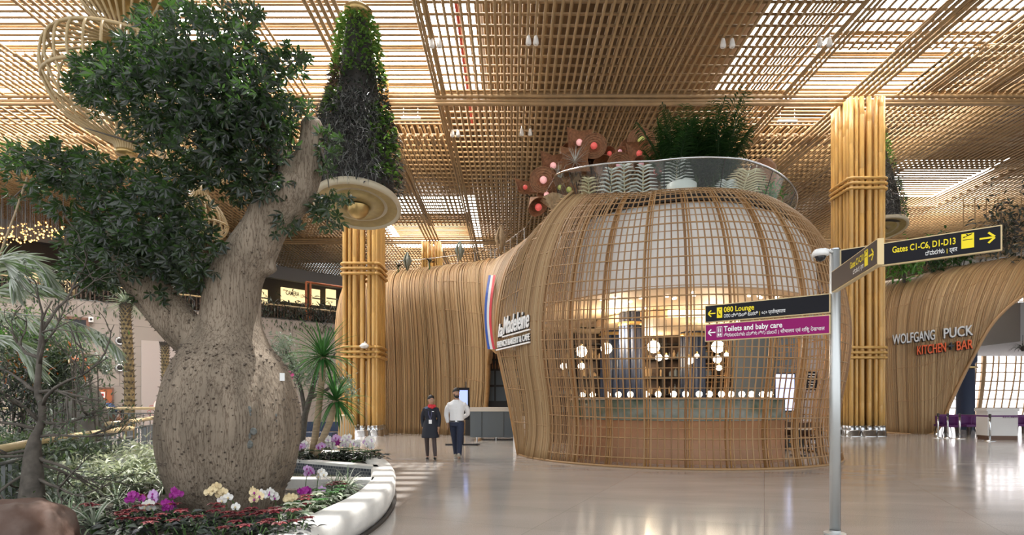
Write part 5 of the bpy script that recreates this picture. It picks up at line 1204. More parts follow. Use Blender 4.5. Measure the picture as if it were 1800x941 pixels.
# plants along the top of the saddle and the left wall
for i, (px, py, Y, k) in enumerate([(808, 447, 26.5, 'bud'), (716, 465, 28.5, 'bud'), (880, 432, 22.0, 'cone'), (755, 462, 28.0, 'tuft'), (700, 470, 29.0, 'tuft')]):
    c = P(px, py, Y)
    if k == 'tuft':
        t = thing('wall_plant', ['', '', '', 'low green tuft on top of the cafe wall between the two leaf buds', 'low green tuft at the left end of the cafe wall top'][i], 'plant', c); o = rosette(MB(), c, 30, .5, .05, .9).build('leaves', 'dark_leaf', t); MB().tube([c-V(0, 0, .4), c], .03, 5).build('stem', 'stem', t)
    else:
        t = thing('leaf_bud', ['pointed pale leaf bud on top of the cafe wall near the doorway', 'pointed pale leaf bud on top of the cafe wall near the bamboo column', 'tall golden woven bud on the saddle left of the flower lamps'][i], 'sculpture', c); h = .75 if k == 'bud' else .95
        for q in range(5): a = 2*PI*q/5; MB().loft([[c+V(.05*math.cos(a+w_), .05*math.sin(a+w_), -.3) for w_ in (-.5, 0, .5)]+[c+V(.03*math.cos(a), .03*math.sin(a), -.3)], [c+V(.24*math.cos(a+w_), .24*math.sin(a+w_), h*.25) for w_ in (-.5, 0, .5)]+[c+V(.2*math.cos(a), .2*math.sin(a), h*.25)], [c+V(.13*math.cos(a+w_), .13*math.sin(a+w_), h*.6) for w_ in (-.4, 0, .4)]+[c+V(.1*math.cos(a), .1*math.sin(a), h*.6)], [c+V(.01*math.cos(a+w_), .01*math.sin(a+w_), h*.85) for w_ in (-.3, 0, .3)]+[c+V(0, 0, h*.84)]]).build('leaf', 'grass_blade' if k == 'bud' and False else ('olive_leaf' if k == 'bud' else 'woven_light'), t, True)
# greenery above the restaurant at the right
for i, (px, py, Y, sz, m, n) in enumerate([(1590, 462, 28.5, 1.0, 'fern_leaf', 380), (1640, 448, 29, 1.0, 'palm_leaf', 380), (1690, 440, 29, 0.9, 'palm_leaf', 320), (1770, 405, 28.5, 1.3, 'dark_leaf', 420)]):
    c = P(px, py, Y)
    t = thing('roof_bush', ['bright green bush above the restaurant just right of the bamboo column', 'green bush above the restaurant under the gates panel', 'leafy bush above the restaurant below the end of the gates panel', 'tall dark plant on the restaurant roof at the right edge'][i], 'bush', c, 'bushes on the restaurant roof')
    mb = MB(); p = np.array(tuple(c))+rng.normal(0, .42, (n, 3))*[sz, sz, sz*(1.0 if i < 3 else 1.6)]; leaves(mb, p, rng.normal(0, 1, (n, 3))+[0, 0, .4], .34, .12, droop=.4); o = mb.build('leaves', m, t); o['kind'] = 'stuff'
    br = MB()
    for q in range(7): br.tube([c-V(0, 0, 1.2), c+V(random.uniform(-.6, .6), random.uniform(-.4, .4), random.uniform(.2, .8))*sz], 0.02, 5)
    br.build('stems', 'twig', t)
fr = tag(MB().box((28.0, 30.6, 9.6), (9, .08, 1.5)).build('glass_balustrade', 'glass'), 'clear glass balustrade on the restaurant roof', 'balustrade', kind='thing')
tr_ = MB()
for i in range(12):
    x0 = 24.2+i*.62; tr_.tube([(x0, 30.4, 9.1), (x0, 30.4, 12.4)], .03, 5)
for z in (9.3, 10.2, 11.1, 12.0): tr_.tube([(24.2, 30.4, z), (31.2, 30.4, z)], .03, 5)
tag(tr_.build('trellis', 'lattice_tube'), 'light trellis behind the dark plant on the restaurant roof', 'trellis', kind='thing')
# pairs of spotlights on the lattice ceiling
for i, (px, py) in enumerate([(929, 73), (942, 73), (759, 78), (772, 78), (1271, 78), (1287, 78), (1441, 76), (1458, 76), (795, 236), (805, 236), (917, 234), (932, 234)]):
    Y = (ZB-.25-CZ)/(HY-py)*F; c = P(px, py, Y)
    pairs = ['over the middle left of the hall', 'at the near end of the light strip', 'over the dome', 'at the dark edge left of the right column', 'at the far end of the light strip', 'far over the cafe wall']
    t = thing('ceiling_spotlight', '%s of two clear spotlights %s' % (['left one', 'right one'][i % 2], pairs[i//2]), 'spotlight', c, 'spotlight pairs under the lattice ceiling')
    MB().lathe([(0.05, .22), (0.085, .10), (0.11, -.06), (0.09, -.12), (0.02, -.12)], c, 14).build('shade', 'white_paint', t, True); MB().tube([c+V(0, 0, .2), c+V(0, 0, .4)], .02, 5).build('stem', 'steel', t)
for i, (px, py) in enumerate([(722, 207), (1384, 213)]):
    Y = 28.0; c = P(px, py, Y); t = thing('lamp_bar', ['slim white lamp bar in the coffer beside the hanging planter', 'slim white lamp bar in the coffer left of the right column'][i], 'lamp', c); MB().box(c, (0.95, .12, .09)).build('housing', 'white_paint', t)
    for dx in (-.35, .35): MB().tube([c+V(dx, 0, .05), c+V(dx, 0, 1.4)], .01, 4).build('wire', 'steel', t)
# ================================================================ GARDEN PLANTS
SZ = 0.22
def at_ground(px, py, z=SZ):
    Y = (CZ-z)*F/(py-HY); return V((px-HX)*Y/F, Y, z)
# ---- moth orchids
def petal_fan(mb, c, R, s, spec):
    for a, L, W in spec:
        d = V(math.sin(a), 0, math.cos(a)); q = V(math.cos(a), 0, -math.sin(a)); pts = [(0, 0, 0), (W*.5, .45, .06), (W*.38, .85, .0), (0, 1.0, -.06), (-W*.38, .85, .0), (-W*.5, .45, .06)]
        mb.add([c+R@((q*x+d*y)*L*s+V(0, -z*s, 0)) for x, y, z in pts], [(0, 1, 2, 3), (0, 3, 4, 5)])
def orchid(x, y, h, petal, lip, label, n=6, lean=(0.3, -0.1), z=SZ, stems=1, s=0.047):
    t = thing('moth_orchid', label, 'orchid', (x, y, z), 'moth orchids in the garden bed')
    lf = MB()
    for k in range(5): a = 2*PI*k/5+random.random(); blade(lf, (x, y, z), (math.cos(a), math.sin(a), .7), .20, .055, 1.3)
    lf.build('leaves', 'palm_leaf', t)
    for q in range(stems):
        ln = (lean[0]*(1-1.4*q)+random.uniform(-.05, .05), lean[1])
        pts = [V(*p) for p in catmull([(x, y, z), (x+ln[0]*h*.15, y+ln[1]*h*.2, z+h*.6), (x+ln[0]*h*.5, y+ln[1]*h*.5, z+h*.95), (x+ln[0]*h, y+ln[1]*h, z+h*.86)], 14)]
        MB().tube(pts, .005, 5).build('flower_stem', 'stem', t, True)
        for k in range(n):
            f = 6+7*k/max(1, n-1); p = pts[min(int(f), 12)].lerp(pts[min(int(f)+1, 13)], f % 1)+V(random.uniform(-.03, .03), -.02-random.random()*.02, random.uniform(-.025, .03))
            R = Matrix.Rotation(random.uniform(-.6, .6), 3, 'Z')@Matrix.Rotation(random.uniform(-.3, .3), 3, 'X')
            fm = MB(); petal_fan(fm, p, R, s, [(0, 1, .7), (2.2, .95, .7), (-2.2, .95, .7)]); petal_fan(fm, p+R@V(0, -.004, 0), R, s, [(1.35, 1.05, 1.1), (-1.35, 1.05, 1.1)])
            fo_ = fm.build('flower', petal, t); lm = MB(); lm.ball(p+R@V(0, -.012, -.006), s*.22, 6, (1, 1, 1.3)); lm.build('lip', lip, fo_)
OR = [ # px of flowers, py of flowers top, ground py, petal, lip, n, label
 (1003-897+300 if False else 402, 855, 922, 'petal_cream', 'petal_cream', 6, 'cream yellow orchid spray against the base of the trunk'),
 (418, 878, 925, 'petal_white', 'petal_cream', 3, 'low white orchid right of the cream spray at the trunk base'),
 (440, 862, 928, 'petal_cream', 'petal_magenta', 4, 'pale orchid with a magenta flower at the right of the trunk base'),
 (488, 863, 915, 'petal_white', 'petal_magenta', 7, 'large white orchid at the right foot of the trunk'),
 (506, 874, 918, 'petal_cream', 'petal_cream', 4, 'creamy orchid beside the large white one right of the trunk'),
 (536, 825, 880, 'petal_lilac', 'petal_magenta', 6, 'tall lilac orchid in front of the pool wall'),
 (556, 828, 880, 'petal_white', 'petal_cream', 5, 'tall white orchid right of the lilac one before the pool wall'),
 (546, 862, 895, 'petal_magenta', 'petal_magenta', 9, 'deep magenta orchid right of the trunk'),
 (560, 853, 890, 'petal_lilac', 'petal_lilac', 2, 'tiny pink orchid behind the deep magenta one'),
 (268, 870, 915, 'petal_lilac', 'petal_magenta', 6, 'lilac orchid left of the trunk'),
 (255, 872, 918, 'petal_magenta', 'petal_magenta', 4, 'purple orchid furthest left of the trunk'),
 (305, 862, 912, 'petal_magenta', 'petal_magenta', 4, 'purple orchid touching the left side of the trunk'),
 (296, 888, 925, 'petal_magenta', 'petal_magenta', 7, 'low deep purple orchid left of the trunk base'),
 (278, 893, 925, 'petal_white', 'petal_cream', 4, 'low white orchid left of the trunk base')]
for px, py, gy, pm, lm, n, lb in OR:
    g = at_ground(px, gy); h = (gy-py)*g.y/F*1.05; orchid(g.x, g.y, max(.22, h), pm, lm, lb, n, (random.choice([-.35, .35]), -.25))
OB = [(525,795,'petal_lilac'),(541,790,'petal_white'),(560,792,'petal_lilac'),(582,776,'petal_lilac'),(600,784,'petal_magenta'),(612,788,'petal_white'),(622,778,'petal_white'),(634,786,'petal_white'),(645,780,'petal_white'),(651,795,'petal_lilac'),(590,790,'petal_white'),(655,800,'petal_white'),(570,780,'petal_white')]
ON = ['lilac orchid behind the trunk at the left of the far bed','white orchid near the left end of the far bed','lilac orchid left of the leaning canes in the far bed','lilac orchid just right of the leaning canes','magenta orchid in the middle of the far bed','white orchid right of the magenta one in the far bed','taller white orchid in the middle right of the far bed','white orchid before the bamboo column foot','white orchid third from the kerb in the far bed','pale lilac orchid second from the kerb in the far bed','white orchid beneath the magenta one in the far bed','white orchid nearest the kerb tip in the far bed','white orchid between the leaning canes']
for (px, py, pm), lb in zip(OB, ON):
    Y = random.uniform(11.0, 12.2); x = (px-HX)*Y/F; z = .27; zt = CZ+(HY-py)*Y/F; orchid(x, Y, max(.35, zt-z+.12), pm, 'petal_magenta' if pm != 'petal_white' else 'petal_lilac', lb, 6, (random.choice([-.3, .3]), -.2), z, s=.062)
# ---- low plants
def low_plant(nm, x, y, label, cat, group, top, under, r=.2, h=.22, n=26, z=SZ, topn=16, Lf=.10, Wf=.05):
    t = thing(nm, label, cat, (x, y, z), group)
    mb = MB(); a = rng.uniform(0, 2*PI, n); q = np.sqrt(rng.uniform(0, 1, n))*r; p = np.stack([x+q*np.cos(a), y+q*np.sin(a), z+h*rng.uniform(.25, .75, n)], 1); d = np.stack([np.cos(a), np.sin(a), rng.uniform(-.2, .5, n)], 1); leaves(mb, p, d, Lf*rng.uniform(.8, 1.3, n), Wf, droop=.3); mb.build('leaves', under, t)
    if topn:
        mb = MB()
        for k in range(topn):
            aa = rng.uniform(0, 6.28); qq = r*math.sqrt(rng.uniform(0, 1)); c = np.array([x+qq*math.cos(aa), y+qq*math.sin(aa), z+h*rng.uniform(.8, 1.1)]); m_ = 6; b0 = rng.uniform(0, 6.28); bb = b0+2*PI*np.arange(m_)/m_
            leaves(mb, np.tile(c, (m_, 1)), np.stack([np.cos(bb), np.sin(bb), np.full(m_, .25)], 1), Lf*.85, Wf*1.05, up=np.tile([[0, 0, 1.0]], (m_, 1)), droop=.2)
        o_ = mb.build('bracts', top, t); o_['kind'] = 'stuff'
    st = MB()
    for k in range(5): aa = 2*PI*k/5; st.tube([(x, y, z-.02), (x+r*.6*math.cos(aa), y+r*.6*math.sin(aa), z+h*.8)], .006, 4)
    st.build('stems', 'stem', t)
    return t
PO = [(190,915),(215,925),(235,905),(250,930),(275,918),(300,935),(325,920),(345,938),(365,925),(385,940),(410,930),(430,942),(450,928),(470,940),(230,945),(280,945),(210,940),(330,950),(395,955),(445,955),(500,930),(520,945),(490,950)]
for i, (px, py) in enumerate(PO):
    g = at_ground(px, py+12); 
    if (g.x+3.3)**2+(g.y-TY)**2 < .62: g.y -= .25
    side = 'left of' if px < 320 else 'in front of' if px < 460 else 'right of'
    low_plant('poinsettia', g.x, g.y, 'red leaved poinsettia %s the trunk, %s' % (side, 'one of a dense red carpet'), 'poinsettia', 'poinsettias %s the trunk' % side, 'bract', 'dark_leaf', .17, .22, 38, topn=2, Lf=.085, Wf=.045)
CR = [(520,905),(545,912),(560,900),(580,905),(600,893),(575,885),(555,925),(530,920),(610,878),(595,870),(630,868),(500,915)]
for i, (px, py) in enumerate(CR):
    g = at_ground(px, py+8); g.x = min(g.x, -2.15)
    low_plant('mixed_croton', g.x, g.y, 'variegated red and cream leaved plant in the strip between trunk and kerb', 'plant', 'variegated plants along the kerb', ['bract', 'white_leaf', 'sword_leaf'][i % 3], 'spider_leaf', .15, .20, 26, topn=3, Lf=.10, Wf=.045)
# ---- spider plants
SPD = [(130,870,'in front of the bare shrub'),(148,905,'beside the reddish rock'),(205,885,'between the rock and the poinsettias'),(240,862,'in front of the left pool wall'),(290,860,'touching the trunk at the left'),(120,925,'right at the edge of the rock'),(610,860,'before the pool wall near the kerb'),(622,868,'closest to the kerb inside the bed'),(165,930,'low between rock and poinsettias'),(100,905,'behind the rock'),(185,865,'under the white shrubs'),(590,868,'left of the pair by the kerb')]
for px, py, w_ in SPD:
    g = at_ground(px, py+8); 
    if px > 500: g.x = min(g.x, -2.1)
    t = thing('spider_plant', 'striped green and white spider plant '+w_, 'plant', g, 'spider plants in the garden bed'); rosette(MB(), g+V(0, 0, .03), 44, .34, .026, 1.7, (.35, 1.4)).build('leaves', 'spider_leaf', t); MB().lathe([(.03, -.02), (.035, .04), (.005, .06)], g, 8).build('crown', 'stem', t)
# ---- white variegated shrubs
WS = [(265,812,8.0),(235,830,7.7),(200,838,7.5),(175,820,8.4),(140,835,7.6),(215,810,8.8),(165,850,7.0),(110,820,8.0),(95,850,7.2),(250,800,9.2)]
WL = ['white leaved shrub nearest the left end of the pool','white leaved shrub second from the pool end','white leaved shrub in the middle of the bright row','white leaved shrub behind the middle of the bright row','white leaved shrub left in the bright row','white leaved shrub behind the railing corner','low white leaved shrub in front of the bright row','white leaved shrub behind the bare shrub','white leaved shrub just right of the bare trunk','white leaved shrub furthest back by the railing']
for (px, py, Y), lb in zip(WS, WL):
    c = P(px, py, Y); n = 300
    t = thing('white_shrub', lb, 'shrub', (c.x, c.y, .2), 'white leaved shrubs by the pool'); mb = MB(); p = np.array(tuple(c))+rng.normal(0, 1, (n, 3))*[.20, .16, .11]; leaves(mb, p, rng.normal(0, 1, (n, 3))*[1, 1, .5]+[0, 0, .3], .13*rng.uniform(.7, 1.2, n), .035, droop=.4); o = mb.build('leaves', 'white_leaf', t); o['kind'] = 'stuff'
    st = MB()
    for k in range(6): st.tube([(c.x, c.y, .15), tuple(p[k])], .008, 4)
    st.build('stems', 'twig', t)
# ---- bare thorny shrub at the left
g = at_ground(57, 885); t = thing('bare_shrub', 'leafless dark thorny shrub with a twisted trunk at the left edge behind the rock', 'shrub', (g.x, 5.9, .2)); YB = 5.9
tb = MB(); pts = [P(x, y, YB) for x, y in [(55,890),(57,850),(58,800),(62,770),(72,745),(74,715),(66,690),(68,650),(72,600),(76,565)]]
tb.tube([V(*p) for p in catmull(pts, 24)], [0.13-.09*min(1, i/9)-.02*max(0, (i-9)/14) for i in range(24)], 10); tb.build('trunk', 'twig', t, True)
tw_ = MB(); lp = []
def twig(p, d, L, r, depth):
    pts = [p]; q = p.copy(); dd = d.copy()
    for k in range(6): dd = (dd+V(random.uniform(-.35, .35), random.uniform(-.3, .3), random.uniform(-.22, .25))).normalized(); q = q+dd*L/6; pts.append(q.copy())
    tw_.tube(pts, [r*(1-.7*i/6) for i in range(7)], 4)
    if depth <= 1: lp.extend(pts[2:])
    if depth > 0:
        for k in range(3 if depth > 1 else 3): twig(pts[random.randint(2, 5)], (dd+V(random.uniform(-1, 1), random.uniform(-.7, .7), random.uniform(-.6, .7))).normalized(), L*random.uniform(.5, .8), r*.55, depth-1)
for (x, y, dx, dz) in [(60,800,.9,-.5),(60,790,-.9,-.4),(62,770,.8,.3),(66,755,-.8,.5),(72,740,1,-.3),(58,820,-.8,-.6),(60,810,1,-.9),(74,715,.8,.6),(68,690,-.7,.5),(66,690,.9,.2),(70,640,.8,.5),(70,630,-.8,.4),(75,580,.6,.8),(58,835,.9,-.2),(58,800,-.6,.1),(72,745,-.5,.8)]:
    twig(P(x, y, YB), V(dx, random.uniform(-.5, .5), dz).normalized(), random.uniform(.55, .95), .022, 2)
tw_.build('twigs', 'twig', t, True)
mb = MB(); lp = np.array([tuple(p) for p in lp]); k = rng.choice(len(lp), 1500); p = lp[k]+rng.normal(0, .05, (1500, 3)); leaves(mb, p, rng.normal(0, 1, (1500, 3)), .05, .02); o = mb.build('leaves', 'grey_leaf', t); o['kind'] = 'stuff'
# ---- grey green bushes of the left thicket
TH = [(20,640,9.5,.9,.7,900,'grey_leaf','grey leaved bush at the far left above the railing'),(85,650,9.8,.5,.5,700,'grey_leaf','grey leaved bush left of the orange door behind the fronds'),(60,600,10.5,.7,.5,500,'fern_leaf','green bush with fine leaves under the terrace wall at the left'),(105,640,10.0,.42,.42,450,'grey_leaf','dull green bush behind the arching frond'),(170,640,9.5,.26,.16,130,'olive_leaf','small grey bush at the end of the arching frond'),
      (15,700,8.6,.6,.5,420,'dark_leaf','dark bush at the left edge above the near railing'),(40,590,10.8,.5,.3,300,'fern_leaf','bright green bush tucked below the terrace at the far left'),(30,645,9.0,.45,.25,45,'orange_leaf','orange flowered bush at the left edge'),(130,630,8.8,.25,.15,16,'orange_leaf','small orange flowered bush beside the grey boulder'),
      (30,790,7.2,.6,.25,420,'grey_leaf','low grey leaved bush below the near railing at the left'),(120,790,8.2,.55,.22,380,'grey_leaf','low dull bush behind the bare trunk'),(40,850,6.4,.5,.25,380,'olive_leaf','pale grey bush behind the rock'),(10,820,6.6,.4,.3,260,'grey_leaf','dull bush at the left edge behind the rock')]
for px, py, Y, rx, rz, n, m, lb in TH:
    c = P(px, py, Y); t = thing('bush', lb, 'bush', (c.x, c.y, .2), 'bushes of the left thicket'); n = int(n*2.4); p = np.array(tuple(c))+rng.normal(0, .55, (n, 3))*[rx, rx*.8, rz]; k_ = rng.uniform(0, 1, n) < .12; p[k_, 2] = rng.uniform(.25, c.z, k_.sum()); mb = MB(); leaves(mb, p, rng.normal(0, 1, (n, 3))+[0, 0, .2], .10*rng.uniform(.7, 1.4, n), .03, droop=.3); o = mb.build('leaves', m, t); o['kind'] = 'stuff'
    st = MB()
    for k in range(4): st.tube([(c.x+random.uniform(-.1, .1), c.y, .1), tuple(p[k]*.5+np.array([c.x, c.y, c.z])*.5), tuple(p[k])], .007, 4)
    st.build('stems', 'twig', t)
# mossy boulder mass behind the thicket
c = P(84, 720, 14.0); t = MB(); t.ball((c.x, c.y+.6, 1.0), 0.85, 20, (1.1, .9, 1.5)); tag(remesh(t, 'boulder', 'boulder', None, .12, 2), 'large grey boulder standing behind the bare shrub', 'boulder', kind='thing')
# ---- palm fronds reaching in from the left
t = thing('fan_palm', 'pale arching palm with silver fronds reaching in from the left edge', 'palm', (-7.2, 7.2, .2)); YP = 6.9
FR = [[(-60,520),(0,548),(70,556),(130,566),(185,590),(214,622)],[(-70,560),(-10,470),(20,446),(55,455),(80,478),(92,500)],[(-70,540),(-20,515),(20,502),(60,500),(85,505)],[(-60,600),(0,590),(30,600),(52,625),(60,640)],[(-80,520),(-30,470),(0,455),(20,470),(30,520)]]
fb = MB()
for i, f in enumerate(FR):
    frond(fb, catmull([P(x, y, YP-.2*i) for x, y in f], 12), .42 if i else .46, .024, 60, 1.7 if i == 0 else .9, .35, (0, -1, .35))
fb.build('fronds', 'silver_frond', t); MB().tube([(-7.2, 7.2, .1), (-7.15, 7.1, 1.2), P(-65, 560, YP)], [.13, .10, .08], 10).build('trunk', 'palm_trunk', t, True)
# dry fibres of a second palm crown higher up
t = thing('grass_tree', 'dark spiky tuft on the terrace rim behind the palm at the left', 'plant', along(wall_x(88), 0.5, TZ)); rosette(MB(), along(wall_x(88), 0.3, TZ+.3), 60, 1.3, .07, 1.4, (.1, 1.3)).build('leaves', 'dark_leaf', t)
# thin leaning pole at the far left
tag(MB().tube([P(-10, 480, 6.5), P(8, 425, 6.5), P(26, 378, 6.5), P(48, 312, 6.5)], .012, 6).build('thin_cane', 'cane_trunk', None, True), 'thin bare cane leaning up at the left edge beside the tree crown', 'cane', kind='thing')
# ---- yucca canes in the far bed
def yucca(stems, Y, lb):
    t = thing('yucca_cane', lb, 'yucca', P(*stems[0][0][0], Y))
    for pts, L, n in stems:
        tb = MB(); q = [V(*p) for p in catmull([P(x, y, Y) for x, y in pts], 10)]; tb.tube(q, [.075-.02*i/9 for i in range(10)], 9); tb.build('trunk', 'cane_trunk', t, True)
        hd = MB(); rosette(hd, q[-1], n, L, .062, .75, (-.9, 1.35), .2); hd.build('leaf_head', 'sword_leaf', t)
yucca([([(548,803),(555,760),(562,700),(567,650),(568,628)], .78, 90)], 11.4, 'taller yucca with a green sword leaf crown left of the bamboo column')
yucca([([(555,803),(570,765),(582,735),(590,705)], .68, 80)], 11.2, 'shorter leaning yucca with drooping leaves right beside the taller one')
# ---- date palm stems and dragon tree at the tiled wall
def stump(pts, Y, r, lb, head=None):
    t = thing('palm_stem', lb, 'palm', (P(*pts[0], Y).x, Y, 0)); q = [V(*p) for p in catmull([P(x, y, Y) for x, y in pts], 26)]; q[0].z = 0; tb = MB(); tb.tube(q, r, 12); tb.build('trunk', 'palm_trunk', t, True)
    sc2 = MB()
    for i in range(1, 26):
        for k in range(9):
            a = 2*PI*(k+.5*(i % 2))/9; p = q[i]; d = V(math.cos(a), math.sin(a), .8); s = V(-math.sin(a), math.cos(a), 0)*r*.3; b0 = p+V(math.cos(a), math.sin(a), 0)*r*.9; sc2.add([b0-s, b0+s, b0+d*r*.55, b0-V(0, 0, r*.3)], [(0, 1, 2), (0, 2, 3), (1, 3, 2)])
    o = sc2.build('leaf_bases', 'twig', t); o['kind'] = 'stuff'
    if head: rosette(MB(), q[-1], 80, head, .06, .7, (-.5, 1.4)).build('leaf_head', 'olive_leaf', t)
stump([(228,720),(227,660),(224,600),(221,555),(222,535)], 19.5, .16, 'tall shaggy stem topped by a spiky grey rosette before the tiled wall', .75)
stump([(292,720),(291,660),(290,615),(289,603)], 19.0, .12, 'bare shaggy stem just left of the bottle tree before the pale panel')
# ---- grey olive and desert rose behind the trunk at the right
t = thing('olive_tree', 'grey leaved olive tree behind the right side of the trunk', 'tree', P(530, 790, 12.5)); YO = 12.6; tb = MB()
for pts, r in [([(528,800),(536,730),(548,690),(556,655),(560,620)], .08), ([(545,700),(575,685),(600,665)], .05), ([(536,725),(528,680),(512,640),(500,610)], .05), ([(552,670),(575,640),(590,620)], .04)]: tb.tube([V(*p) for p in catmull([P(x, y, YO) for x, y in pts], 9)], [r*(1-.6*i/8) for i in range(9)], 8)
tb.build('trunk', 'twig', t, True); mb = MB()
for px, py, rx, rz, n in [(492,620,30,26,420),(515,640,28,24,380),(540,640,26,28,300),(560,655,34,24,300),(600,672,26,14,220),(615,688,16,10,120),(530,665,26,20,220),(500,600,18,14,140)]:
    p = np.array([tuple(P(px+rng.normal(0, .5)*rx, py+rng.normal(0, .5)*rz, YO+rng.normal(0, .3))) for _ in range(n)]); leaves(mb, p, rng.normal(0, 1, (n, 3)), .10, .032)
o = mb.build('leaves', 'olive_leaf', t); o['kind'] = 'stuff'
fm = MB(); c = P(509, 661, 11.9); petal_fan(fm, c, Matrix.Identity(3), .10, [(2*PI*k/5, 1, .8) for k in range(5)]); fo_ = fm.build('flower', 'petal_pink', t); MB().ball(c, .02, 6).build('flower_eye', 'petal_white', fo_)
# dark ground cover of the far bed
for i, (px, w_) in enumerate([(535, 'left end'), (560, 'foot of the yuccas'), (585, 'middle left'), (610, 'middle'), (632, 'middle right'), (650, 'kerb end')]):
    Y = 11.6-.25*abs(i-3)*.5; x = (px-HX)*Y/F; low_plant('ground_cover', x, Y, 'dark low leafy ground cover in the far bed, %s' % w_, 'plant', 'ground cover of the far bed', 'grey_leaf', 'dark_leaf', .34, .22, 90, .27, 8, .11, .05)
# ---- rock
rk = MB(); g = P(10, 930, 4.5)
rk.loft([[V(g.x+a*sx, g.y+b*sy, z) for a, b in ((-1,-.9),(.2,-1),(.85,-.75),(1,.1),(.7,.9),(-.3,1),(-1,.7))] for z, sx, sy in ((.0, .50, .45), (.3, .46, .42), (.50, .42, .36), (.60, .32, .28), (.645, .2, .16))])
o = remesh(rk, 'rock', 'rock', None, .03, 6); tag(o, 'reddish brown rock in the lower left corner of the bed', 'rock', kind='thing')
dm_ = o.modifiers.new('d', 'DISPLACE'); tx = bpy.data.textures.new('rock_noise', 'CLOUDS'); tx.noise_scale = .22; dm_.texture = tx; dm_.strength = .10
# ---- bench and planter tub behind the bed
t = thing('bench', 'long dark bench behind the garden bed left of the bamboo column', 'bench', P(535, 715, 17)); c = P(533, 716, 17); MB().box((c.x, c.y, .50), (1.9, .55, .12)).build('seat', 'navy', t); MB().box((c.x, c.y+.3, .72), (1.9, .07, .30)).build('backrest', 'navy', t)
for sx in (-.75, .75): MB().box((c.x+sx, c.y, .22), (.09, .5, .44)).build('leg', 'dark', t)
c = P(602, 745, 22.0); t = thing('wicker_tub', 'pale ribbed tub beside the foot of the left bamboo column', 'tub', V(c.x, c.y, 0)); tb = MB().lathe([(.40, 0), (.44, .3), (.44, .95), (.40, 1.0), (.36, .95), (.01, .93)], (c.x, c.y, 0), 28); tb.build('tub', 'cream_metal', t, True)
rb = MB()
for k in range(28): a = 2*PI*k/28; rb.tube([(c.x+.44*math.cos(a), c.y+.44*math.sin(a), .04), (c.x+.45*math.cos(a), c.y+.45*math.sin(a), .95)], .018, 5)
rb.build('ribs', 'bamboo', t)
# ---- railings of the garden path
def railing(pts, lb, h=.8, step=.14, nm='railing'):
    t = thing(nm, lb, 'railing', pts[0]-V(0, 0, h), 'railings of the garden path')
    MB().tube(pts, .045, 10).build('handrail', 'rail_wood', t, True); lo = [p-V(0, 0, .16) for p in pts]; MB().tube(lo, .022, 6).build('top_bar', 'rail_grey', t, True); MB().tube([p-V(0, 0, h) for p in pts], .022, 6).build('bottom_bar', 'rail_grey', t, True)
    n = 0
    for a, b in zip(pts[:-1], pts[1:]):
        L = (b-a).length; k = max(1, int(L/step))
        for i in range(k):
            p = a.lerp(b, i/k); big = n % 10 == 0; n += 1
            MB().box(p-V(0, 0, .16+(h-.16)/2), (.035 if not big else .06, .012 if not big else .05, h-.16), math.atan2(b.y-a.y, b.x-a.x)+PI/2 if not big else 0).build('post' if big else 'baluster', 'rail_grey', t)
railing([P(-20, 794, 5.75), P(60, 778, 6.9), P(150, 764, 8.7), P(232, 753, 10.6)], 'nearest garden railing with a pale wooden handrail at the left', .95, .16)
railing([P(186, 746, 11.6), P(232, 741, 12.6), P(292, 732, 14.4)], 'middle garden railing meeting the trunk at the left', .95, .16)
railing([P(-20, 719, 17.6), P(130, 718.5, 17.8), P(300, 718, 18.0)], 'furthest garden railing running level before the tiled wall', 1.0, .2)
# ================================================================ PEOPLE
def oval(c, rx, ry, n=20, tilt=None):
    return [Vector(c)+V(rx*math.cos(a), ry*math.sin(a), 0) for a in [2*PI*k/n for k in range(n)]]
def limb(mb, pts, rs, n=12): mb.tube([V(*p) for p in catmull(pts, len(pts)*4)], [r[0] for r in catmull([(r, 0, 0) for r in rs], len(rs)*4)], n)
def hand(mb, w, d, side, curl=.5):
    """palm and five fingers at wrist w pointing along d (mostly down)"""
    d = Vector(d).normalized(); f = V(0, -1, 0); f = (f-d*f.dot(d)).normalized(); s = d.cross(f)*side
    mb.loft([[w+d*t+f*a*wd*.042+s*b*.014 for a, b in ((1,.6),(1,-.6),(.4,-1),(-.4,-1),(-1,-.6),(-1,.6),(-.4,1),(.4,1))] for t, wd in ((-.02, .75), (.02, .9), (.06, 1.05), (.095, 1.0))])
    for k, (o, L) in enumerate(((.034, .068), (.012, .078), (-.011, .072), (-.032, .056))):
        b = w+d*.085+f*o; pts = [b, b+d*L*.5-s*L*.08*curl*2, b+d*L*.85-s*L*.35*curl, b+d*L*1.0-s*L*.62*curl]; mb.tube(pts, [.0095, .009, .0085, .0065], 7)
    b = w+d*.03+f*.036; mb.tube([b, b+f*.022+d*.025, b+f*.026+d*.058, b+f*.018+d*.078], [.012, .0115, .010, .007], 7)
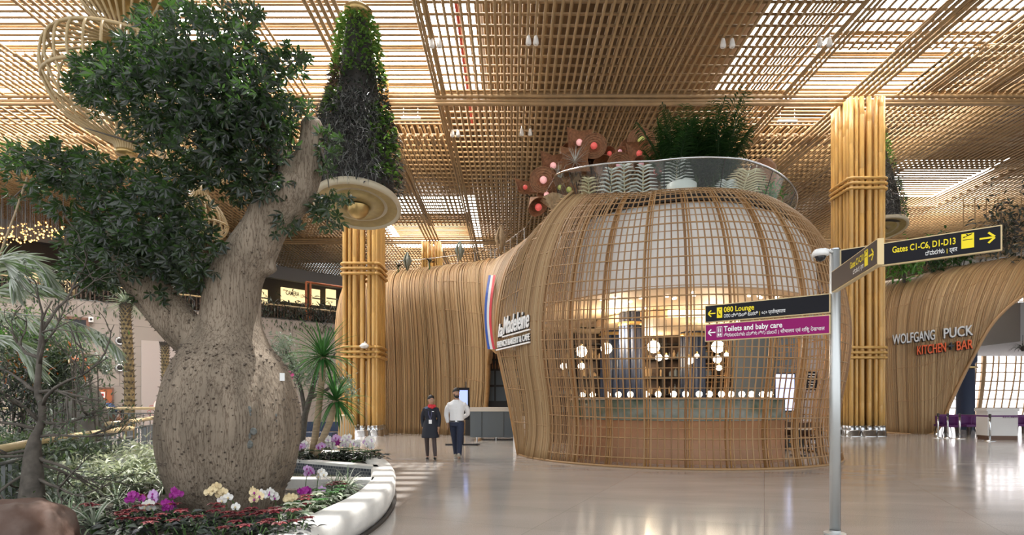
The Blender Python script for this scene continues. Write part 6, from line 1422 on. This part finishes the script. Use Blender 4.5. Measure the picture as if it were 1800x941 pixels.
def head(mb, c, H, yaw=0.0, beard=False):
    """c = middle of the head, H = head height"""
    R = Matrix.Rotation(yaw, 3, 'Z'); q = lambda x, y, z: Vector(c)+R@V(x*H, y*H, z*H)
    mb.ball(q(0, .06, .10), H*.40, 22, (.86, 1.02, .98), R); mb.ball(q(0, -.04, -.14), H*.30, 20, (.92, 1.0, 1.12), R); mb.ball(q(0, -.16, -.40), H*.105, 12, (1.25, .9, .8), R)
    mb.loft([[q(.05, -.33, -.13), q(-.05, -.33, -.13), q(-.035, -.46, -.12), q(.035, -.46, -.12)], [q(.02, -.35, .08), q(-.02, -.35, .08), q(-.015, -.38, .08), q(.015, -.38, .08)]])
    for s in (-1, 1):
        mb.ball(q(s*.35, .03, -.03), H*.085, 8, (.4, .8, 1.3), R); mb.ball(q(s*.20, -.24, -.10), H*.10, 10, (1, .6, .8), R); mb.ball(q(s*.13, -.33, .09), H*.06, 8, (1.5, .5, .5), R)
    mb.ball(q(0, -.34, -.25), H*.05, 8, (1.6, .6, .5), R)
    return q, R
def face(q, R, H, parent, brow=1.0):
    mb = MB()
    for s in (-1, 1): mb.ball(q(s*.135, -.335, .02), H*.042, 10, (1.3, .6, .75), R)
    e = mb.build('eyes', 'petal_white', parent, True); mb = MB()
    for s in (-1, 1): mb.ball(q(s*.135, -.357, .02), H*.022, 8, (1, .5, 1), R)
    mb.build('pupils', 'dark', e, True); mb = MB()
    for s in (-1, 1): mb.tube([q(s*.06, -.375, .085), q(s*.14, -.375, .105*brow), q(s*.21, -.33, .075)], H*.014, 5)
    mb.build('eyebrows', 'hair', parent, True); MB().ball(q(0, -.372, -.262), H*.05, 10, (1.4, .4, .38), R).build('mouth', 'lips', parent, True)
# ---- woman in dark uniform, walking
Y = 14.45; wx = (757-HX)*Y/F; W0 = V(wx, Y, 0); q0 = lambda x, y, z: W0+V(x, y, z)
t = thing('person', 'woman in dark navy uniform dress with red scarf and lanyard walking across the floor', 'person', W0)
b = MB(); H = .225; hc_ = q0(.015, -.03, 1.515); hq, hR = head(b, hc_, H, .45)
limb(b, [q0(0, .01, 1.28), q0(.005, 0, 1.36), q0(.01, -.015, 1.44)], (.062, .050, .052))
b.loft([oval(q0(0, 0, z), rx, ry) for z, rx, ry in ((.80, .155, .115), (.92, .165, .12), (1.04, .125, .095), (1.16, .140, .105), (1.26, .155, .10), (1.32, .13, .075), (1.35, .06, .05))])
sh = {-1: q0(-.165, .01, 1.29), 1: q0(.165, .01, 1.29)}
el = {-1: q0(-.215, .05, 1.03), 1: q0(.215, -.01, 1.03)}; wr = {-1: q0(-.185, -.02, .80), 1: q0(.205, -.09, .80)}
for s in (-1, 1): limb(b, [sh[s]+V(-.05*s, 0, -.05), sh[s].lerp(el[s], .45), el[s], el[s].lerp(wr[s], .5), wr[s]], (.042, .042, .038, .034, .026)); hand(b, wr[s], V(.0, -.12, -1), s, .5)
leg = {-1: [q0(-.085, .0, .86), q0(-.095, .02, .68), q0(-.10, .02, .47), q0(-.095, .06, .27), q0(-.09, .07, .08)], 1: [q0(.085, -.02, .86), q0(.095, -.08, .68), q0(.105, -.10, .47), q0(.12, -.12, .27), q0(.135, -.15, .09)]}
for s in (-1, 1): limb(b, leg[s], (.088, .075, .052, .050, .034))
for s, an in ((-1, q0(-.09, .07, .07)), (1, q0(.135, -.15, .08))): b.ball(an+V(0, -.05, -.03), .042, 10, (.85, 1.9, .8))
body = remesh(b, 'body', 'skin', t, .0075, 3)
face(hq, hR, H, t)
h = MB(); h.ball(hq(0, .10, .14), H*.43, 20, (.90, 1.0, 1.0), hR); hv = h.verts(); h = MB()
rings = []
for k in range(9):
    ph = k/8*PI*.56; rings.append([hq(0, .09, .13)+hR@V(H*.445*.90*math.sin(ph)*math.cos(a), H*.445*math.sin(ph)*math.sin(a)*(1.0 if math.sin(a) > 0 else .93), H*.445*math.cos(ph)-(max(0, math.sin(a))*.16*H*(k/8))+(max(0, -math.sin(a))*.10*H*(k/8))) for a in np.linspace(0, 2*PI, 25)[:-1]])
h.loft(rings); h.ball(hq(0, .50, .0), H*.17, 12); h.build('hair', 'hair', t, True)
d = MB(); d.loft([oval(q0(0, -.005-max(0, .95-z)*.14, z), rx, ry, 24) for z, rx, ry in ((.56, .225, .19), (.62, .222, .187), (.78, .205, .165), (.92, .182, .138), (1.04, .140, .110), (1.16, .156, .122), (1.26, .172, .118), (1.325, .135, .085), (1.345, .075, .06))])
for s in (-1, 1): d.ball(sh[s]+V(-.02*s, 0, -.02), .070, 14, (1, .95, .9)); limb(d, [sh[s]+V(-.04*s, 0, -.03), sh[s].lerp(el[s], .4), el[s], el[s].lerp(wr[s], .5), wr[s]+V(0, 0, .03)], (.058, .058, .050, .047, .040))
remesh(d, 'uniform_dress', 'uniform', t, .010, 4)
tg = MB()
for s in (-1, 1): limb(tg, [leg[s][1]+V(0, 0, -.02)]+[p.copy() for p in leg[s][2:]], (.079, .056, .054, .038))
remesh(tg, 'tights', 'tights', t, .009, 2)
for s, an, p_ in ((-1, q0(-.09, .07, .0), .0), (1, q0(.135, -.15, .015), .25)):
    sm_ = MB(); sm_.ball(an+V(0, -.06, .032), .048, 14, (.85, 2.25, .72), Matrix.Rotation(-p_, 3, 'X')); sm_.box(an+V(0, .03, .012), (.05, .05, .03)); sm_.build('shoe', 'shoe_black', t, True)
sf = MB(); c = q0(.0, -.02, 1.345); sf.loft([oval(c+V(0, 0, z), r, r*.9, 18) for z, r in ((-.04, .085), (-.01, .078), (.03, .07), (.055, .06))]); sf.ball(c+V(.09, -.05, .015), .05, 12, (1.2, .7, .9)); sf.ball(c+V(.05, -.09, -.02), .045, 12, (1.1, .7, .8)); remesh(sf, 'scarf', 'scarf_red', t, .010, 3)
st = MB(); st.loft([[q0(-.06, .02, 1.352), q0(-.12, .0, 1.335), q0(-.155, -.02, 1.30), q0(-.10, -.09, 1.28), q0(-.05, -.10, 1.30)], [q0(-.06, .02, 1.366), q0(-.125, .0, 1.348), q0(-.165, -.025, 1.31), q0(-.105, -.11, 1.287), q0(-.05, -.118, 1.31)]]); st.build('shoulder_sash', 'blue_shirt', t)
ly = MB(); ly.tube([q0(-.055, -.10, 1.30), q0(-.03, -.135, 1.15), q0(.01, -.14, 1.02)], .006, 5); ly.tube([q0(.05, -.10, 1.30), q0(.04, -.135, 1.15), q0(.012, -.14, 1.02)], .006, 5); l_ = ly.build('lanyard', 'lanyard', t); MB().box(q0(.012, -.15, .965), (.075, .008, .10)).build('badge_card', 'sign_white', l_)
MB().box(q0(.075, -.13, 1.225), (.05, .008, .015)).build('name_bar', 'sign_white', t)
# ---- man in white shirt, walking
Y = 14.75; mx_ = (803-HX)*Y/F; W0 = V(mx_, Y, 0)
t = thing('person', 'bearded man in white shirt and dark jeans walking with his hands behind him', 'person', W0)
b = MB(); H = .24; hc_ = q0(-.01, -.04, 1.69); hq, hR = head(b, hc_, H, .55)
limb(b, [q0(0, .01, 1.44), q0(0, -.01, 1.52), q0(-.005, -.025, 1.60)], (.075, .062, .062))
b.loft([oval(q0(0, 0, z), rx, ry) for z, rx, ry in ((.90, .165, .115), (1.02, .165, .12), (1.14, .160, .115), (1.28, .185, .125), (1.40, .19, .115), (1.47, .15, .085), (1.51, .07, .06))])
sh = {-1: q0(-.205, .01, 1.43), 1: q0(.205, .01, 1.43)}; el = {-1: q0(-.275, .06, 1.15), 1: q0(.275, .12, 1.17)}; wr = {-1: q0(-.235, .03, .90), 1: q0(.13, .20, 1.02)}
for s in (-1, 1): limb(b, [sh[s]+V(-.06*s, 0, -.06), sh[s].lerp(el[s], .45), el[s], el[s].lerp(wr[s], .5), wr[s]], (.050, .052, .046, .042, .031))
hand(b, wr[-1], V(.05, -.1, -1), -1, .5); hand(b, wr[1], V(-.8, .15, -.5), 1, .7)
leg = {-1: [q0(-.09, .02, .95), q0(-.085, .06, .72), q0(-.07, .09, .52), q0(-.05, .14, .30), q0(-.04, .18, .10)], 1: [q0(.09, -.02, .95), q0(.095, -.08, .72), q0(.09, -.13, .52), q0(.085, -.17, .30), q0(.08, -.22, .10)]}
for s in (-1, 1): limb(b, leg[s], (.095, .085, .062, .055, .042))
for an in (q0(-.04, .18, .09), q0(.08, -.22, .09)): b.ball(an+V(0, -.06, -.03), .046, 10, (.85, 2.0, .8))
remesh(b, 'body', 'skin', t, .0075, 3); face(hq, hR, H, t)
h = MB(); rings = []
for k in range(9):
    ph = k/8*PI*.5; rings.append([hq(0, .06, .16)+hR@V(H*.44*.90*math.sin(ph)*math.cos(a), H*.44*math.sin(ph)*math.sin(a)*(1.04 if math.sin(a) > 0 else .96), H*.46*math.cos(ph)-(max(0, math.sin(a))*.20*H*(k/8))+(max(0, -math.sin(a))*.06*H*(k/8))) for a in np.linspace(0, 2*PI, 25)[:-1]])
h.loft(rings); h.build('hair', 'hair', t, True)
bd_ = MB(); bd_.ball(hq(0, -.16, -.36), H*.235, 16, (1.12, .95, .82), hR); bd_.ball(hq(0, -.37, -.205), H*.075, 10, (1.7, .45, .4), hR)
for s in (-1, 1): bd_.ball(hq(s*.27, -.03, -.17), H*.10, 10, (.5, 1.1, 1.8), hR)
remesh(bd_, 'beard', 'hair', t, .008, 2)
MB().ball(hq(0, -.39, -.275), H*.055, 10, (1.4, .3, .32), hR).build('mouth', 'lips', t, True)
d = MB(); d.loft([oval(q0(0, -.005, z), rx, ry, 24) for z, rx, ry in ((.945, .180, .135), (1.02, .185, .142), (1.14, .180, .136), (1.28, .202, .142), (1.40, .206, .130), (1.47, .165, .095), (1.525, .085, .075))])
for s in (-1, 1): d.ball(sh[s]+V(-.03*s, 0, -.035), .085, 14, (1, .95, .85)); limb(d, [sh[s]+V(-.06*s, 0, -.05), sh[s].lerp(el[s], .4), el[s], el[s].lerp(wr[s], .5), wr[s]+V(0, 0, .02)], (.068, .072, .062, .055, .044))
sh_o = remesh(d, 'shirt', 'shirt_white', t, .010, 4)
cl = MB(); c = q0(0, -.01, 1.525)
for s in (-1, 1): cl.loft([[c+V(s*.075, .03, -.02), c+V(s*.06, -.05, -.02), c+V(s*.012, -.095, -.085)], [c+V(s*.070, .03, .035), c+V(s*.062, -.055, .03), c+V(s*.045, -.105, -.06)]], closed=False)
cl.build('collar', 'shirt_white', sh_o); pk = MB()
for k in range(6): pk.ball(q0(0, -.147-.002*k+.006*max(0, k-3), 1.40-.075*k), .007, 6)
pk.build('buttons', 'white_pot', sh_o)
j = MB(); j.loft([oval(q0(0, 0, z), rx, ry, 22) for z, rx, ry in ((.84, .175, .135), (.92, .18, .135), (.985, .176, .132))])
for s in (-1, 1): limb(j, [p+V(0, 0, -.01 if i == 0 else 0) for i, p in enumerate(leg[s])], (.112, .100, .080, .072, .064))
remesh(j, 'jeans', 'jeans', t, .010, 3)
MB().loft([oval(q0(0, -.002, z), .186, .143, 24) for z in (.955, .985)], cap=False).build('belt', 'shoe_black', t, True); MB().box(q0(0, -.147, .97), (.05, .012, .035)).build('buckle', 'steel', t)
for an, p_ in ((q0(-.04, .18, 0), 0), (q0(.08, -.22, .03), .55)):
    sm_ = MB(); R = Matrix.Rotation(-p_, 3, 'X'); sm_.ball(an+V(0, -.06, .055), .056, 14, (.88, 2.35, .95), R); so = sm_.build('shoe', 'shoe_beige', t, True); MB().ball(an+R@V(0, -.06, .02)+V(0, 0, 0), .054, 12, (.92, 2.45, .35), R).build('sole', 'white_pot', so, True)
# ---- people by the orange door
a = wall_x(191); c = along(a, -1.4)
t = thing('person', 'person in a dark blue top bending forward beside the orange door', 'person', V(c.x, c.y, 0)); W0 = V(c.x, c.y, 0)
b = MB(); head(b, q0(-.50, -.05, 1.52), .23, -1.2); limb(b, [q0(-.28, 0, 1.38), q0(-.40, 0, 1.44)], (.07, .06))
limb(b, [q0(.15, 0, .95), q0(.05, 0, 1.12), q0(-.10, 0, 1.28), q0(-.25, 0, 1.36)], (.16, .17, .17, .12))
for s in (-1, 1):
    limb(b, [q0(-.22, s*.18, 1.33), q0(-.30, s*.22, 1.08), q0(-.48, s*.16, .95)], (.055, .045, .03)); hand(b, q0(-.48, s*.16, .95), V(-.8, 0, -.5), s); limb(b, [q0(.15, s*.09, .95), q0(.12, s*.10, .5), q0(.15, s*.10, .09)], (.10, .07, .045)); b.ball(q0(.09, s*.10, .05), .05, 8, (2.0, .9, .8))
remesh(b, 'body', 'skin_dark', t, .012, 2)
d = MB(); limb(d, [q0(.17, 0, .92), q0(.05, 0, 1.12), q0(-.10, 0, 1.28), q0(-.27, 0, 1.37)], (.185, .20, .20, .13))
for s in (-1, 1): limb(d, [q0(-.20, s*.18, 1.34), q0(-.27, s*.22, 1.2), q0(-.31, s*.22, 1.08)], (.075, .068, .06))
remesh(d, 'top', 'blue_shirt', t, .016, 3); j = MB()
for s in (-1, 1): limb(j, [q0(.15, s*.09, .97), q0(.12, s*.10, .5), q0(.15, s*.10, .10)], (.13, .09, .07))
remesh(j, 'trousers', 'jeans', t, .016, 2); h = MB(); h.ball(q0(-.46, -.03, 1.58), .115, 14, (1.05, 1, .85)); h.build('hair', 'hair', t, True)
for s in (-1, 1): MB().ball(q0(.07, s*.10, .05), .058, 8, (2.1, .9, .85)).build('shoe', 'shoe_black', t, True)
a = wall_x(213); c = along(a, -1.2)
t = thing('person', 'seated person with dark hair seen just above the far railing beside the shaggy stem', 'person', V(c.x, c.y, 0)); W0 = V(c.x, c.y, 0)
b = MB(); hq, hR = head(b, q0(0, 0, 1.30), .23, -.3); limb(b, [q0(0, .01, 1.05), q0(0, 0, 1.2)], (.07, .055)); b.loft([oval(q0(0, 0.02, z), rx, ry) for z, rx, ry in ((.42, .17, .14), (.6, .15, .12), (.9, .18, .12), (1.02, .17, .1), (1.08, .08, .06))])
for s in (-1, 1): limb(b, [q0(s*.18, 0, 1.0), q0(s*.22, 0, .76), q0(s*.16, -.2, .60)], (.055, .045, .03)); hand(b, q0(s*.16, -.2, .60), V(0, -1, -.3), s); limb(b, [q0(s*.09, 0, .48), q0(s*.11, -.4, .48), q0(s*.11, -.42, .08)], (.09, .07, .045)); b.ball(q0(s*.11, -.47, .05), .045, 8, (.9, 2, .8))
remesh(b, 'body', 'skin_dark', t, .012, 2); d = MB(); d.loft([oval(q0(0, .02, z), rx, ry) for z, rx, ry in ((.40, .20, .16), (.6, .18, .14), (.9, .20, .14), (1.02, .19, .12), (1.07, .10, .08))]); remesh(d, 'top', 'dark', t, .016, 2)
h = MB(); h.ball(hq(0, .10, .12), .105, 14, (.9, 1, 1)); h.build('hair', 'hair', t, True)
MB().box(q0(0, .05, .35), (.5, .45, .08)).build('seat', 'dark_wood', thing('stool', 'low dark stool under the seated person by the far railing', 'stool', q0(0, .05, 0)))
st = bpy.data.objects[-1] if False else None
mb = MB()
for sx in (-.2, .2):
    for sy in (-.15, .2): mb.box(q0(sx, sy+.02, .155), (.05, .05, .31))
so = [o for o in sc.objects if o.name == 'stool'][0]; mb.build('legs', 'dark_wood', so)
a = wall_x(172); c = along(a, -1.6); t = thing('cushion_heap', 'heap of pale covers on a bench by the orange door', 'heap', V(c.x, c.y, 0)); mb = MB()
for k in range(7): mb.ball((c.x+random.uniform(-.45, .45), c.y+random.uniform(-.2, .2), 1.0+random.uniform(-.1, .2)), .22, 10, (1.2, 1, .6))
remesh(mb, 'covers', 'white_pot', t, .04, 3); MB().box((c.x, c.y, .45), (1.3, .6, .9)).build('bench', 'dark_wood', t)

# ================================================================ TERRACE AND SHOPS BEHIND
t = thing('terrace_railing', 'long slatted railing along the top of the tiled terrace wall', 'railing', along(0, .3, TZ))
a0, a1 = -14, 22
MB().tube([along(a0, .3, TZ+1.05), along(a1, .3, TZ+1.05)], .06, 8).build('handrail', 'rail_wood', t, True); MB().tube([along(a0, .3, TZ+.08), along(a1, .3, TZ+.08)], .03, 6).build('bottom_bar', 'rail_grey', t)
k = 0; mb = MB()
while a0+k*.22 < a1:
    mb.box(along(a0+k*.22, .3, TZ+.55), (.07, .03, 1.0), ang); k += 1
o = mb.build('balusters', 'dark_wood', t); o['kind'] = 'stuff'
# trailing and bushy plants along the rim
TP = [(-1.5,'left of the tree crown'),(0.8,'below the left foliage'),(3.0,'behind the left branch'),(5.2,'between branch and trunk'),(7.2,'just left of the trunk'),(11.5,'just right of the trunk'),(12.6,'left of the lit shop sign'),(13.9,'under the lit shop sign'),(15.2,'right under the lit shop sign'),(16.3,'right of the lit shop sign'),(17.4,'beside the copper frame')]
for i, (a, w_) in enumerate(TP):
    c = along(a, .5, TZ+.55); t = thing('terrace_plant', 'dark leafy plant on the terrace railing '+w_, 'plant', c, 'plants along the terrace railing'); mb = MB(); n = 170; p = np.array(tuple(c))+rng.normal(0, .45, (n, 3))*[1.1, .6, 1.2]; leaves(mb, p, rng.normal(0, 1, (n, 3)), .45, .11, droop=.5); o = mb.build('leaves', 'dark_leaf', t); o['kind'] = 'stuff'
    mb = MB(); n = 26; p = np.stack([np.array(tuple(along(a+q, -.04, TZ-.05-r))) for q, r in zip(rng.normal(0, .7, n), rng.uniform(0, .6, n))]); leaves(mb, p, np.tile([[0, 0, -1.0]], (n, 1))+rng.normal(0, .3, (n, 3)), .3, .06); o = mb.build('trailing_leaves', 'palm_leaf', t)
# lit shop sign
c0, c1 = backw(0), None
def back_px(px, off=.6):
    k = (px-HX)/F; o = backw(0, off); tt = (k*o.y-o.x)/(bd.x-k*bd.y); return backw(tt, off)
A, B = back_px(494), back_px(539); u = (B-A).normalized(); zt, zb = CZ+(HY-505)*A.y/F, CZ+(HY-530)*A.y/F
t = thing('shop_sign', 'yellow lit shop sign with dark lettering beyond the terrace', 'sign', V(*((A+B)/2).xy, zb)); m_ = (A+B)/2; L = (B-A).length; ab = math.atan2(u.y, u.x)
MB().box((m_.x, m_.y, (zt+zb)/2), (L, .2, zt-zb), ab).build('light_box', 'lit_sign', t); n_ = V(u.y, -u.x, 0)
put_text('lettering', 'CAMERA', .62, 'dark', A+u*L*.16+n_*.12+V(0, 0, zb+.72), u, Z, t, width=L*.52, extrude=.01, offset=.01); put_text('lettering_end', 'LOCK', .5, 'dark', A+u*L*.74+n_*.12+V(0, 0, zb+.62), u, Z, t, width=L*.22, extrude=.01); put_text('small_lettering', 'mc', .35, 'dark', A+u*L*.05+n_*.12+V(0, 0, zb+1.05), u, Z, t, extrude=.01)
sl = MB(); 
for k in range(22): sl.box(A+u*L*(k+.5)/22+n_*.1+V(0, 0, zb-.06), (L/44, .1, .14), ab)
sl.build('fringe', 'dark', t)
for px0, px1, lb in [(455, 470, 'left'), (548, 562, 'right'), (573, 590, 'far right')]:
    A, B = back_px(px0), back_px(px1); m_ = (A+B)/2; zt, zb = CZ+(HY-508)*A.y/F, CZ+(HY-536)*A.y/F; t = thing('shop_window', 'warm lit shop window beyond the terrace, %s of the yellow sign' % lb, 'window', V(m_.x, m_.y, zb)); MB().box((m_.x, m_.y, (zt+zb)/2), ((B-A).length, .15, zt-zb), ab).build('pane', 'lit_sign', t); MB().box((m_.x+n_.x*.1, m_.y+n_.y*.1, zb+.7), ((B-A).length, .05, .12), ab).build('transom', 'dark', t)
# copper frame at the end of the terrace
cf = thing('copper_frame', 'copper coloured door frame at the right end of the terrace', 'frame', along(17.0, 3, TZ)); a, b_ = along(16.6, 3, TZ), along(20.5, 3, TZ)
for p, q in ((a, a+V(0, 0, 3.6)), (b_, b_+V(0, 0, 3.6)), (a+V(0, 0, 3.6), b_+V(0, 0, 3.6)), (a+TU*.35, a+TU*.35+V(0, 0, 3.6))): MB().tube([p, q], .09, 6).build('bar', 'orange_door', cf)
# dark stepped screens with strings of golden lights at the far left
t = thing('string_light_curtain', 'curtain of hanging rods with small golden lights in the dark hall at the far left', 'light', V(-32, 42, 12)); rd = MB(); spk = MB()
for k in range(150):
    px = random.uniform(-20, 112); Yq = random.uniform(37, 44); py = random.uniform(398, 432)-px*.12; c = P(px, py, Yq); rd.tube([c, V(c.x, c.y, 16.0)], .012, 4)
    spk.ball(c, .045 if k % 3 else .07, 6)
o = rd.build('rods', 'grey_fascia', t); o['kind'] = 'stuff'; o = spk.build('light_points', 'spark', t); o['kind'] = 'stuff'
for i, (px, w_) in enumerate([(67, 'beside the palm frond'), (126, 'half hidden by the tree crown')]):
    c = along(wall_x(px), 2.0, TZ); t = thing('lit_column', 'slim pale lit column on the terrace '+w_, 'column', c, 'lit columns on the terrace'); MB().box(c+V(0, 0, 1.0), (.38, .38, 2.0)).build('shaft', 'petal_cream', t); MB().box(c+V(0, 0, 2.05), (.5, .5, .1)).build('cap', 'brown_column', t)
